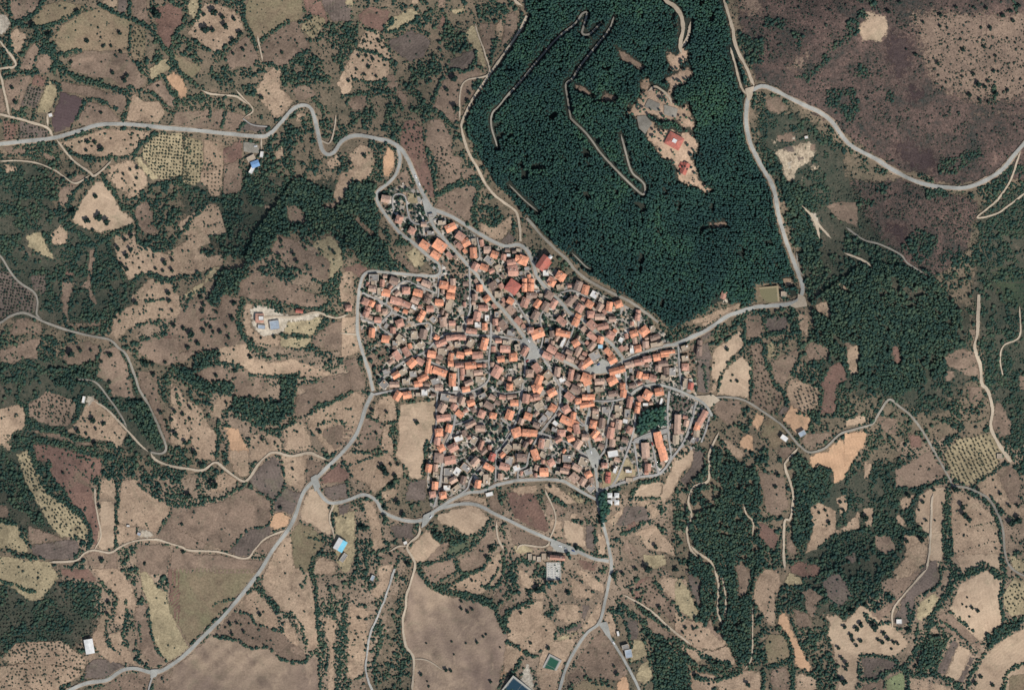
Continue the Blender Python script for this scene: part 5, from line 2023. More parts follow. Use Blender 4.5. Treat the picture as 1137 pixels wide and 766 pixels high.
def gable_roof(v, f, x0, x1, y0, y1, ze, zr, ov=.05, th=.05):
    ym = (y0 + y1) / 2; sl = (zr - ze) / (ym - y0)
    X0, X1, Y0, Y1 = x0 - ov, x1 + ov, y0 - ov, y1 + ov
    zl = ze - ov * sl + .012; zr = zr + .012
    b = len(v)
    v += [(X0,Y0,zl),(X1,Y0,zl),(X1,ym,zr),(X0,ym,zr),(X1,Y1,zl),(X0,Y1,zl)]
    v += [(a, c, d + th) for a, c, d in v[b:b + 6]]
    f += [(b+6,b+7,b+8,b+9),(b+9,b+8,b+10,b+11),(b+3,b+2,b+1,b),(b+5,b+4,b+2,b+3),(b,b+1,b+7,b+6),(b+4,b+5,b+11,b+10),
          (b+1,b+2,b+8,b+7),(b+2,b+4,b+10,b+8),(b+5,b+3,b+9,b+11),(b+3,b,b+6,b+9)]

def hip_roof(v, f, x0, x1, y0, y1, ze, zr, ov=.05, inset=.3):
    X0, X1, Y0, Y1 = x0 - ov, x1 + ov, y0 - ov, y1 + ov; ym = (y0 + y1) / 2
    b = len(v); z = ze - .02
    v += [(X0,Y0,z),(X1,Y0,z),(X1,Y1,z),(X0,Y1,z),(X0,Y0,z+.05),(X1,Y0,z+.05),(X1,Y1,z+.05),(X0,Y1,z+.05),(X0+inset,ym,zr+.04),(X1-inset,ym,zr+.04)]
    f += [(b+3,b+2,b+1,b),(b,b+1,b+5,b+4),(b+1,b+2,b+6,b+5),(b+2,b+3,b+7,b+6),(b+3,b,b+4,b+7),
          (b+4,b+5,b+9,b+8),(b+5,b+6,b+9),(b+6,b+7,b+8,b+9),(b+7,b+4,b+8)]

HT = {}
def protos():
    R = .34
    # long gable
    wv, wf, rv, rf = [], [], [], []
    gable_wall(wv, wf, -.5, .5, -.5, .5, -.4, 1, 1 + R); gable_roof(rv, rf, -.5, .5, -.5, .5, 1, 1 + R)
    HT['gabled'] = (wv, wf, rv, rf, (.24, .16))
    # hip
    wv, wf, rv, rf = [], [], [], []
    box(wv, wf, -.5, .5, -.5, .5, -.4, 1); hip_roof(rv, rf, -.5, .5, -.5, .5, 1, 1 + R)
    HT['hipped'] = (wv, wf, rv, rf, (-.2, .18))
    # main block with a lower crosswise wing
    wv, wf, rv, rf = [], [], [], []
    gable_wall(wv, wf, -.5, .5, -.05, .5, -.4, 1, 1.24); gable_roof(rv, rf, -.5, .5, -.05, .5, 1, 1.24)
    gable_wall(wv, wf, -.5, .02, -.5, -.052, -.4, .66, .86); gable_roof(rv, rf, -.5, .02, -.5, -.052, .66, .86, .04)
    HT['angled'] = (wv, wf, rv, rf, (.3, .3))
    # two heights under one ridge line
    wv, wf, rv, rf = [], [], [], []
    gable_wall(wv, wf, -.5, .08, -.5, .5, -.4, 1.1, 1.4); gable_roof(rv, rf, -.5, .08, -.5, .5, 1.1, 1.4, .035)
    gable_wall(wv, wf, .083, .5, -.42, .5, -.4, .72, .98); gable_roof(rv, rf, .121, .5, -.42, .5, .72, .98, .035)
    HT['stepped'] = (wv, wf, rv, rf, (-.15, .2))
    # flat roof, parapet, stair hut
    wv, wf, rv, rf, pv, pf = [], [], [], [], [], []
    box(wv, wf, -.5, .5, -.5, .5, -.4, .97)
    box(rv, rf, -.47, .47, -.47, .47, .972, 1.0)
    for q in ((-.52,.52,-.52,-.472),(-.52,.52,.472,.52),(-.52,-.472,-.472,.472),(.472,.52,-.472,.472)): box(pv, pf, *q, .95, 1.12)
    HT['flat'] = (wv, wf, rv, rf, (.25, .2), pv, pf)
protos()
CHIM = {}
for k, t in HT.items():
    me_w = mesh('wall', t[0], t[1]); me_w.materials.append(M_WALL)
    me_r = mesh('roof', t[2], t[3]); me_r.materials.append(M_ROOF['o'])
    cv, cf = [], []
    cx, cy = t[4]
    if k == 'flat': box(cv, cf, cx - .12, cx + .12, cy - .12, cy + .12, .99, 1.4)
    else: box(cv, cf, cx - .035, cx + .035, cy - .035, cy + .035, 1.0, 1.5); box(cv, cf, cx - .05, cx + .05, cy - .05, cy + .05, 1.502, 1.54)
    me_c = mesh('chimney', cv, cf); me_c.materials.append(M_WALL)
    me_p = None
    if k == 'flat':
        me_p = mesh('parapet', t[5], t[6]); me_p.materials.append(M_WALL)
    HT[k] = (me_w, me_r, me_c, me_p, t)

BLD = np.zeros((MH, MW), bool)
def rect_pts(px, py, w, d, ang):
    a = math.radians(ang); ca, sa = math.cos(a), math.sin(a)
    return [(px + x * ca - y * sa, py - (x * sa + y * ca)) for x, y in ((-w/2,-d/2),(w/2,-d/2),(w/2,d/2),(-w/2,d/2))]

def child(name, me, parent, mat=None):
    o = bpy.data.objects.new(name, me); COL.objects.link(o); o.parent = parent
    if mat is not None:
        o.material_slots[0].link = 'OBJECT'; o.material_slots[0].material = mat
    return o

def house(px, py, w, d, ang, col, style, h, chimney=True):
    """w along the ridge, both in photograph pixels"""
    name = 'flat_roofed_house' if style == 'flat' else 'house'
    e = bpy.data.objects.new(name, None); COL.objects.link(e)
    e.empty_display_size = .3
    e.location = P(px, py, .2)
    e.rotation_euler = (0, 0, math.radians(ang)); e.scale = (w * S, d * S, h)
    me_w, me_r, me_c, me_p, _ = HT[style]
    child('wall', me_w, e)
    r = child('roof', me_r, e, M_ROOF[col])
    if me_p: child('parapet', me_p, e)
    if chimney: child('stair_hut' if style == 'flat' else 'chimney', me_c, r)
    return e

ORD = 'first second third fourth fifth sixth seventh eighth ninth tenth eleventh twelfth thirteenth fourteenth fifteenth sixteenth seventeenth eighteenth nineteenth'.split()
TENS = {2: 'twent', 3: 'thirt', 4: 'fort', 5: 'fift', 6: 'sixt'}
def ordinal(n):
    if n < 20: return ORD[n - 1]
    t, u = divmod(n, 10)
    return TENS[t] + ('ieth' if u == 0 else 'y-' + ORD[u - 1])

# traced houses
hs = []
for org, ln in tiles(HOUSES_TXT):
    for q in ln.split():
        X, Y, w, d, a, c = q.split(',')
        w, d = float(w) / ZF, float(d) / ZF
        if w < 1 or c == 'x': continue
        px, py = loc(org, float(X), float(Y))
        hs.append([px, py, w * .93, d * .9, float(a), c, True])
for q in hs: BLD |= poly_mask(rect_pts(q[0], q[1], q[2] + .6, q[3] + .6, q[4]))

# special buildings keep their ground free
SPECIAL_RECTS = [(680.8,553.8,13,13,0),(680.7,503.7,12,8,10),(733.6,495.8,30,9,-76),(716.8,501,17,9,-88),(752.4,471,21,6.5,88),(750.6,488,9,6.5,88),
                 (778,468,26,7,62),(603,292,17,14,-35),(569.5,319,14,14,-35)]
for q in SPECIAL_RECTS: BLD |= poly_mask(rect_pts(*q))

# the streets' own directions, for the houses between them
SEG = []
for kind, w, nm, c in _road_polys:
    if kind in 'AB':
        d = np.gradient(c, axis=0)
        for p, q in zip(c[::2], d[::2]): SEG.append((p[0], p[1], math.degrees(math.atan2(-q[1], q[0])), w))
SEG = np.array(SEG)
GREEN = [[(440,352),(456,350),(462,366),(446,372)],[(600,345),(618,352),(612,368),(598,362)],[(560,404),(574,402),(576,416),(562,418)],[(642,448),(656,452),(652,466),(642,462)],[(524,478),(538,474),(542,492),(528,496)],[(604,494),(620,492),(624,508),(608,510)],[(668,352),(684,356),(678,370),(664,366)],[(498,340),(514,338),(514,356),(500,356)],
         [(548,455),(566,450),(572,470),(556,500),(540,490)],[(700,455),(741,450),(741,474),(705,484)],[(545,424),(562,424),(562,438),(545,438)],
         [(740,440),(768,446),(752,462),(744,455)],[(510,318),(522,318),(522,336),(510,332)],[(684,336),(700,336),(698,364),(688,368)],
         [(425,200),(470,200),(476,240),(440,246)],[(452,280),(476,286),(472,302),(458,300)],[(664,526),(686,520),(708,528),(666,546)],
         [(403,372),(433,372),(435,386),(408,388)],[(410,390),(432,386),(424,418),(416,418)],[(726,440),(742,440),(742,452),(726,452)],[(496,496),(520,490),(524,512),(500,512)],
         [(445,440),(484,440),(484,470),(474,540),(450,540)],[(528,296),(546,310),(540,318),(524,306)],[(740,386),(774,388),(774,436),(758,436)]]
NOB = np.zeros((MH, MW), bool)
for g in GREEN: NOB |= poly_mask(g)
vcore = VIL & ~NOB & (FIELD == False)
cand = []
r = np.random.default_rng(3)
for gy in np.arange(270, 556, 4.2):
    for gx in np.arange(404, 772, 4.2):
        cand.append((gx + r.uniform(-1.8, 1.8), gy + r.uniform(-1.8, 1.8)))
r.shuffle(cand)
for size_pass, (wr, dr) in enumerate((((7.5, 11), (5.5, 7.5)), ((5.5, 7.5), (4.2, 5.6)), ((3.8, 5.4), (3.0, 4.0)))):
    for px, py in cand:
        if not sample(vcore, px, py): continue
        if px < 470 and py < 306: continue
        dd = (SEG[:, 0] - px) ** 2 + (SEG[:, 1] - py) ** 2
        i = int(np.argmin(dd)); dist = math.sqrt(dd[i])
        if r.random() < (.70, .58, .55)[size_pass]: continue
        w, d = r.uniform(*wr), r.uniform(*dr)
        ang = SEG[i, 2] + r.choice([0, 0, 0, 90]) + r.normal(0, 2)
        rp = rect_pts(px, py, w + .5, d + .5, ang)
        m = poly_mask(rp)
        if (m & BLD).any() or (m & ROAD).any(): continue
        if not (m & vcore).sum() >= m.sum() * .97: continue
        core = math.hypot((px - 600) / 1.25, py - 425) < 115
        c = r.choice(list('orrpppbbgttw'), p=[.08,.10,.08,.14,.10,.05,.05,.09,.09,.10,.08,.04])
        hs.append([px, py, w, d, ang, str(c), False])
        BLD |= m

def street_of(px, py):
    best = None
    for nm, c, kind in STREETS:
        if nm in ('stone track', 'forest track', 'west lane', 'east hill track', 'southwest road', 'west road'): continue
        dd = (c[:, 0] - px) ** 2 + (c[:, 1] - py) ** 2
        i = int(np.argmin(dd))
        if best is None or dd[i] < best[0]:
            best = (dd[i], nm, i, c)
    d2, nm, i, c = best
    t = c[min(i + 1, len(c) - 1)] - c[max(i - 1, 0)]
    off = np.array([px, py]) - c[i]
    tot = c[-1] - c[0]
    sgn = t[0] * off[1] - t[1] * off[0] > 0
    n = np.array([-tot[1], tot[0]]) * (1 if sgn else -1)
    side = ('east' if n[0] > 0 else 'west') if abs(n[0]) > abs(n[1]) else ('south' if n[1] > 0 else 'north')
    start = ('west' if tot[0] > 0 else 'east') if abs(tot[0]) > abs(tot[1]) else ('north' if tot[1] > 0 else 'south')
    return nm, side, start, i

COLW = {'o': 'orange', 'r': 'salmon', 'R': 'red', 'p': 'faded pink', 'b': 'brown', 'g': 'grey', 't': 'beige', 'w': 'white', 'B': 'pale blue'}
pitched = [q for q in hs if q[5] in 'orRpb']
flat = [q for q in hs if q[5] in 'gtwB']
pitched.sort(key=lambda q: (not q[6], -q[2] * q[3])); flat.sort(key=lambda q: (not q[6], -q[2] * q[3]))
single = pitched[:285] + flat[:140]
rest = pitched[285:] + flat[140:]
info = {}
for k, q in enumerate(single):
    st = street_of(q[0], q[1]); info.setdefault(st[0:3], []).append((st[3], k))
for key in info: info[key].sort()
for (nm, side, start), lst in info.items():
    for rank, (_, k) in enumerate(lst):
        px, py, w, d, ang, c, tr = single[k]
        rr = random.random()
        style = 'flat' if c in 'gtwB' else ('hipped' if abs(w - d) < 1.2 and rr < .6 else ('stepped' if w > 10 and rr < .5 else ('angled' if w * d > 80 and rr < .62 else 'gabled')))
        h = {'flat': random.uniform(3.8, 7.2)}.get(style, random.uniform(5.6, 8.2))
        if w < d and style != 'flat': w, d, ang = d, w, ang + 90
        if w * d < 30: h *= .7
        e = house(px, py, w, d, ang, c, style, h, chimney=w * d > 30)
        size = 'small' if w * d < 42 else ('large' if w * d > 95 else 'mid-sized')
        rf = 'flat-roofed' if style == 'flat' else 'tile-roofed'
        tag(e, f"{size} {COLW[c]} {rf} house, {ordinal(rank + 1)} from {start}, {side} side of {nm}", 'house', f'houses along the {nm}')

if rest:
    vs, fs, mi = [], [], []
    mats = [M_WALL] + [M_ROOF[c] for c in 'orRpbgtwB']
    for px, py, w, d, ang, c, _ in rest:
        style = 'flat' if c in 'gtwB' else 'gabled'
        t = HT[style][4]
        h = random.uniform(3, 5.5); a = math.radians(ang); x0, y0, z0 = P(px, py, .2)
        if w < d and style != 'flat': w, d, a = d, w, a + math.pi / 2
        for part, (pv, pf) in enumerate(((t[0], t[1]), (t[2], t[3]))):
            b = len(vs)
            for x, y, z in pv:
                X, Y = x * w * S, y * d * S
                vs.append((x0 + X * math.cos(a) - Y * math.sin(a), y0 + X * math.sin(a) + Y * math.cos(a), z0 + z * h))
            for f in pf:
                fs.append(tuple(b + i for i in f)); mi.append(0 if part == 0 else 1 + 'orRpbgtwB'.index(c))
    me = mesh('outbuildings', vs, fs)
    o = link('outbuildings', me, mats); me.polygons.foreach_set('material_index', mi)
    tag(o, 'small sheds and back buildings crowded between the village houses', 'outbuildings', None, 'stuff')
print('houses', len(pitched), len(flat), 'single', len(single), 'rest', len(rest))

# ---- buildings that stand out
def empty(name, px, py, ang, label, cat, group=None, dz=.25):
    e = bpy.data.objects.new(name, None); COL.objects.link(e)
    e.location = P(px, py, dz); e.rotation_euler = (0, 0, math.radians(ang)); e.empty_display_size = 1
    return tag(e, label, cat, group)

def part(name, vf, mat, parent):
    v, f = vf
    return link(name, mesh(name, v, f), mat, parent)

def VF(fn, *a, **k):
    v, f = [], []; fn(v, f, *a, **k); return v, f

def windows(parent, w, d, rows, n, z0, dz):
    v, f = [], []; box(v, f, -.6, .6, -.06, .06, 0, 1.4)
    me = mesh('window', v, f); me.materials.append(M_GLASS)
    for s in (-1, 1):
        for rr in range(rows):
            for i in range(n):
                o = child('window', me, parent)
                o.location = (-w / 2 + (i + .5) * w / n, s * d / 2, z0 + dz * rr)

def big_house(name, px, py, w, d, ang, h, rise, roof, label, cat, group=None, hip=False, win=0, rows=1, wall=None, both=None):
    e = empty(name, px, py, ang, label, cat, group)
    w *= S; d *= S
    x, y = w / 2, d / 2
    if hip:
        part('wall', VF(box, -x, x, -y, y, -2, h), wall or M_WALL, e)
        r = part('roof', VF(hip_roof, -x, x, -y, y, h + .05, h + rise, .6, min(w, d) * .42), roof, e)
    else:
        part('wall', VF(gable_wall, -x, x, -y, y, -2, h, h + rise), wall or M_WALL, e)
        if both:
            v, f = VF(gable_roof, -x, x, -y, y, h, h + rise, .5, .18)
            me = mesh('roof', v, f); r = link('roof', me, [roof, both], e)
            me.polygons.foreach_set('material_index', [1 if i in (1, 3) else 0 for i in range(len(f))])
        else:
            r = part('roof', VF(gable_roof, -x, x, -y, y, h, h + rise, .5, .18), roof, e)
    if win: windows(e, w, d, rows, win, 1.2, 3.0)
    v, f = [], []; box(v, f, -.55, .55, -.07, .07, 0, 2.1)
    dr = part('door', (v, f), M_BARK, e); dr.location = (w * .12, -d / 2, 0)
    return e, r, w, d

def flat_block(name, px, py, w, d, ang, h, roof, label, cat, group=None, wall=None):
    e = empty(name, px, py, ang, label, cat, group); w *= S; d *= S; x, y = w / 2, d / 2
    part('wall', VF(box, -x, x, -y, y, -2, h - .1), wall or M_WALL, e)
    r = part('roof', VF(box, -x + .3, x - .3, -y + .3, y - .3, h - .098, h), roof, e)
    v, f = [], []
    for q in ((-x-.05,x+.05,-y-.05,-y+.28),(-x-.05,x+.05,y-.28,y+.05),(-x-.05,-x+.28,-y+.282,y-.282),(x-.28,x+.05,-y+.282,y-.282)): box(v, f, *q, h - .3, h + .5)
    part('parapet', (v, f), wall or M_WALL, e)
    v, f = [], []; box(v, f, -.55, .55, -.07, .07, 0, 2.1)
    dr = part('door', (v, f), M_BARK, e); dr.location = (w * .12, -d / 2, 0)
    return e, r

AP = 'apartment blocks at the east edge of the village'
big_house('apartment_block', 731.2, 488.0, 16.5, 8, -78, 8.5, 2.0, M_ROOF['o'], 'long block with bright orange roof, northern half of the orange pair', 'apartment block', AP, win=8, rows=3)
big_house('apartment_block', 736.0, 503.6, 15, 8, -76, 7.6, 2.0, M_ROOF['o'], 'long block with bright orange roof, southern half of the orange pair', 'apartment block', AP, win=7, rows=2)
big_house('apartment_block', 716.8, 500.0, 16.5, 8, -87, 7.5, 1.8, M_ROOF['p'], 'pinkish roofed block west of the long orange pair', 'apartment block', AP, win=8, rows=2)
big_house('apartment_block', 752.4, 471.0, 21, 6.4, 88, 8.2, 1.6, M_ROOF['p'], 'long narrow block with faded pink roof beside the looped drive', 'apartment block', AP, win=10, rows=2)
big_house('apartment_block', 750.6, 488.0, 9.5, 6.2, 88, 7.2, 1.4, M_ROOF['t'], 'short beige roofed block just below the long pink block', 'apartment block', AP, win=4, rows=2)
for i, (px, py, c, word) in enumerate(((782.0, 460.0, 'r', 'upper salmon roofed'), (777.6, 467.8, 'r', 'second salmon roofed'), (774.4, 473.8, 'o', 'orange roofed'), (773.6, 481.0, 't', 'beige roofed lower'))):
    big_house('terraced_house', px, py, 8.2 if i != 3 else 7, 6, 62 if i < 2 else (70 if i == 2 else 85), 6.2, 1.5, M_ROOF[c], f'{word} house of the terrace by the far east road', 'terraced house', 'terraced houses by the east road', win=3, rows=2)
flat_block('garage', 772.2, 487.6, 8.5, 5.2, -8, 3.4, M_ROOF['K'], 'dark flat roofed garage at the lower end of the terrace', 'garage')
# parish church: nave, aisle, apse, bell tower
e, rf, w, d = big_house('church', 603.0, 292.0, 16, 9.5, 55, 8.5, 3.2, M_ROOF['R'], 'red roofed church with a bell tower on the upper northeast street', 'church', win=5, rows=1)
part('aisle', VF(box, -w * .42, w * .36, -d / 2 - 3.4, -d / 2 - .02, -2, 4.6), M_WALL, e)
part('aisle_roof', VF(box, -w * .43, w * .37, -d / 2 - 3.7, -d / 2 - .03, 4.61, 4.9), M_ROOF['R'], e)
tw = part('bell_tower', VF(box, w / 2 + .1, w / 2 + 4.2, -d / 2, -d / 2 + 4.2, -2, 13), M_STONE, e)
part('tower_cap', VF(hip_roof, w / 2 + .1, w / 2 + 4.2, -d / 2, -d / 2 + 4.2, 13.05, 15, .25, 1.9), M_ROOF['w'], tw)
BLD |= poly_mask(rect_pts(603, 292, 18, 14, 55))
e, rf, w, d = big_house('assembly_hall', 569.5, 318.8, 13.4, 13, -35, 7.5, 2.2, M_ROOF['R'], 'square hall with a large red hipped roof beside the main diagonal street', 'hall', hip=True, win=5, rows=2)
# white four-lobed building by the south junction
e = empty('civic_pavilion', 681.0, 553.8, 0, 'bright white building with four square lobes beside the south junction', 'pavilion')
v, f = [], []; box(v, f, -3, 3, -3, 3, -2, 4.6)
part('core', (v, f), M_WALL, e); part('core_roof', VF(box, -2.4, 2.4, -2.4, 2.4, 4.61, 4.9), M_ROOF['g'], e)
for sx, sy in ((-1, -1), (1, -1), (1, 1), (-1, 1)):
    cx, cy = sx * 4.6, sy * 4.7
    w_ = part('wing', VF(box, cx - 2.9, cx + 2.9, cy - 3.0, cy + 3.0, -2, 5.0), M_WALL, e)
    part('wing_roof', VF(hip_roof, cx - 2.9, cx + 2.9, cy - 3.0, cy + 3.0, 5.05, 6.0, .3, 2.3), M_ROOF['w'], w_)
e, r_, = flat_block('sports_hall', 680.7, 503.7, 11.6, 7.4, 10, 7, M_ROOF['w'], 'long white flat roofed hall beside the long south street', 'hall')
# barn in the yard beside the southwest road
e, rf, w, d = big_house('barn', 378.2, 604.6, 12.5, 10.5, 60, 5.5, 1.6, M_ROOF['w'], 'barn with one white and one bright cyan roof slope', 'barn', both=M_ROOF['C'])
rf.data.polygons.foreach_set('material_index', [1 if i == 0 else 0 for i in range(len(rf.data.polygons))])
big_house('barn', 100.8, 716.2, 15.5, 9, -80, 5, .9, M_ROOF['w'], 'white roofed barn alone among the curved southwest strips', 'barn')
# yard by the west road
big_house('workshop', 283.2, 182.2, 8.5, 6.5, 20, 5, 1.0, M_ROOF['U'], 'workshop with a blue sheet roof south of the west road', 'workshop')
flat_block('storehouse', 279.6, 188.6, 8.5, 4.2, 62, 4, M_ROOF['w'], 'white narrow storehouse joined to the blue roofed workshop', 'storehouse')
flat_block('storehouse', 290.4, 171.5, 6.5, 3.6, 80, 3.5, M_ROOF['w'], 'small white storehouse by the gate of the grey west yard', 'storehouse')
flat_block('cottage', 278.5, 175.8, 9, 5.6, 28, 3.5, M_ROOF['t'], 'beige cottage between the grey yard and the blue workshop', 'cottage')
# hill farm
big_house('farmhouse', 289.6, 353.4, 8.5, 9.5, 0, 5, 1.3, M_ROOF['r'], 'salmon roofed farmhouse in the pale hill farmyard', 'farmhouse')
flat_block('dairy', 291.4, 353.6, 5.6, 4.6, 0, 6.8, M_ROOF['w'], 'white dairy building against the salmon hill farmhouse', 'dairy')
flat_block('stable', 291.6, 363.2, 8, 4.6, -5, 4, M_ROOF['S'], 'blue grey roofed stable under the hill farmhouse', 'stable')
flat_block('stable', 306.0, 361.0, 10.5, 10, 8, 4.2, M_ROOF['S'], 'square pale grey stable at the east end of the hill farmyard', 'stable')
# pine-hill lodges
e, rf, w, d = big_house('lodge', 747.3, 158.5, 17, 14, -28, 6, 3.2, M_ROOF['R'], 'red roofed lodge with a white roof court, upper one in the forest clearing', 'lodge', hip=True, win=5)
rr = part('roof_court', VF(box, -2.6, 3.0, -2.4, 2.6, 8.2, 9.6), M_ROOF['w'], e)
BLD |= poly_mask(rect_pts(747.3, 158.5, 19, 16, -28))
e, rf, w, d = big_house('lodge', 759.0, 188.5, 12.5, 7, 65, 5.5, 2.4, M_ROOF['R'], 'red gabled lodge, lower one in the forest clearing', 'lodge', win=5)
part('wing', VF(box, -w * .1, w * .4, d / 2 + .02, d / 2 + 4.4, -2, 4.4), M_WALL, e)
part('wing_roof', VF(hip_roof, -w * .1, w * .4, d / 2 + .3, d / 2 + 4.4, 4.45, 5.7, .3, 1.9), M_ROOF['R'], e)
# scattered farms
flat_block('hut', 56.8, 128.6, 4.4, 4.2, 15, 3.2, M_ROOF['w'], 'small white hut beside the purple brown field', 'hut')
flat_block('hut', 92.6, 443.6, 3.2, 7.6, -12, 3, M_ROOF['w'], 'narrow white hut on the bare spur west', 'hut')
flat_block('hut', 997.6, 689.2, 6.2, 5, 0, 3.2, M_ROOF['w'], 'white hut at the foot of the southeast track', 'hut')
flat_block('hut', 870.6, 326.4, 6.2, 5.4, 0, 3.2, M_ROOF['t'], 'beige hut inside the sharp road bend by the olive green pitch', 'hut')
big_house('house', 803.0, 328.0, 8, 5.5, 70, 4.5, 1.2, M_ROOF['r'], 'lone salmon roofed house under the pine forest edge', 'house')
flat_block('warehouse', 870.5, 486.2, 8.5, 5.6, -35, 4.5, M_ROOF['w'], 'white warehouse on the southeast country road', 'warehouse')
flat_block('warehouse', 890.4, 481.2, 8, 6, 30, 4.5, M_ROOF['S'], 'blue grey warehouse across the southeast country road', 'warehouse')
flat_block('warehouse', 698.0, 725.4, 7.5, 9, 10, 5, M_ROOF['S'], 'pale grey warehouse beside the south farm road', 'warehouse')
flat_block('warehouse', 694.5, 718.0, 7.5, 5, 15, 4.5, M_ROOF['g'], 'grey flat shed next to the pale warehouse south', 'warehouse')
flat_block('hut', 686.4, 703.4, 2.8, 6, 12, 3, M_ROOF['w'], 'narrow white hut between the southern plots', 'hut')
flat_block('hut', 894.5, 153.4, 4, 3.4, 10, 3, M_ROOF['w'], 'white hut at the top of the pale quarry', 'hut')
flat_block('hut', 155.0, 592.5, 4.4, 3.6, -20, 3, M_ROOF['S'], 'grey hut in the pale yard by the stream track', 'hut')
flat_block('hut', 143.0, 583.4, 3.2, 1.8, 0, 2.6, M_ROOF['w'], 'tiny white trailer-like hut in the pink tan field', 'hut')
flat_block('hut', 450.2, 602.4, 4, 3.6, 20, 3, M_ROOF['w'], 'white hut where the south dirt track forks', 'hut')
flat_block('hut', 699.0, 532.8, 8, 4.6, -4, 3.2, M_ROOF['t'], 'beige low building on the triangular green at the south junction', 'hut')
flat_block('hut', 1111.0, 506.5, 5.5, 5, 0, 3, M_ROOF['t'], 'beige hut at the east end of the gridded orchard', 'hut')
flat_block('hut', 543.5, 548.6, 8, 4.5, 15, 3.4, M_ROOF['w'], 'white shed below the village south rim road', 'hut')
flat_block('hut', 414.0, 641.0, 4, 6, -25, 3, M_ROOF['S'], 'grey shed among trees west of the stone track', 'hut')
flat_block('storehouse', 381.8, 618.5, 10, 5, 55, 3.5, M_ROOF['G'] if 'G' in M_ROOF else M_ROOF['g'], 'grey storehouse just below the cyan and white barn', 'storehouse')
# cemetery: walled rows of tombs
e = empty('cemetery_wall', 614.5, 634.0, 0, 'low pale wall around the tomb plots of the cemetery', 'wall')
v, f = [], []
for q in ((-9, -8.6, -12, 12), (9.4, 9.8, -12, 12), (-8.6, 9.4, 11.6, 12), (-8.6, 9.4, -12, -11.6)): box(v, f, *q, -1, 2.6)
part('coping', (v, f), M_STONE, e)
drape('cemetery_ground', [(606.5,624.5),(623,624.5),(623,643.5),(606.5,643.5)], paving('cemetery_gravel', (178, 175, 166)), 1.6, 4)
tv, tf = [], []; box(tv, tf, -1.1, 1.1, -.55, .55, -.4, .55); box(tv, tf, .8, 1.08, -.5, .5, .552, 1.4)
me_t = mesh('tomb', tv, tf); me_t.materials.append(M_MARBLE)
for i in range(4):
    for j in range(9):
        if (i, j) in ((3, 0), (3, 1)): continue
        o = bpy.data.objects.new('tomb', me_t); COL.objects.link(o)
        o.location = P(609.0 + i * 3.8, 626.2 + j * 2.0, 1.62); o.rotation_euler = (0, 0, random.uniform(-.05, .05))
        tag(o, f'pale marble tomb, {ordinal(i + 1)} in the {ordinal(j + 1)} row of the cemetery', 'tomb', 'tombs in the cemetery')
for i, (px, py, w, d) in enumerate(((588.5,618,4,6.5),(593.5,619.5,3.4,5),(598.5,620.5,4,5),(604,618,5,7.5),(609.5,619,3,5))):
    flat_block('family_vault', px, py, w, d, 2, 3.0, M_ROOF['t'], f'pale yellow family vault, {ordinal(i + 1)} from the west of the row above the tombs', 'vault', 'family vaults above the cemetery')
# games pitch, courts
def court(name, cx, cy, w, d, ang, c, label, line=True, apron=None):
    e = empty(name, cx, cy, ang, label, 'sports court', None, 1.6)
    x, y = w * S / 2, d * S / 2
    if apron: part('apron', VF(box, -x - 2.4, x + 2.4, -y - 2.4, y + 2.4, -1.2, .05), apron, e)
    part('playing_surface', VF(box, -x, x, -y, y, -.9, .1), c, e)
    if line:
        v, f = [], []
        for q in ((-x+.4,x-.4,-y+.4,-y+.65),(-x+.4,x-.4,y-.65,y-.4),(-x+.4,-x+.65,-y+.652,y-.652),(x-.65,x-.4,-y+.652,y-.652),(-.12,.12,-y+.652,y-.652)): box(v, f, *q, .05, .112)
        part('line_marking', (v, f), M_ROOF['g'], e)
    for s in (-1, 1):
        v, f = [], []
        for yy in (-1.5, 1.5): box(v, f, s * (x - .5) - .06, s * (x - .5) + .06, yy - .06, yy + .06, .1, 2.1)
        box(v, f, s * (x - .5) - .06, s * (x - .5) + .06, -1.56, 1.56, 2.102, 2.22)
        part('goal', (v, f), M_ROOF['w'], e)
    return e
court('sports_court', 611.5, 739.6, 19.5, 11.5, 62, plain('green_court_turf', (42, 82, 66), .9, .25), 'dark green fenced five a side court beside the south road', True, plain('court_concrete', (158, 153, 144)))
court('sports_court', 574.0, 766.0, 24, 18, -38, plain('blue_court_surface', (32, 58, 72), .7, .1), 'dark blue sports court with pale apron on the lower frame edge', True, plain('court_pale_slab', (160, 157, 146)))
court('sports_court', 851.8, 328.6, 23, 16.5, 5, plain('worn_olive_grass', (116, 110, 84), .95, .3), 'worn olive grass pitch inside the road bend', False, plain('dry_grass_margin', (150, 136, 108), .95, .25))

# cars
def car_mesh():
    prof = [(-2.1, .35), (-2.15, .8), (-1.6, .92), (1.0, .95), (2.0, .8), (2.12, .35)]
    v, f = [], []
    n = len(prof)
    for y in (-.86, .86): v += [(x, y, z) for x, z in prof]
    f.append(tuple(range(n))[::-1] if False else tuple(range(n))); f.append(tuple(range(2 * n - 1, n - 1, -1)))
    for i in range(n): f.append((i, i + n, (i + 1) % n + n, (i + 1) % n))
    cv = [(-1.6, -.78, .93), (1.0, -.78, .955), (1.0, .78, .955), (-1.6, .78, .93), (-1.15, -.62, 1.46), (.35, -.62, 1.46), (.35, .62, 1.46), (-1.15, .62, 1.46)]
    cf = [(0, 1, 5, 4), (1, 2, 6, 5), (2, 3, 7, 6), (3, 0, 4, 7)]
    rv, rf = [], []; box(rv, rf, -1.18, .38, -.64, .64, 1.462, 1.5)
    bm = bmesh.new(); bmesh.ops.create_cone(bm, cap_ends=True, segments=12, radius1=.32, radius2=.32, depth=.2)
    wm = bpy.data.meshes.new('wheel'); bm.to_mesh(wm); bm.free()
    return mesh('body', v, f), mesh('cabin_glass', cv, cf), mesh('roof', rv, rf), wm
CB, CG, CR, CW = car_mesh()
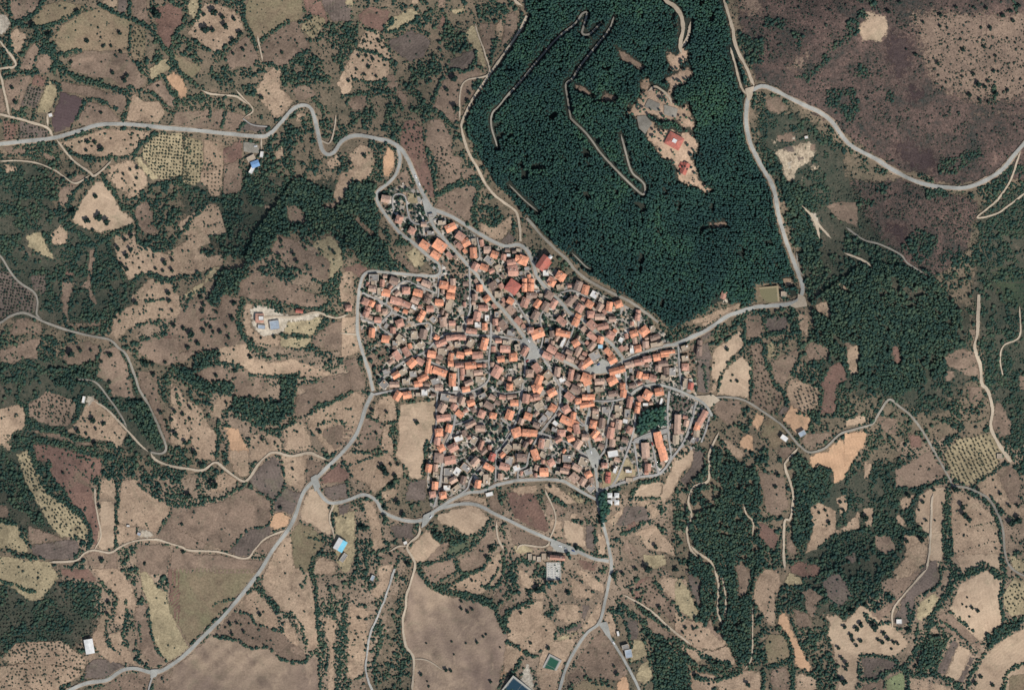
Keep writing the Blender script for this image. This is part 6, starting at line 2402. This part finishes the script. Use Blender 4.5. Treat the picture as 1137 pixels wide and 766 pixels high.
CARC = {'white': (226, 226, 224), 'dark grey': (58, 60, 64), 'silver': (170, 172, 174), 'red': (150, 44, 38), 'blue': (52, 78, 128)}
CARM = {k: plain('car_paint_' + k.replace(' ', '_'), v, .3, .02) for k, v in CARC.items()}
CB.materials.append(CARM['white']); CR.materials.append(CARM['white']); CG.materials.append(M_GLASS); CW.materials.append(M_TYRE)
for px, py, ang, c, where in ((461.8,196.4,-65,'white','upper one beside the road north of the village fork'),(465.8,204.6,-65,'white','lower one beside the road north of the village fork'),
    (763.6,487.8,0,'dark grey','in front of the dark roofed garage'),(587.2,378.6,-48,'white','at the north corner of the main square'),(598.4,388.6,-50,'silver','on the east edge of the main square'),
    (585.6,400.6,30,'red','at the south corner of the main square'),(664.5,404.5,40,'blue','on the small square of the curved high street'),(678.5,405.5,30,'white','at the east end of the small high street square'),
    (656.5,502,-75,'white','at the head of the south junction'),(661.5,517.5,-75,'dark grey','below the head of the south junction'),(744.6,471.4,-88,'white','beside the long pink apartment block'),
    (739.2,498.6,-78,'silver','east of the orange apartment pair'),(724.4,492.6,-75,'red','west of the orange apartment pair'),(622.0,606.2,-22,'white','first in the cemetery car park'),(628.0,608.6,-22,'silver','second in the cemetery car park'),
    (636.5,611.2,-22,'blue','last in the cemetery car park'),(478.5,573.5,50,'white','at the southwest fork below the village'),(681.5,713.5,-50,'white','beside the pale southern warehouse'),(283.5,162.5,5,'white','in the grey yard by the west road'),
    (787.5,470.5,70,'dark grey','behind the terrace of four houses')):
    e = empty('car', px, py, ang, f'{c} car parked {where}', 'car', 'parked cars', 1.95)
    child('body', CB, e, CARM[c]); g = child('cabin_glass', CG, e); child('roof', CR, e, CARM[c])
    for sx in (-1.35, 1.3):
        for sy in (-.82, .82):
            w_ = child('wheel', CW, e); w_.location = (sx, sy, .32); w_.rotation_euler = (math.pi / 2, 0, 0)

# ------------------------------------------------------------ trees
def ico(sub):
    bm = bmesh.new(); bmesh.ops.create_icosphere(bm, subdivisions=sub, radius=1)
    v = np.array([p.co[:] for p in bm.verts]); bm.faces.ensure_lookup_table()
    f = np.array([[q.index for q in x.verts] for x in bm.faces]); bm.free(); return v, f
IV1, IF1 = ico(1)
IV2, IF2 = ico(2)

def blob_variants(n, kind, seed):
    r = np.random.default_rng(seed); out = []
    for _ in range(n):
        v = IV1.copy()
        f = IF1
        d = r.normal(0, 1, (6, 3)); d /= np.linalg.norm(d, axis=1)[:, None]
        amp = r.uniform(.1, .34, 6)
        bumpv = sum(a * np.clip(v @ q - .45, 0, 1) * 1.6 for a, q in zip(amp, d))
        v = v * (0.74 + bumpv[:, None] + r.normal(0, .13, (len(v), 1)))
        if kind == 'pine':
            z = v[:, 2:3]; v[:, :2] *= 1.02 - .3 * np.clip(z, -.5, 1); v[:, 2] *= 1.3
        else: v[:, 2] *= .8
        out.append((v, f))
    return out

def scatter(name, px, py, rad, hz, variants, mat, label, cat, seed, kind='stuff'):
    """one mesh holding a wood: every crown its own island with its own shape"""
    r = np.random.default_rng(seed)
    n = len(px)
    if n == 0: return None
    var = r.integers(0, len(variants), n)
    Z = hpx(px, py); VV, FF, base = [], [], 0
    for k, (v, f) in enumerate(variants):
        idx = np.where(var == k)[0]
        if len(idx) == 0: continue
        a = r.uniform(0, 6.283, len(idx)); ca, sa = np.cos(a), np.sin(a)
        R = rad[idx] * S
        sx = r.uniform(.85, 1.18, len(idx)); sy = r.uniform(.85, 1.18, len(idx))
        X = v[None, :, 0] * (R * sx)[:, None]; Y = v[None, :, 1] * (R * sy)[:, None]
        x = X * ca[:, None] - Y * sa[:, None] + ((px[idx] - W0 / 2) * S)[:, None]
        y = X * sa[:, None] + Y * ca[:, None] + ((H0 / 2 - py[idx]) * S)[:, None]
        z = v[None, :, 2] * R[:, None] + (Z[idx] + hz[idx])[:, None]
        VV.append(np.stack([x, y, z], -1).reshape(-1, 3))
        FF.append((f[None] + (base + np.arange(len(idx)) * len(v))[:, None, None]).reshape(-1, 3))
        base += len(idx) * len(v)
    me = fast_mesh(name, np.concatenate(VV), np.concatenate(FF))
    o = link(name, me, mat)
    return tag(o, label, cat, None, kind)

EASTCORE = [[(900,335),(960,290),(1030,300),(1066,345),(1074,400),(1000,440),(945,420),(908,395)],[(866,190),(900,215),(912,290),(892,302),(872,240)],[(838,110),(852,112),(850,160),(866,215),(858,205),(840,170)]]
EASTWOOD = [(834,110),(850,108),(884,120),(930,145),(960,230),(1000,280),(1040,300),(1060,330),(1075,345),(1080,420),(1085,440),(1000,455),(945,455),(918,430),(906,400),(904,350),(893,320),(884,290),(870,240),(850,185),(834,150)]
SEWOOD = [(765,540),(770,518),(790,498),(806,500),(826,517),(846,525),(846,560),(842,580),(848,620),(838,690),(834,740),(790,740),(770,700),(764,640),(768,600),(762,570)]
SEWOOD2 = [(876,500),(905,515),(925,520),(905,560),(900,600),(890,615),(880,600),(884,540)]
MASK_F = poly_mask(FOREST)
dens = np.full((MH, MW), .42)
def setd(p, v): dens[poly_mask(p)] = v
setd([(-60,150),(130,180),(130,290),(-60,290)], .42)
setd([(300,125),(420,125),(420,235),(300,235)], .42)
setd([(-60,640),(120,640),(120,780),(-60,780)], .40)
setd([(560,480),(800,500),(770,800),(560,800)], .28)
setd([(840,140),(1200,140),(1200,340),(880,340)], .40)
dens[HEATH] = .10
setd([(840,205),(1200,200),(1200,340),(1060,420),(1090,560),(940,470),(900,300)], .55)
setd([(1076,290),(1200,280),(1200,520),(1090,520)], .56)
setd(EASTWOOD, .50)
for q in EASTCORE: setd(q, .76)
setd([(930,520),(1030,500),(1030,600),(930,640)], .6)
setd([(820,600),(1000,600),(1000,700),(820,760)], .6)
setd(SEWOOD, .80); setd(SEWOOD2, .84)
dens[MASK_F] = 0
DARKW = [[(282,260),(330,195),(372,215),(395,235),(392,262),(360,250),(320,262),(300,285),(270,300)],[(230,335),(250,300),(275,297),(300,322),(302,330),(262,325),(240,345)],
         [(312,420),(332,417),(326,463),(314,466)],[(215,386),(245,384),(242,408),(216,412)],[(190,405),(226,412),(262,420),(262,440),(230,435),(200,420)],
         [(258,440),(320,448),(312,472),(280,470),(258,462)],[(56,408),(108,412),(108,425),(60,430)],[(140,445),(175,445),(186,490),(176,500)],
         [(705,454),(741,450),(741,475),(706,482)],[(665,545),(682,548),(678,562),(666,582)],[(384,200),(418,205),(420,260),(445,305),(410,298),(384,270)],
         [(1094,700),(1140,680),(1120,715),(1100,728)],[(1028,704),(1054,706),(1040,742),(1016,744)],[(700,655),(770,720),(790,790),(730,790),(725,720)],
         [(480,590),(520,600),(526,612),(515,618),(490,604)],[(80,380),(130,390),(120,410),(70,405)]]
for q in DARKW: setd(q, 1.0)
DW = np.zeros((MH, MW), bool)
for q in DARKW: DW |= poly_mask(q)
WOOD = np.zeros((MH, MW), bool); HEDGE = np.zeros((MH, MW), bool)
gi = 0
for org, ln in tiles(WOODS_TXT):
    k, pts = ln.split(' ', 1)
    pts = [loc(org, *map(float, q.split(','))) for q in pts.split()]
    if k == 'W': WOOD |= poly_mask(smooth_closed([push(*q) for q in pts], 3, 1.6, 7))
    elif k[0] == 'H':
        if len(pts) < 2: continue
        w = float(k[1:]) * .5
        for q in catmull([push(*q) for q in pts], 1.0):
            disc(HEDGE, q[0], q[1], max(.9, w * (.62 + .6 * vnoise(q[0], q[1], 8, 2))))
    elif k == 'G':
        o = smooth_closed(pts, 3, 1, 5); drape('lawn', o, SOIL['G'], 1.34 + .01 * gi, fall=3); gi += 1
# clumping
gy_, gx_ = np.mgrid[0:MH, 0:MW].astype(float)
clump = .40 * vnoise(gx_, gy_, 17, 1) + .36 * vnoise(gx_, gy_, 7.5, 2) + .24 * vnoise(gx_, gy_, 3.5, 3)
clump = np.clip((clump - .5) * 1.25 + .5, 0, 1)
def shrink(m, n):
    for _ in range(n):
        m = m & np.roll(m, 1, 0) & np.roll(m, -1, 0) & np.roll(m, 1, 1) & np.roll(m, -1, 1)
    return m
def grow(m, n=1):
    for _ in range(n):
        m = m | np.roll(m, 1, 0) | np.roll(m, -1, 0) | np.roll(m, 1, 1) | np.roll(m, -1, 1)
    return m
free = ~FIELD & ~ROAD & ~BLD & ~VIL
dens = np.where(WOOD, np.maximum(dens, .69), dens)
setd([(-60,650),(104,650),(110,735),(-60,735)], .50)
veg = (clump < (dens * .86 + .06))
free = free | (WOOD & ~shrink(FIELD, 2) & ~ROAD & ~BLD & ~VIL)
TALL = DW | poly_mask(EASTCORE[0]) | poly_mask(EASTCORE[1]) | poly_mask(SEWOOD) | poly_mask(SEWOOD2)

def jgrid(x0, x1, y0, y1, s, seed):
    r = np.random.default_rng(seed)
    X, Y = np.meshgrid(np.arange(x0, x1, s), np.arange(y0, y1, s * .9))
    X = X + (np.arange(X.shape[0]) % 2)[:, None] * s / 2
    return (X + r.uniform(-.42, .42, X.shape) * s).ravel(), (Y + r.uniform(-.42, .42, Y.shape) * s).ravel()

# the pine plantation: contour rows in its lower part, looser above
fx, fy = [], []
px, py = jgrid(515, 895, -40, 370, 2.25, 21)
rowz = (py > 215 + (px - 690) * -.12) & (px > 590)
k = ~rowz; fx.append(px[k]); fy.append(py[k])
r = np.random.default_rng(22)
rx = np.arange(585, 900, 1.75)
for row in np.sort(np.concatenate([np.arange(-330, 420, 5.0), np.arange(-327.8, 420, 5.0)])):
    yy = 300 + row + .40 * (rx - 700) - .0016 * (rx - 700) ** 2 + r.normal(0, .38, len(rx))
    xx = rx + r.uniform(-1.2, 1.2, len(rx))
    k = (yy > 215 + (xx - 690) * -.12) & (xx > 590)
    fx.append(xx[k]); fy.append(yy[k])
fx = np.concatenate(fx); fy = np.concatenate(fy)
ok = (sample(MASK_F & ~grow(FIELD, 1) & ~grow(ROAD, 2) & ~grow(BLD, 2), fx, fy) | (sample(CLEAR & ~grow(ROAD, 1) & ~grow(BLD, 3), fx, fy) & (np.random.default_rng(6).random(len(fx)) < .10))) & (vnoise(fx, fy, 6, 3) * .6 + vnoise(fx, fy, 14, 0) * .4 > .20) & (np.random.default_rng(4).random(len(fx)) < .965)
fx, fy = fx[ok], fy[ok]
r = np.random.default_rng(23)
rad = r.uniform(1.15, 1.85, len(fx)) + (r.random(len(fx)) < .04) * r.uniform(.3, 1.0, len(fx)); hz = r.uniform(4.9, 6.3, len(fx)) + 5 * (vnoise(fx, fy, 24, 2) - .5)
PINE_V = blob_variants(7, 'pine', 31); OAK_V = blob_variants(7, 'oak', 32); BUSH_V = blob_variants(8, 'bush', 33)
scatter('pine_forest', fx, fy, rad, hz, PINE_V, M_PINE, 'dark dense pine plantation covering the hill above the village', 'forest', 41)
print('pines', len(fx))

# woods, hedges and copses between the fields
px, py = jgrid(-45, W0 + 45, -45, H0 + 45, 2.3, 24)
ok = sample(veg & free & ~MASK_F, px, py) & ~sample(HEDGE, px, py)
tall = sample(TALL, px, py)
r = np.random.default_rng(25)
big = ok & tall
scatter('oak_woodland', px[big], py[big], r.uniform(1.1, 2.1, big.sum()) + (r.random(big.sum()) < .07) * .9, r.uniform(3, 5.2, big.sum()), OAK_V, M_OAK, 'dark evergreen oak woods on the slopes around the village', 'woodland', 42)
mid = ok & ~tall & ~sample(HEATH & ~WOOD, px, py)
for nm, sel, lab in (('woodland_thicket', mid & (px < 560), 'dark clumped thickets between the western fields'), ('woodland_thicket', mid & (px >= 560), 'dark clumped thickets between the eastern fields')):
    n = sel.sum(); rad = np.where(r.random(n) < .14, r.uniform(1.7, 2.7, n), r.uniform(.7, 1.7, n))
    scatter(nm, px[sel], py[sel], rad, rad * S * .6, OAK_V, M_OAK, lab, 'thicket', 43)
hx, hy = jgrid(-45, W0 + 45, -45, H0 + 45, 2.0, 124)
sel = sample(HEDGE & ~ROAD & ~BLD & ~VIL & ~MASK_F, hx, hy) & (r.random(len(hx)) < .86)
n = sel.sum(); rad = r.uniform(1.0, 2.0, n)
scatter('hedgerow_trees', hx[sel], hy[sel], rad, rad * S * .7, OAK_V, M_OAK, 'dark hedgerows of trees lining the fields and lanes', 'hedgerow', 53)
print('woods', big.sum(), mid.sum(), n)
# low maquis on the heath and rough ground, and thin bushes over rough fields
px, py = jgrid(-45, W0 + 45, -45, H0 + 45, 2.5, 26)
r = np.random.default_rng(27)
hz_ok = sample(HEATH & ~ROAD & ~FIELD & ~MASK_F & ~CROP, px, py) & (r.random(len(px)) < np.clip(sample(dens, px, py) * 1.2 + .3, 0, 1) * np.clip(2.4 - 3.2 * sample(clump, px, py), .15, 1.8))
rough = sample(~HEATH & free & ~veg & ~MASK_F, px, py) & (r.random(len(px)) < .24)
sel = hz_ok | rough
n = sel.sum(); rad = r.uniform(.45, 1.1, n) + (r.random(n) < .28) * r.uniform(0, 1.0, n)
scatter('maquis_scrub', px[sel], py[sel], rad, rad * .35, BUSH_V, M_SCRUB, 'low grey green maquis bushes over the rough heath ground', 'scrub', 44)
rf_ok = sample(FIELD & ~CROP & ~ROAD & ~BLD & ~MASK_F, px, py) & (r.random(len(px)) < .05 + .10 * (sample(clump, px, py) < .42))
n = rf_ok.sum(); rad = np.where(r.random(n) < .15, r.uniform(1.2, 1.9, n), r.uniform(.5, 1.1, n))
scatter('pasture_bushes', px[rf_ok], py[rf_ok], rad, rad * .35, BUSH_V, M_SCRUB, 'small dark bushes dotted over the dry pastures', 'scrub', 45)
wx, wy = jgrid(-45, 430, 150, 560, 3.3, 128)
wp = ~CROP & ~ROAD & ~BLD & ~MASK_F & ~VIL
sel = sample(wp, wx, wy) & (r.random(len(wx)) < .16 * (sample(clump, wx, wy) < .5)) & (wy < 540 - .1 * wx)
n = sel.sum(); rad = r.uniform(.9, 1.75, n)
scatter('pasture_trees', wx[sel], wy[sel], rad, rad * .8, OAK_V, M_OAK, 'small dark oaks scattered over the western pastures', 'trees', 54)
tx, ty = jgrid(-45, W0 + 45, -45, H0 + 45, 1.7, 129)
fr = np.abs((hpx(tx, ty) / 4.2) % 1 - .5) * 2
gr = np.hypot(hpx(tx + 1, ty) - hpx(tx - 1, ty), hpx(tx, ty + 1) - hpx(tx, ty - 1)) / 2 / 4.2 * 2
line = (1 - fr) < np.maximum(gr, .004) * .62
gate = vnoise(tx, ty, 46, 1) * .6 + vnoise(tx, ty, 19, 3) * .4
sel = line & (gate > .50) & sample(~CROP & ~ROAD & ~BLD & ~VIL & ~MASK_F & ~HEATH, tx, ty) & (r.random(len(tx)) < .8)
n = sel.sum(); rad = r.uniform(.5, 1.25, n)
scatter('terrace_hedges', tx[sel], ty[sel], rad, rad * .5, BUSH_V, M_OAK, 'thin dark hedges following the contour terraces of the slopes', 'hedge', 56)
# bushes along field edges
edge = (grow(FIELD, 2) & ~shrink(FIELD, 1)) & ~ROAD & ~BLD & ~VIL & ~MASK_F
px, py = jgrid(-45, W0 + 45, -45, H0 + 45, 2.3, 28)
sel = sample(edge & (vnoise(gx_, gy_, 22, 3) > .36), px, py) & (r.random(len(px)) < .42)
n = sel.sum(); rad = r.uniform(.8, 1.6, n)
scatter('hedge_bushes', px[sel], py[sel], rad, rad * .45, BUSH_V, M_OAK, 'narrow dark hedges lining the field boundaries', 'hedge', 46)
# gardens
px, py = jgrid(400, 800, 195, 570, 2.8, 29)
gcl = vnoise(px, py, 11, 2)
sel = sample(VIL & ~grow(ROAD, 0) & ~grow(BLD, 1), px, py) & (r.random(len(px)) < np.where(sample(NOB, px, py), .45, .85) * np.where(gcl > .5, 1.35, .5))
gt = sample(VIL & ~ROAD & ~grow(BLD, 1), px, py) & (r.random(len(px)) < .22) & ~sel
n = gt.sum(); rad = r.uniform(1.5, 2.7, n)
scatter('garden_trees', px[gt], py[gt], rad, rad * 1.3, OAK_V, M_OAK, 'dark bushy trees standing in the back gardens of the village', 'trees', 55)
n = sel.sum(); rad = r.uniform(.8, 2.0, n)
scatter('garden_foliage', px[sel], py[sel], rad, rad * .7, BUSH_V, M_GARDEN, 'green shrubs and small trees in the gardens between the houses', 'garden plants', 47)
print('scrub', hz_ok.sum(), rough.sum(), rf_ok.sum(), 'garden', n)
# the tall grove in the east of the village and by the junction
gx2, gy2 = jgrid(700, 745, 448, 486, 3.2, 50)
s2 = in_poly([(709,463),(716,456),(724,453),(739,452),(739,471),(722,476),(712,480),(707,478)], gx2, gy2)
gx3, gy3 = jgrid(662, 684, 543, 586, 3.0, 51)
s3 = in_poly([(664.8,548),(676,548),(674,556),(678,566),(668,584),(666,566)], gx3, gy3) & ~sample(grow(BLD, 1), gx3, gy3)
gx5 = np.array([607., 609.5, 612.5, 616.5, 631.5, 633, 610, 622]); gy5 = np.array([646.5, 648.5, 647, 648, 614.5, 618, 651, 645.5])
gx4, gy4 = np.concatenate([gx2[s2], gx3[s3], gx5]), np.concatenate([gy2[s2], gy3[s3], gy5])
scatter('pine_grove', gx4, gy4, np.full(len(gx4), 2.6), np.full(len(gx4), 7.5), PINE_V, M_PINE, 'dark tall pine grove beside the apartment blocks and the south junction', 'grove', 52)

# ---- single trees
def clump_crown(seed, n=15, flat=.72):
    r = np.random.default_rng(seed); VV, FF, b = [], [], 0
    for i in range(n):
        th = r.uniform(0, 6.283); q = math.sqrt(r.random()) * .66; zz = r.uniform(-.5, .75) * (1 - q * .6)
        s = r.uniform(.26, .46)
        v = IV1 * (1 + r.normal(0, .2, (len(IV1), 1))) * s + np.array([math.cos(th) * q, math.sin(th) * q, zz])
        v[:, 2] = v[:, 2] * flat + 1.05
        VV.append(v); FF.append(IF1 + b); b += len(v)
    return np.concatenate(VV), np.concatenate(FF)

def trunk(seed):
    r = np.random.default_rng(seed); v, f = [], []
    def limb(p0, p1, r0, r1):
        p0, p1 = Vector(p0), Vector(p1); d = (p1 - p0).normalized(); u = d.orthogonal().normalized(); w = d.cross(u); b = len(v)
        for p, q in ((p0, r0), (p1, r1)):
            for i in range(6):
                a = i * math.pi / 3; v.append(tuple(p + u * (q * math.cos(a)) + w * (q * math.sin(a))))
        for i in range(6): f.append((b + i, b + (i + 1) % 6, b + 6 + (i + 1) % 6, b + 6 + i))
    limb((0, 0, -.3), (.03, .02, .7), .13, .085)
    for i in range(4):
        a = i * 1.57 + r.uniform(-.4, .4); limb((.03, .02, .55 + .04 * i), (.45 * math.cos(a), .45 * math.sin(a), 1.1 + .1 * i), .06, .02)
    return v, f
CROWN = []
for k in range(5):
    V, F = clump_crown(60 + k); me = fast_mesh('crown', V, F); me.materials.append(M_TREE); CROWN.append(me)
TRUNK = []
for k in range(2):
    v, f = trunk(70 + k); me = mesh('trunk', v, f); me.materials.append(M_BARK); TRUNK.append(me)
dots = []; place = ''
for org, ln in tiles(DOTS_TXT):
    if ln.startswith('='): place = ln[1:]; continue
    for q in ln.split():
        X, Y, rr = map(float, q.split(','))
        px, py = loc(org, X, Y)
        if sample(ROAD | BLD, px, py): continue
        dots.append([px, py, max(rr / ZF * 1.06, 1.5), place])
keep = []
for q in dots:
    if all((q[0] - o[0]) ** 2 + (q[1] - o[1]) ** 2 > 4 for o in keep): keep.append(q)
keep.sort(key=lambda q: -q[2])
solo, restd = keep[:298], keep[298:]
bypl = {}
for q in solo: bypl.setdefault(q[3], []).append(q)
for pl, lst in bypl.items():
    lst.sort(key=lambda q: q[0])
    for i, (px, py, rad, _) in enumerate(lst):
        e = bpy.data.objects.new('tree', None); COL.objects.link(e); e.empty_display_size = .3
        sc = rad * S * 1.12
        e.location = P(px, py); e.rotation_euler = (0, 0, random.uniform(0, 6.28)); e.scale = (sc, sc, sc * random.uniform(.95, 1.25))
        child('crown', random.choice(CROWN), e); child('trunk', random.choice(TRUNK), e)
        size = 'large' if rad > 3 else ('small' if rad < 1.9 else 'medium')
        tag(e, f'{size} dark tree, {ordinal(i + 1)} from west in {pl}', 'tree', f'trees in {pl}')
if restd:
    a = np.array([q[:3] for q in restd])
    scatter('small_field_trees', a[:, 0], a[:, 1], a[:, 2], a[:, 2] * .8, OAK_V, M_TREE, 'smallest dark trees dotted over the tan fields', 'trees', 48)
print('trees', len(solo), len(restd))

# ---- orchards
def orchard(poly, dx, dy, ang, jit, skip, seed):
    r = np.random.default_rng(seed); a = math.radians(ang); pts = np.array(poly); c = pts.mean(0); out = []
    for j in range(-60, 61):
        row = []
        for i in range(-60, 61):
            x = c[0] + (i * dx) * math.cos(a) + (j * dy) * math.sin(a) + r.normal(0, jit); y = c[1] - (i * dx) * math.sin(a) + (j * dy) * math.cos(a) + r.normal(0, jit)
            if r.random() < skip: continue
            row.append((x, y))
        if row:
            row = np.array(row); ins = in_poly(poly, row[:, 0], row[:, 1]) & ~sample(ROAD | BLD, row[:, 0], row[:, 1])
            row = row[ins]
            if len(row): out.append(row)
    return out
TL = lambda ox, oy, s: [(ox + float(q.split(',')[0]) / ZF, oy + float(q.split(',')[1]) / ZF) for q in s.split()]
ORCH = [
 (TL(750, 350, '455,190 540,175 550,260 600,430 680,520 620,620 480,560 490,350 500,290'), 4.3, 4.6, 15, .8, .12, 'the scattered east orchard', True),
 (TL(937, 480, '630,150 720,40 930,10 1010,120 960,240 850,310 780,330 690,280'), 4.4, 4.0, 25, .25, .06, 'the gridded east orchard', True),
 (TL(750, 350, '750,480 790,430 890,470 890,560 820,610 760,580'), 4.6, 4.6, 20, .4, .05, 'the small square east orchard', True),
 (TL(0, 125, '905,220 1000,130 1190,130 1190,420 1020,420 940,350 910,290'), 3.6, 3.4, 84, .3, .05, 'the olive rows south of the west road', False),
 (TL(190, 125, '75,150 190,180 200,300 180,420 150,460 60,440'), 3.6, 3.8, 88, .4, .15, '', False),
 (TL(190, 125, '205,330 310,330 310,530 250,530 230,480 200,420'), 4.4, 4.2, 86, .5, .12, '', False),
 (TL(0, 250, '0,260 60,310 120,380 205,430 225,480 215,555 160,545 60,565 0,585'), 3.3, 3.3, 80, .35, .08, '', False),
 (TL(0, 250, '190,330 290,310 290,410 260,430 220,400'), 3.4, 3.2, 80, .35, .1, '', False),
 (TL(0, 0, '190,550 280,570 230,685 145,665'), 3.2, 2.9, -15, .3, .05, '', False),
 (TL(0, 0, '845,165 905,185 925,280 895,400 860,370 825,320'), 3.2, 3.2, 10, .8, .15, '', False),
 (TL(190, 0, '830,150 900,90 970,110 960,160 880,250 820,180'), 3.4, 3.4, 30, .6, .15, '', False),
 (TL(0, 125, '30,50 300,110 310,155 40,175'), 3.6, 3.4, 5, .4, .2, '', False),
 (TL(380, 0, '100,260 150,190 230,205 275,280 300,360 150,315'), 4.6, 4.4, 20, .8, .3, '', False),
 (TL(937, 631, '1010,150 1060,70 1135,100 1135,240 1050,290 1005,220'), 4.2, 4.0, 30, .7, .2, '', False),
 (TL(0, 500, '110,30 175,10 260,160 320,280 495,410 550,480 540,550 480,540 380,520 300,420 200,250 130,110'), 3.8, 3.6, -45, .8, .25, '', False),
 (TL(560, 631, '850,120 920,60 960,115 1080,205 1130,310 1130,400 1050,320 950,245 865,225'), 4.4, 4.4, -35, .9, .35, '', False),
 (TL(0, 375, '190,430 300,350 460,400 460,490 420,550 290,530 190,500'), 3.6, 3.6, 0, 1.0, .25, '', False),
 ([(-30, 655), (40, 668), (70, 648), (108, 652), (112, 690), (90, 718), (0, 728), (-30, 720)], 4.0, 4.2, 4, .7, .18, '', False),
 (TL(0, 631, '60,610 540,610 500,680 380,730 300,765 0,765 0,690'), 3.6, 3.6, 0, 1.0, .3, '', False),
 (TL(0, 631, '100,470 400,450 550,560 540,630 300,590 60,590 20,560'), 3.6, 3.6, 5, 1.0, .25, '', False),
 (TL(380, 100, '390,210 440,185 495,230 510,330 540,470 480,450 390,360'), 3.9, 3.9, 20, 1.0, .4, '', False),
 (TL(380, 100, '590,400 690,340 700,480 790,520 700,570 610,610'), 3.6, 3.6, -10, .9, .35, '', False),
]
OV, OFc = clump_crown(90, 7); OV2, OF2_ = clump_crown(91, 7)
OLIVE = []
for k, (V, F) in enumerate(((OV, OFc), (OV2, OF2_))):
    tv, tf = trunk(95 + k); tf = [t for q in tf for t in ((q[0], q[1], q[2]), (q[0], q[2], q[3]))]
    VV = np.concatenate([V, np.array(tv)]); FF = np.concatenate([F, np.array(tf) + len(V)])
    me = fast_mesh('olive_tree', VV, FF, np.concatenate([np.zeros(len(F)), np.ones(len(tf))])); me.materials.append(M_OLIVE); me.materials.append(M_BARK); OLIVE.append(me)
sx, sy = [], []; n_ol = 0
for oi, (poly, dx, dy, ang, jit, skip, pl, solo_) in enumerate(ORCH):
    rows = orchard(poly, dx, dy, ang, jit, skip, 200 + oi)
    for j, row in enumerate(rows):
        row = row[np.argsort(row[:, 0])]
        for i, (x, y) in enumerate(row):
            if solo_ and n_ol < 300:
                o = bpy.data.objects.new('olive_tree', OLIVE[n_ol % 2]); COL.objects.link(o); n_ol += 1
                sc = random.uniform(1.25, 1.7) * S
                o.location = P(x, y); o.scale = (sc, sc, sc); o.rotation_euler = (0, 0, random.uniform(0, 6.28))
                tag(o, f'orchard tree, {ordinal(i + 1)} from west in row {j + 1} of {pl}', 'orchard tree', f'trees of {pl}')
            else: sx.append(x); sy.append(y)
sx, sy = np.array(sx), np.array(sy)
rr = np.random.default_rng(77).uniform(.95, 1.5, len(sx))
scatter('orchard_trees', sx, sy, rr, rr * .9, BUSH_V, M_OLIVE, 'rows of small olive and fruit trees in the western orchards', 'orchard', 49)
print('olives', n_ol, len(sx))
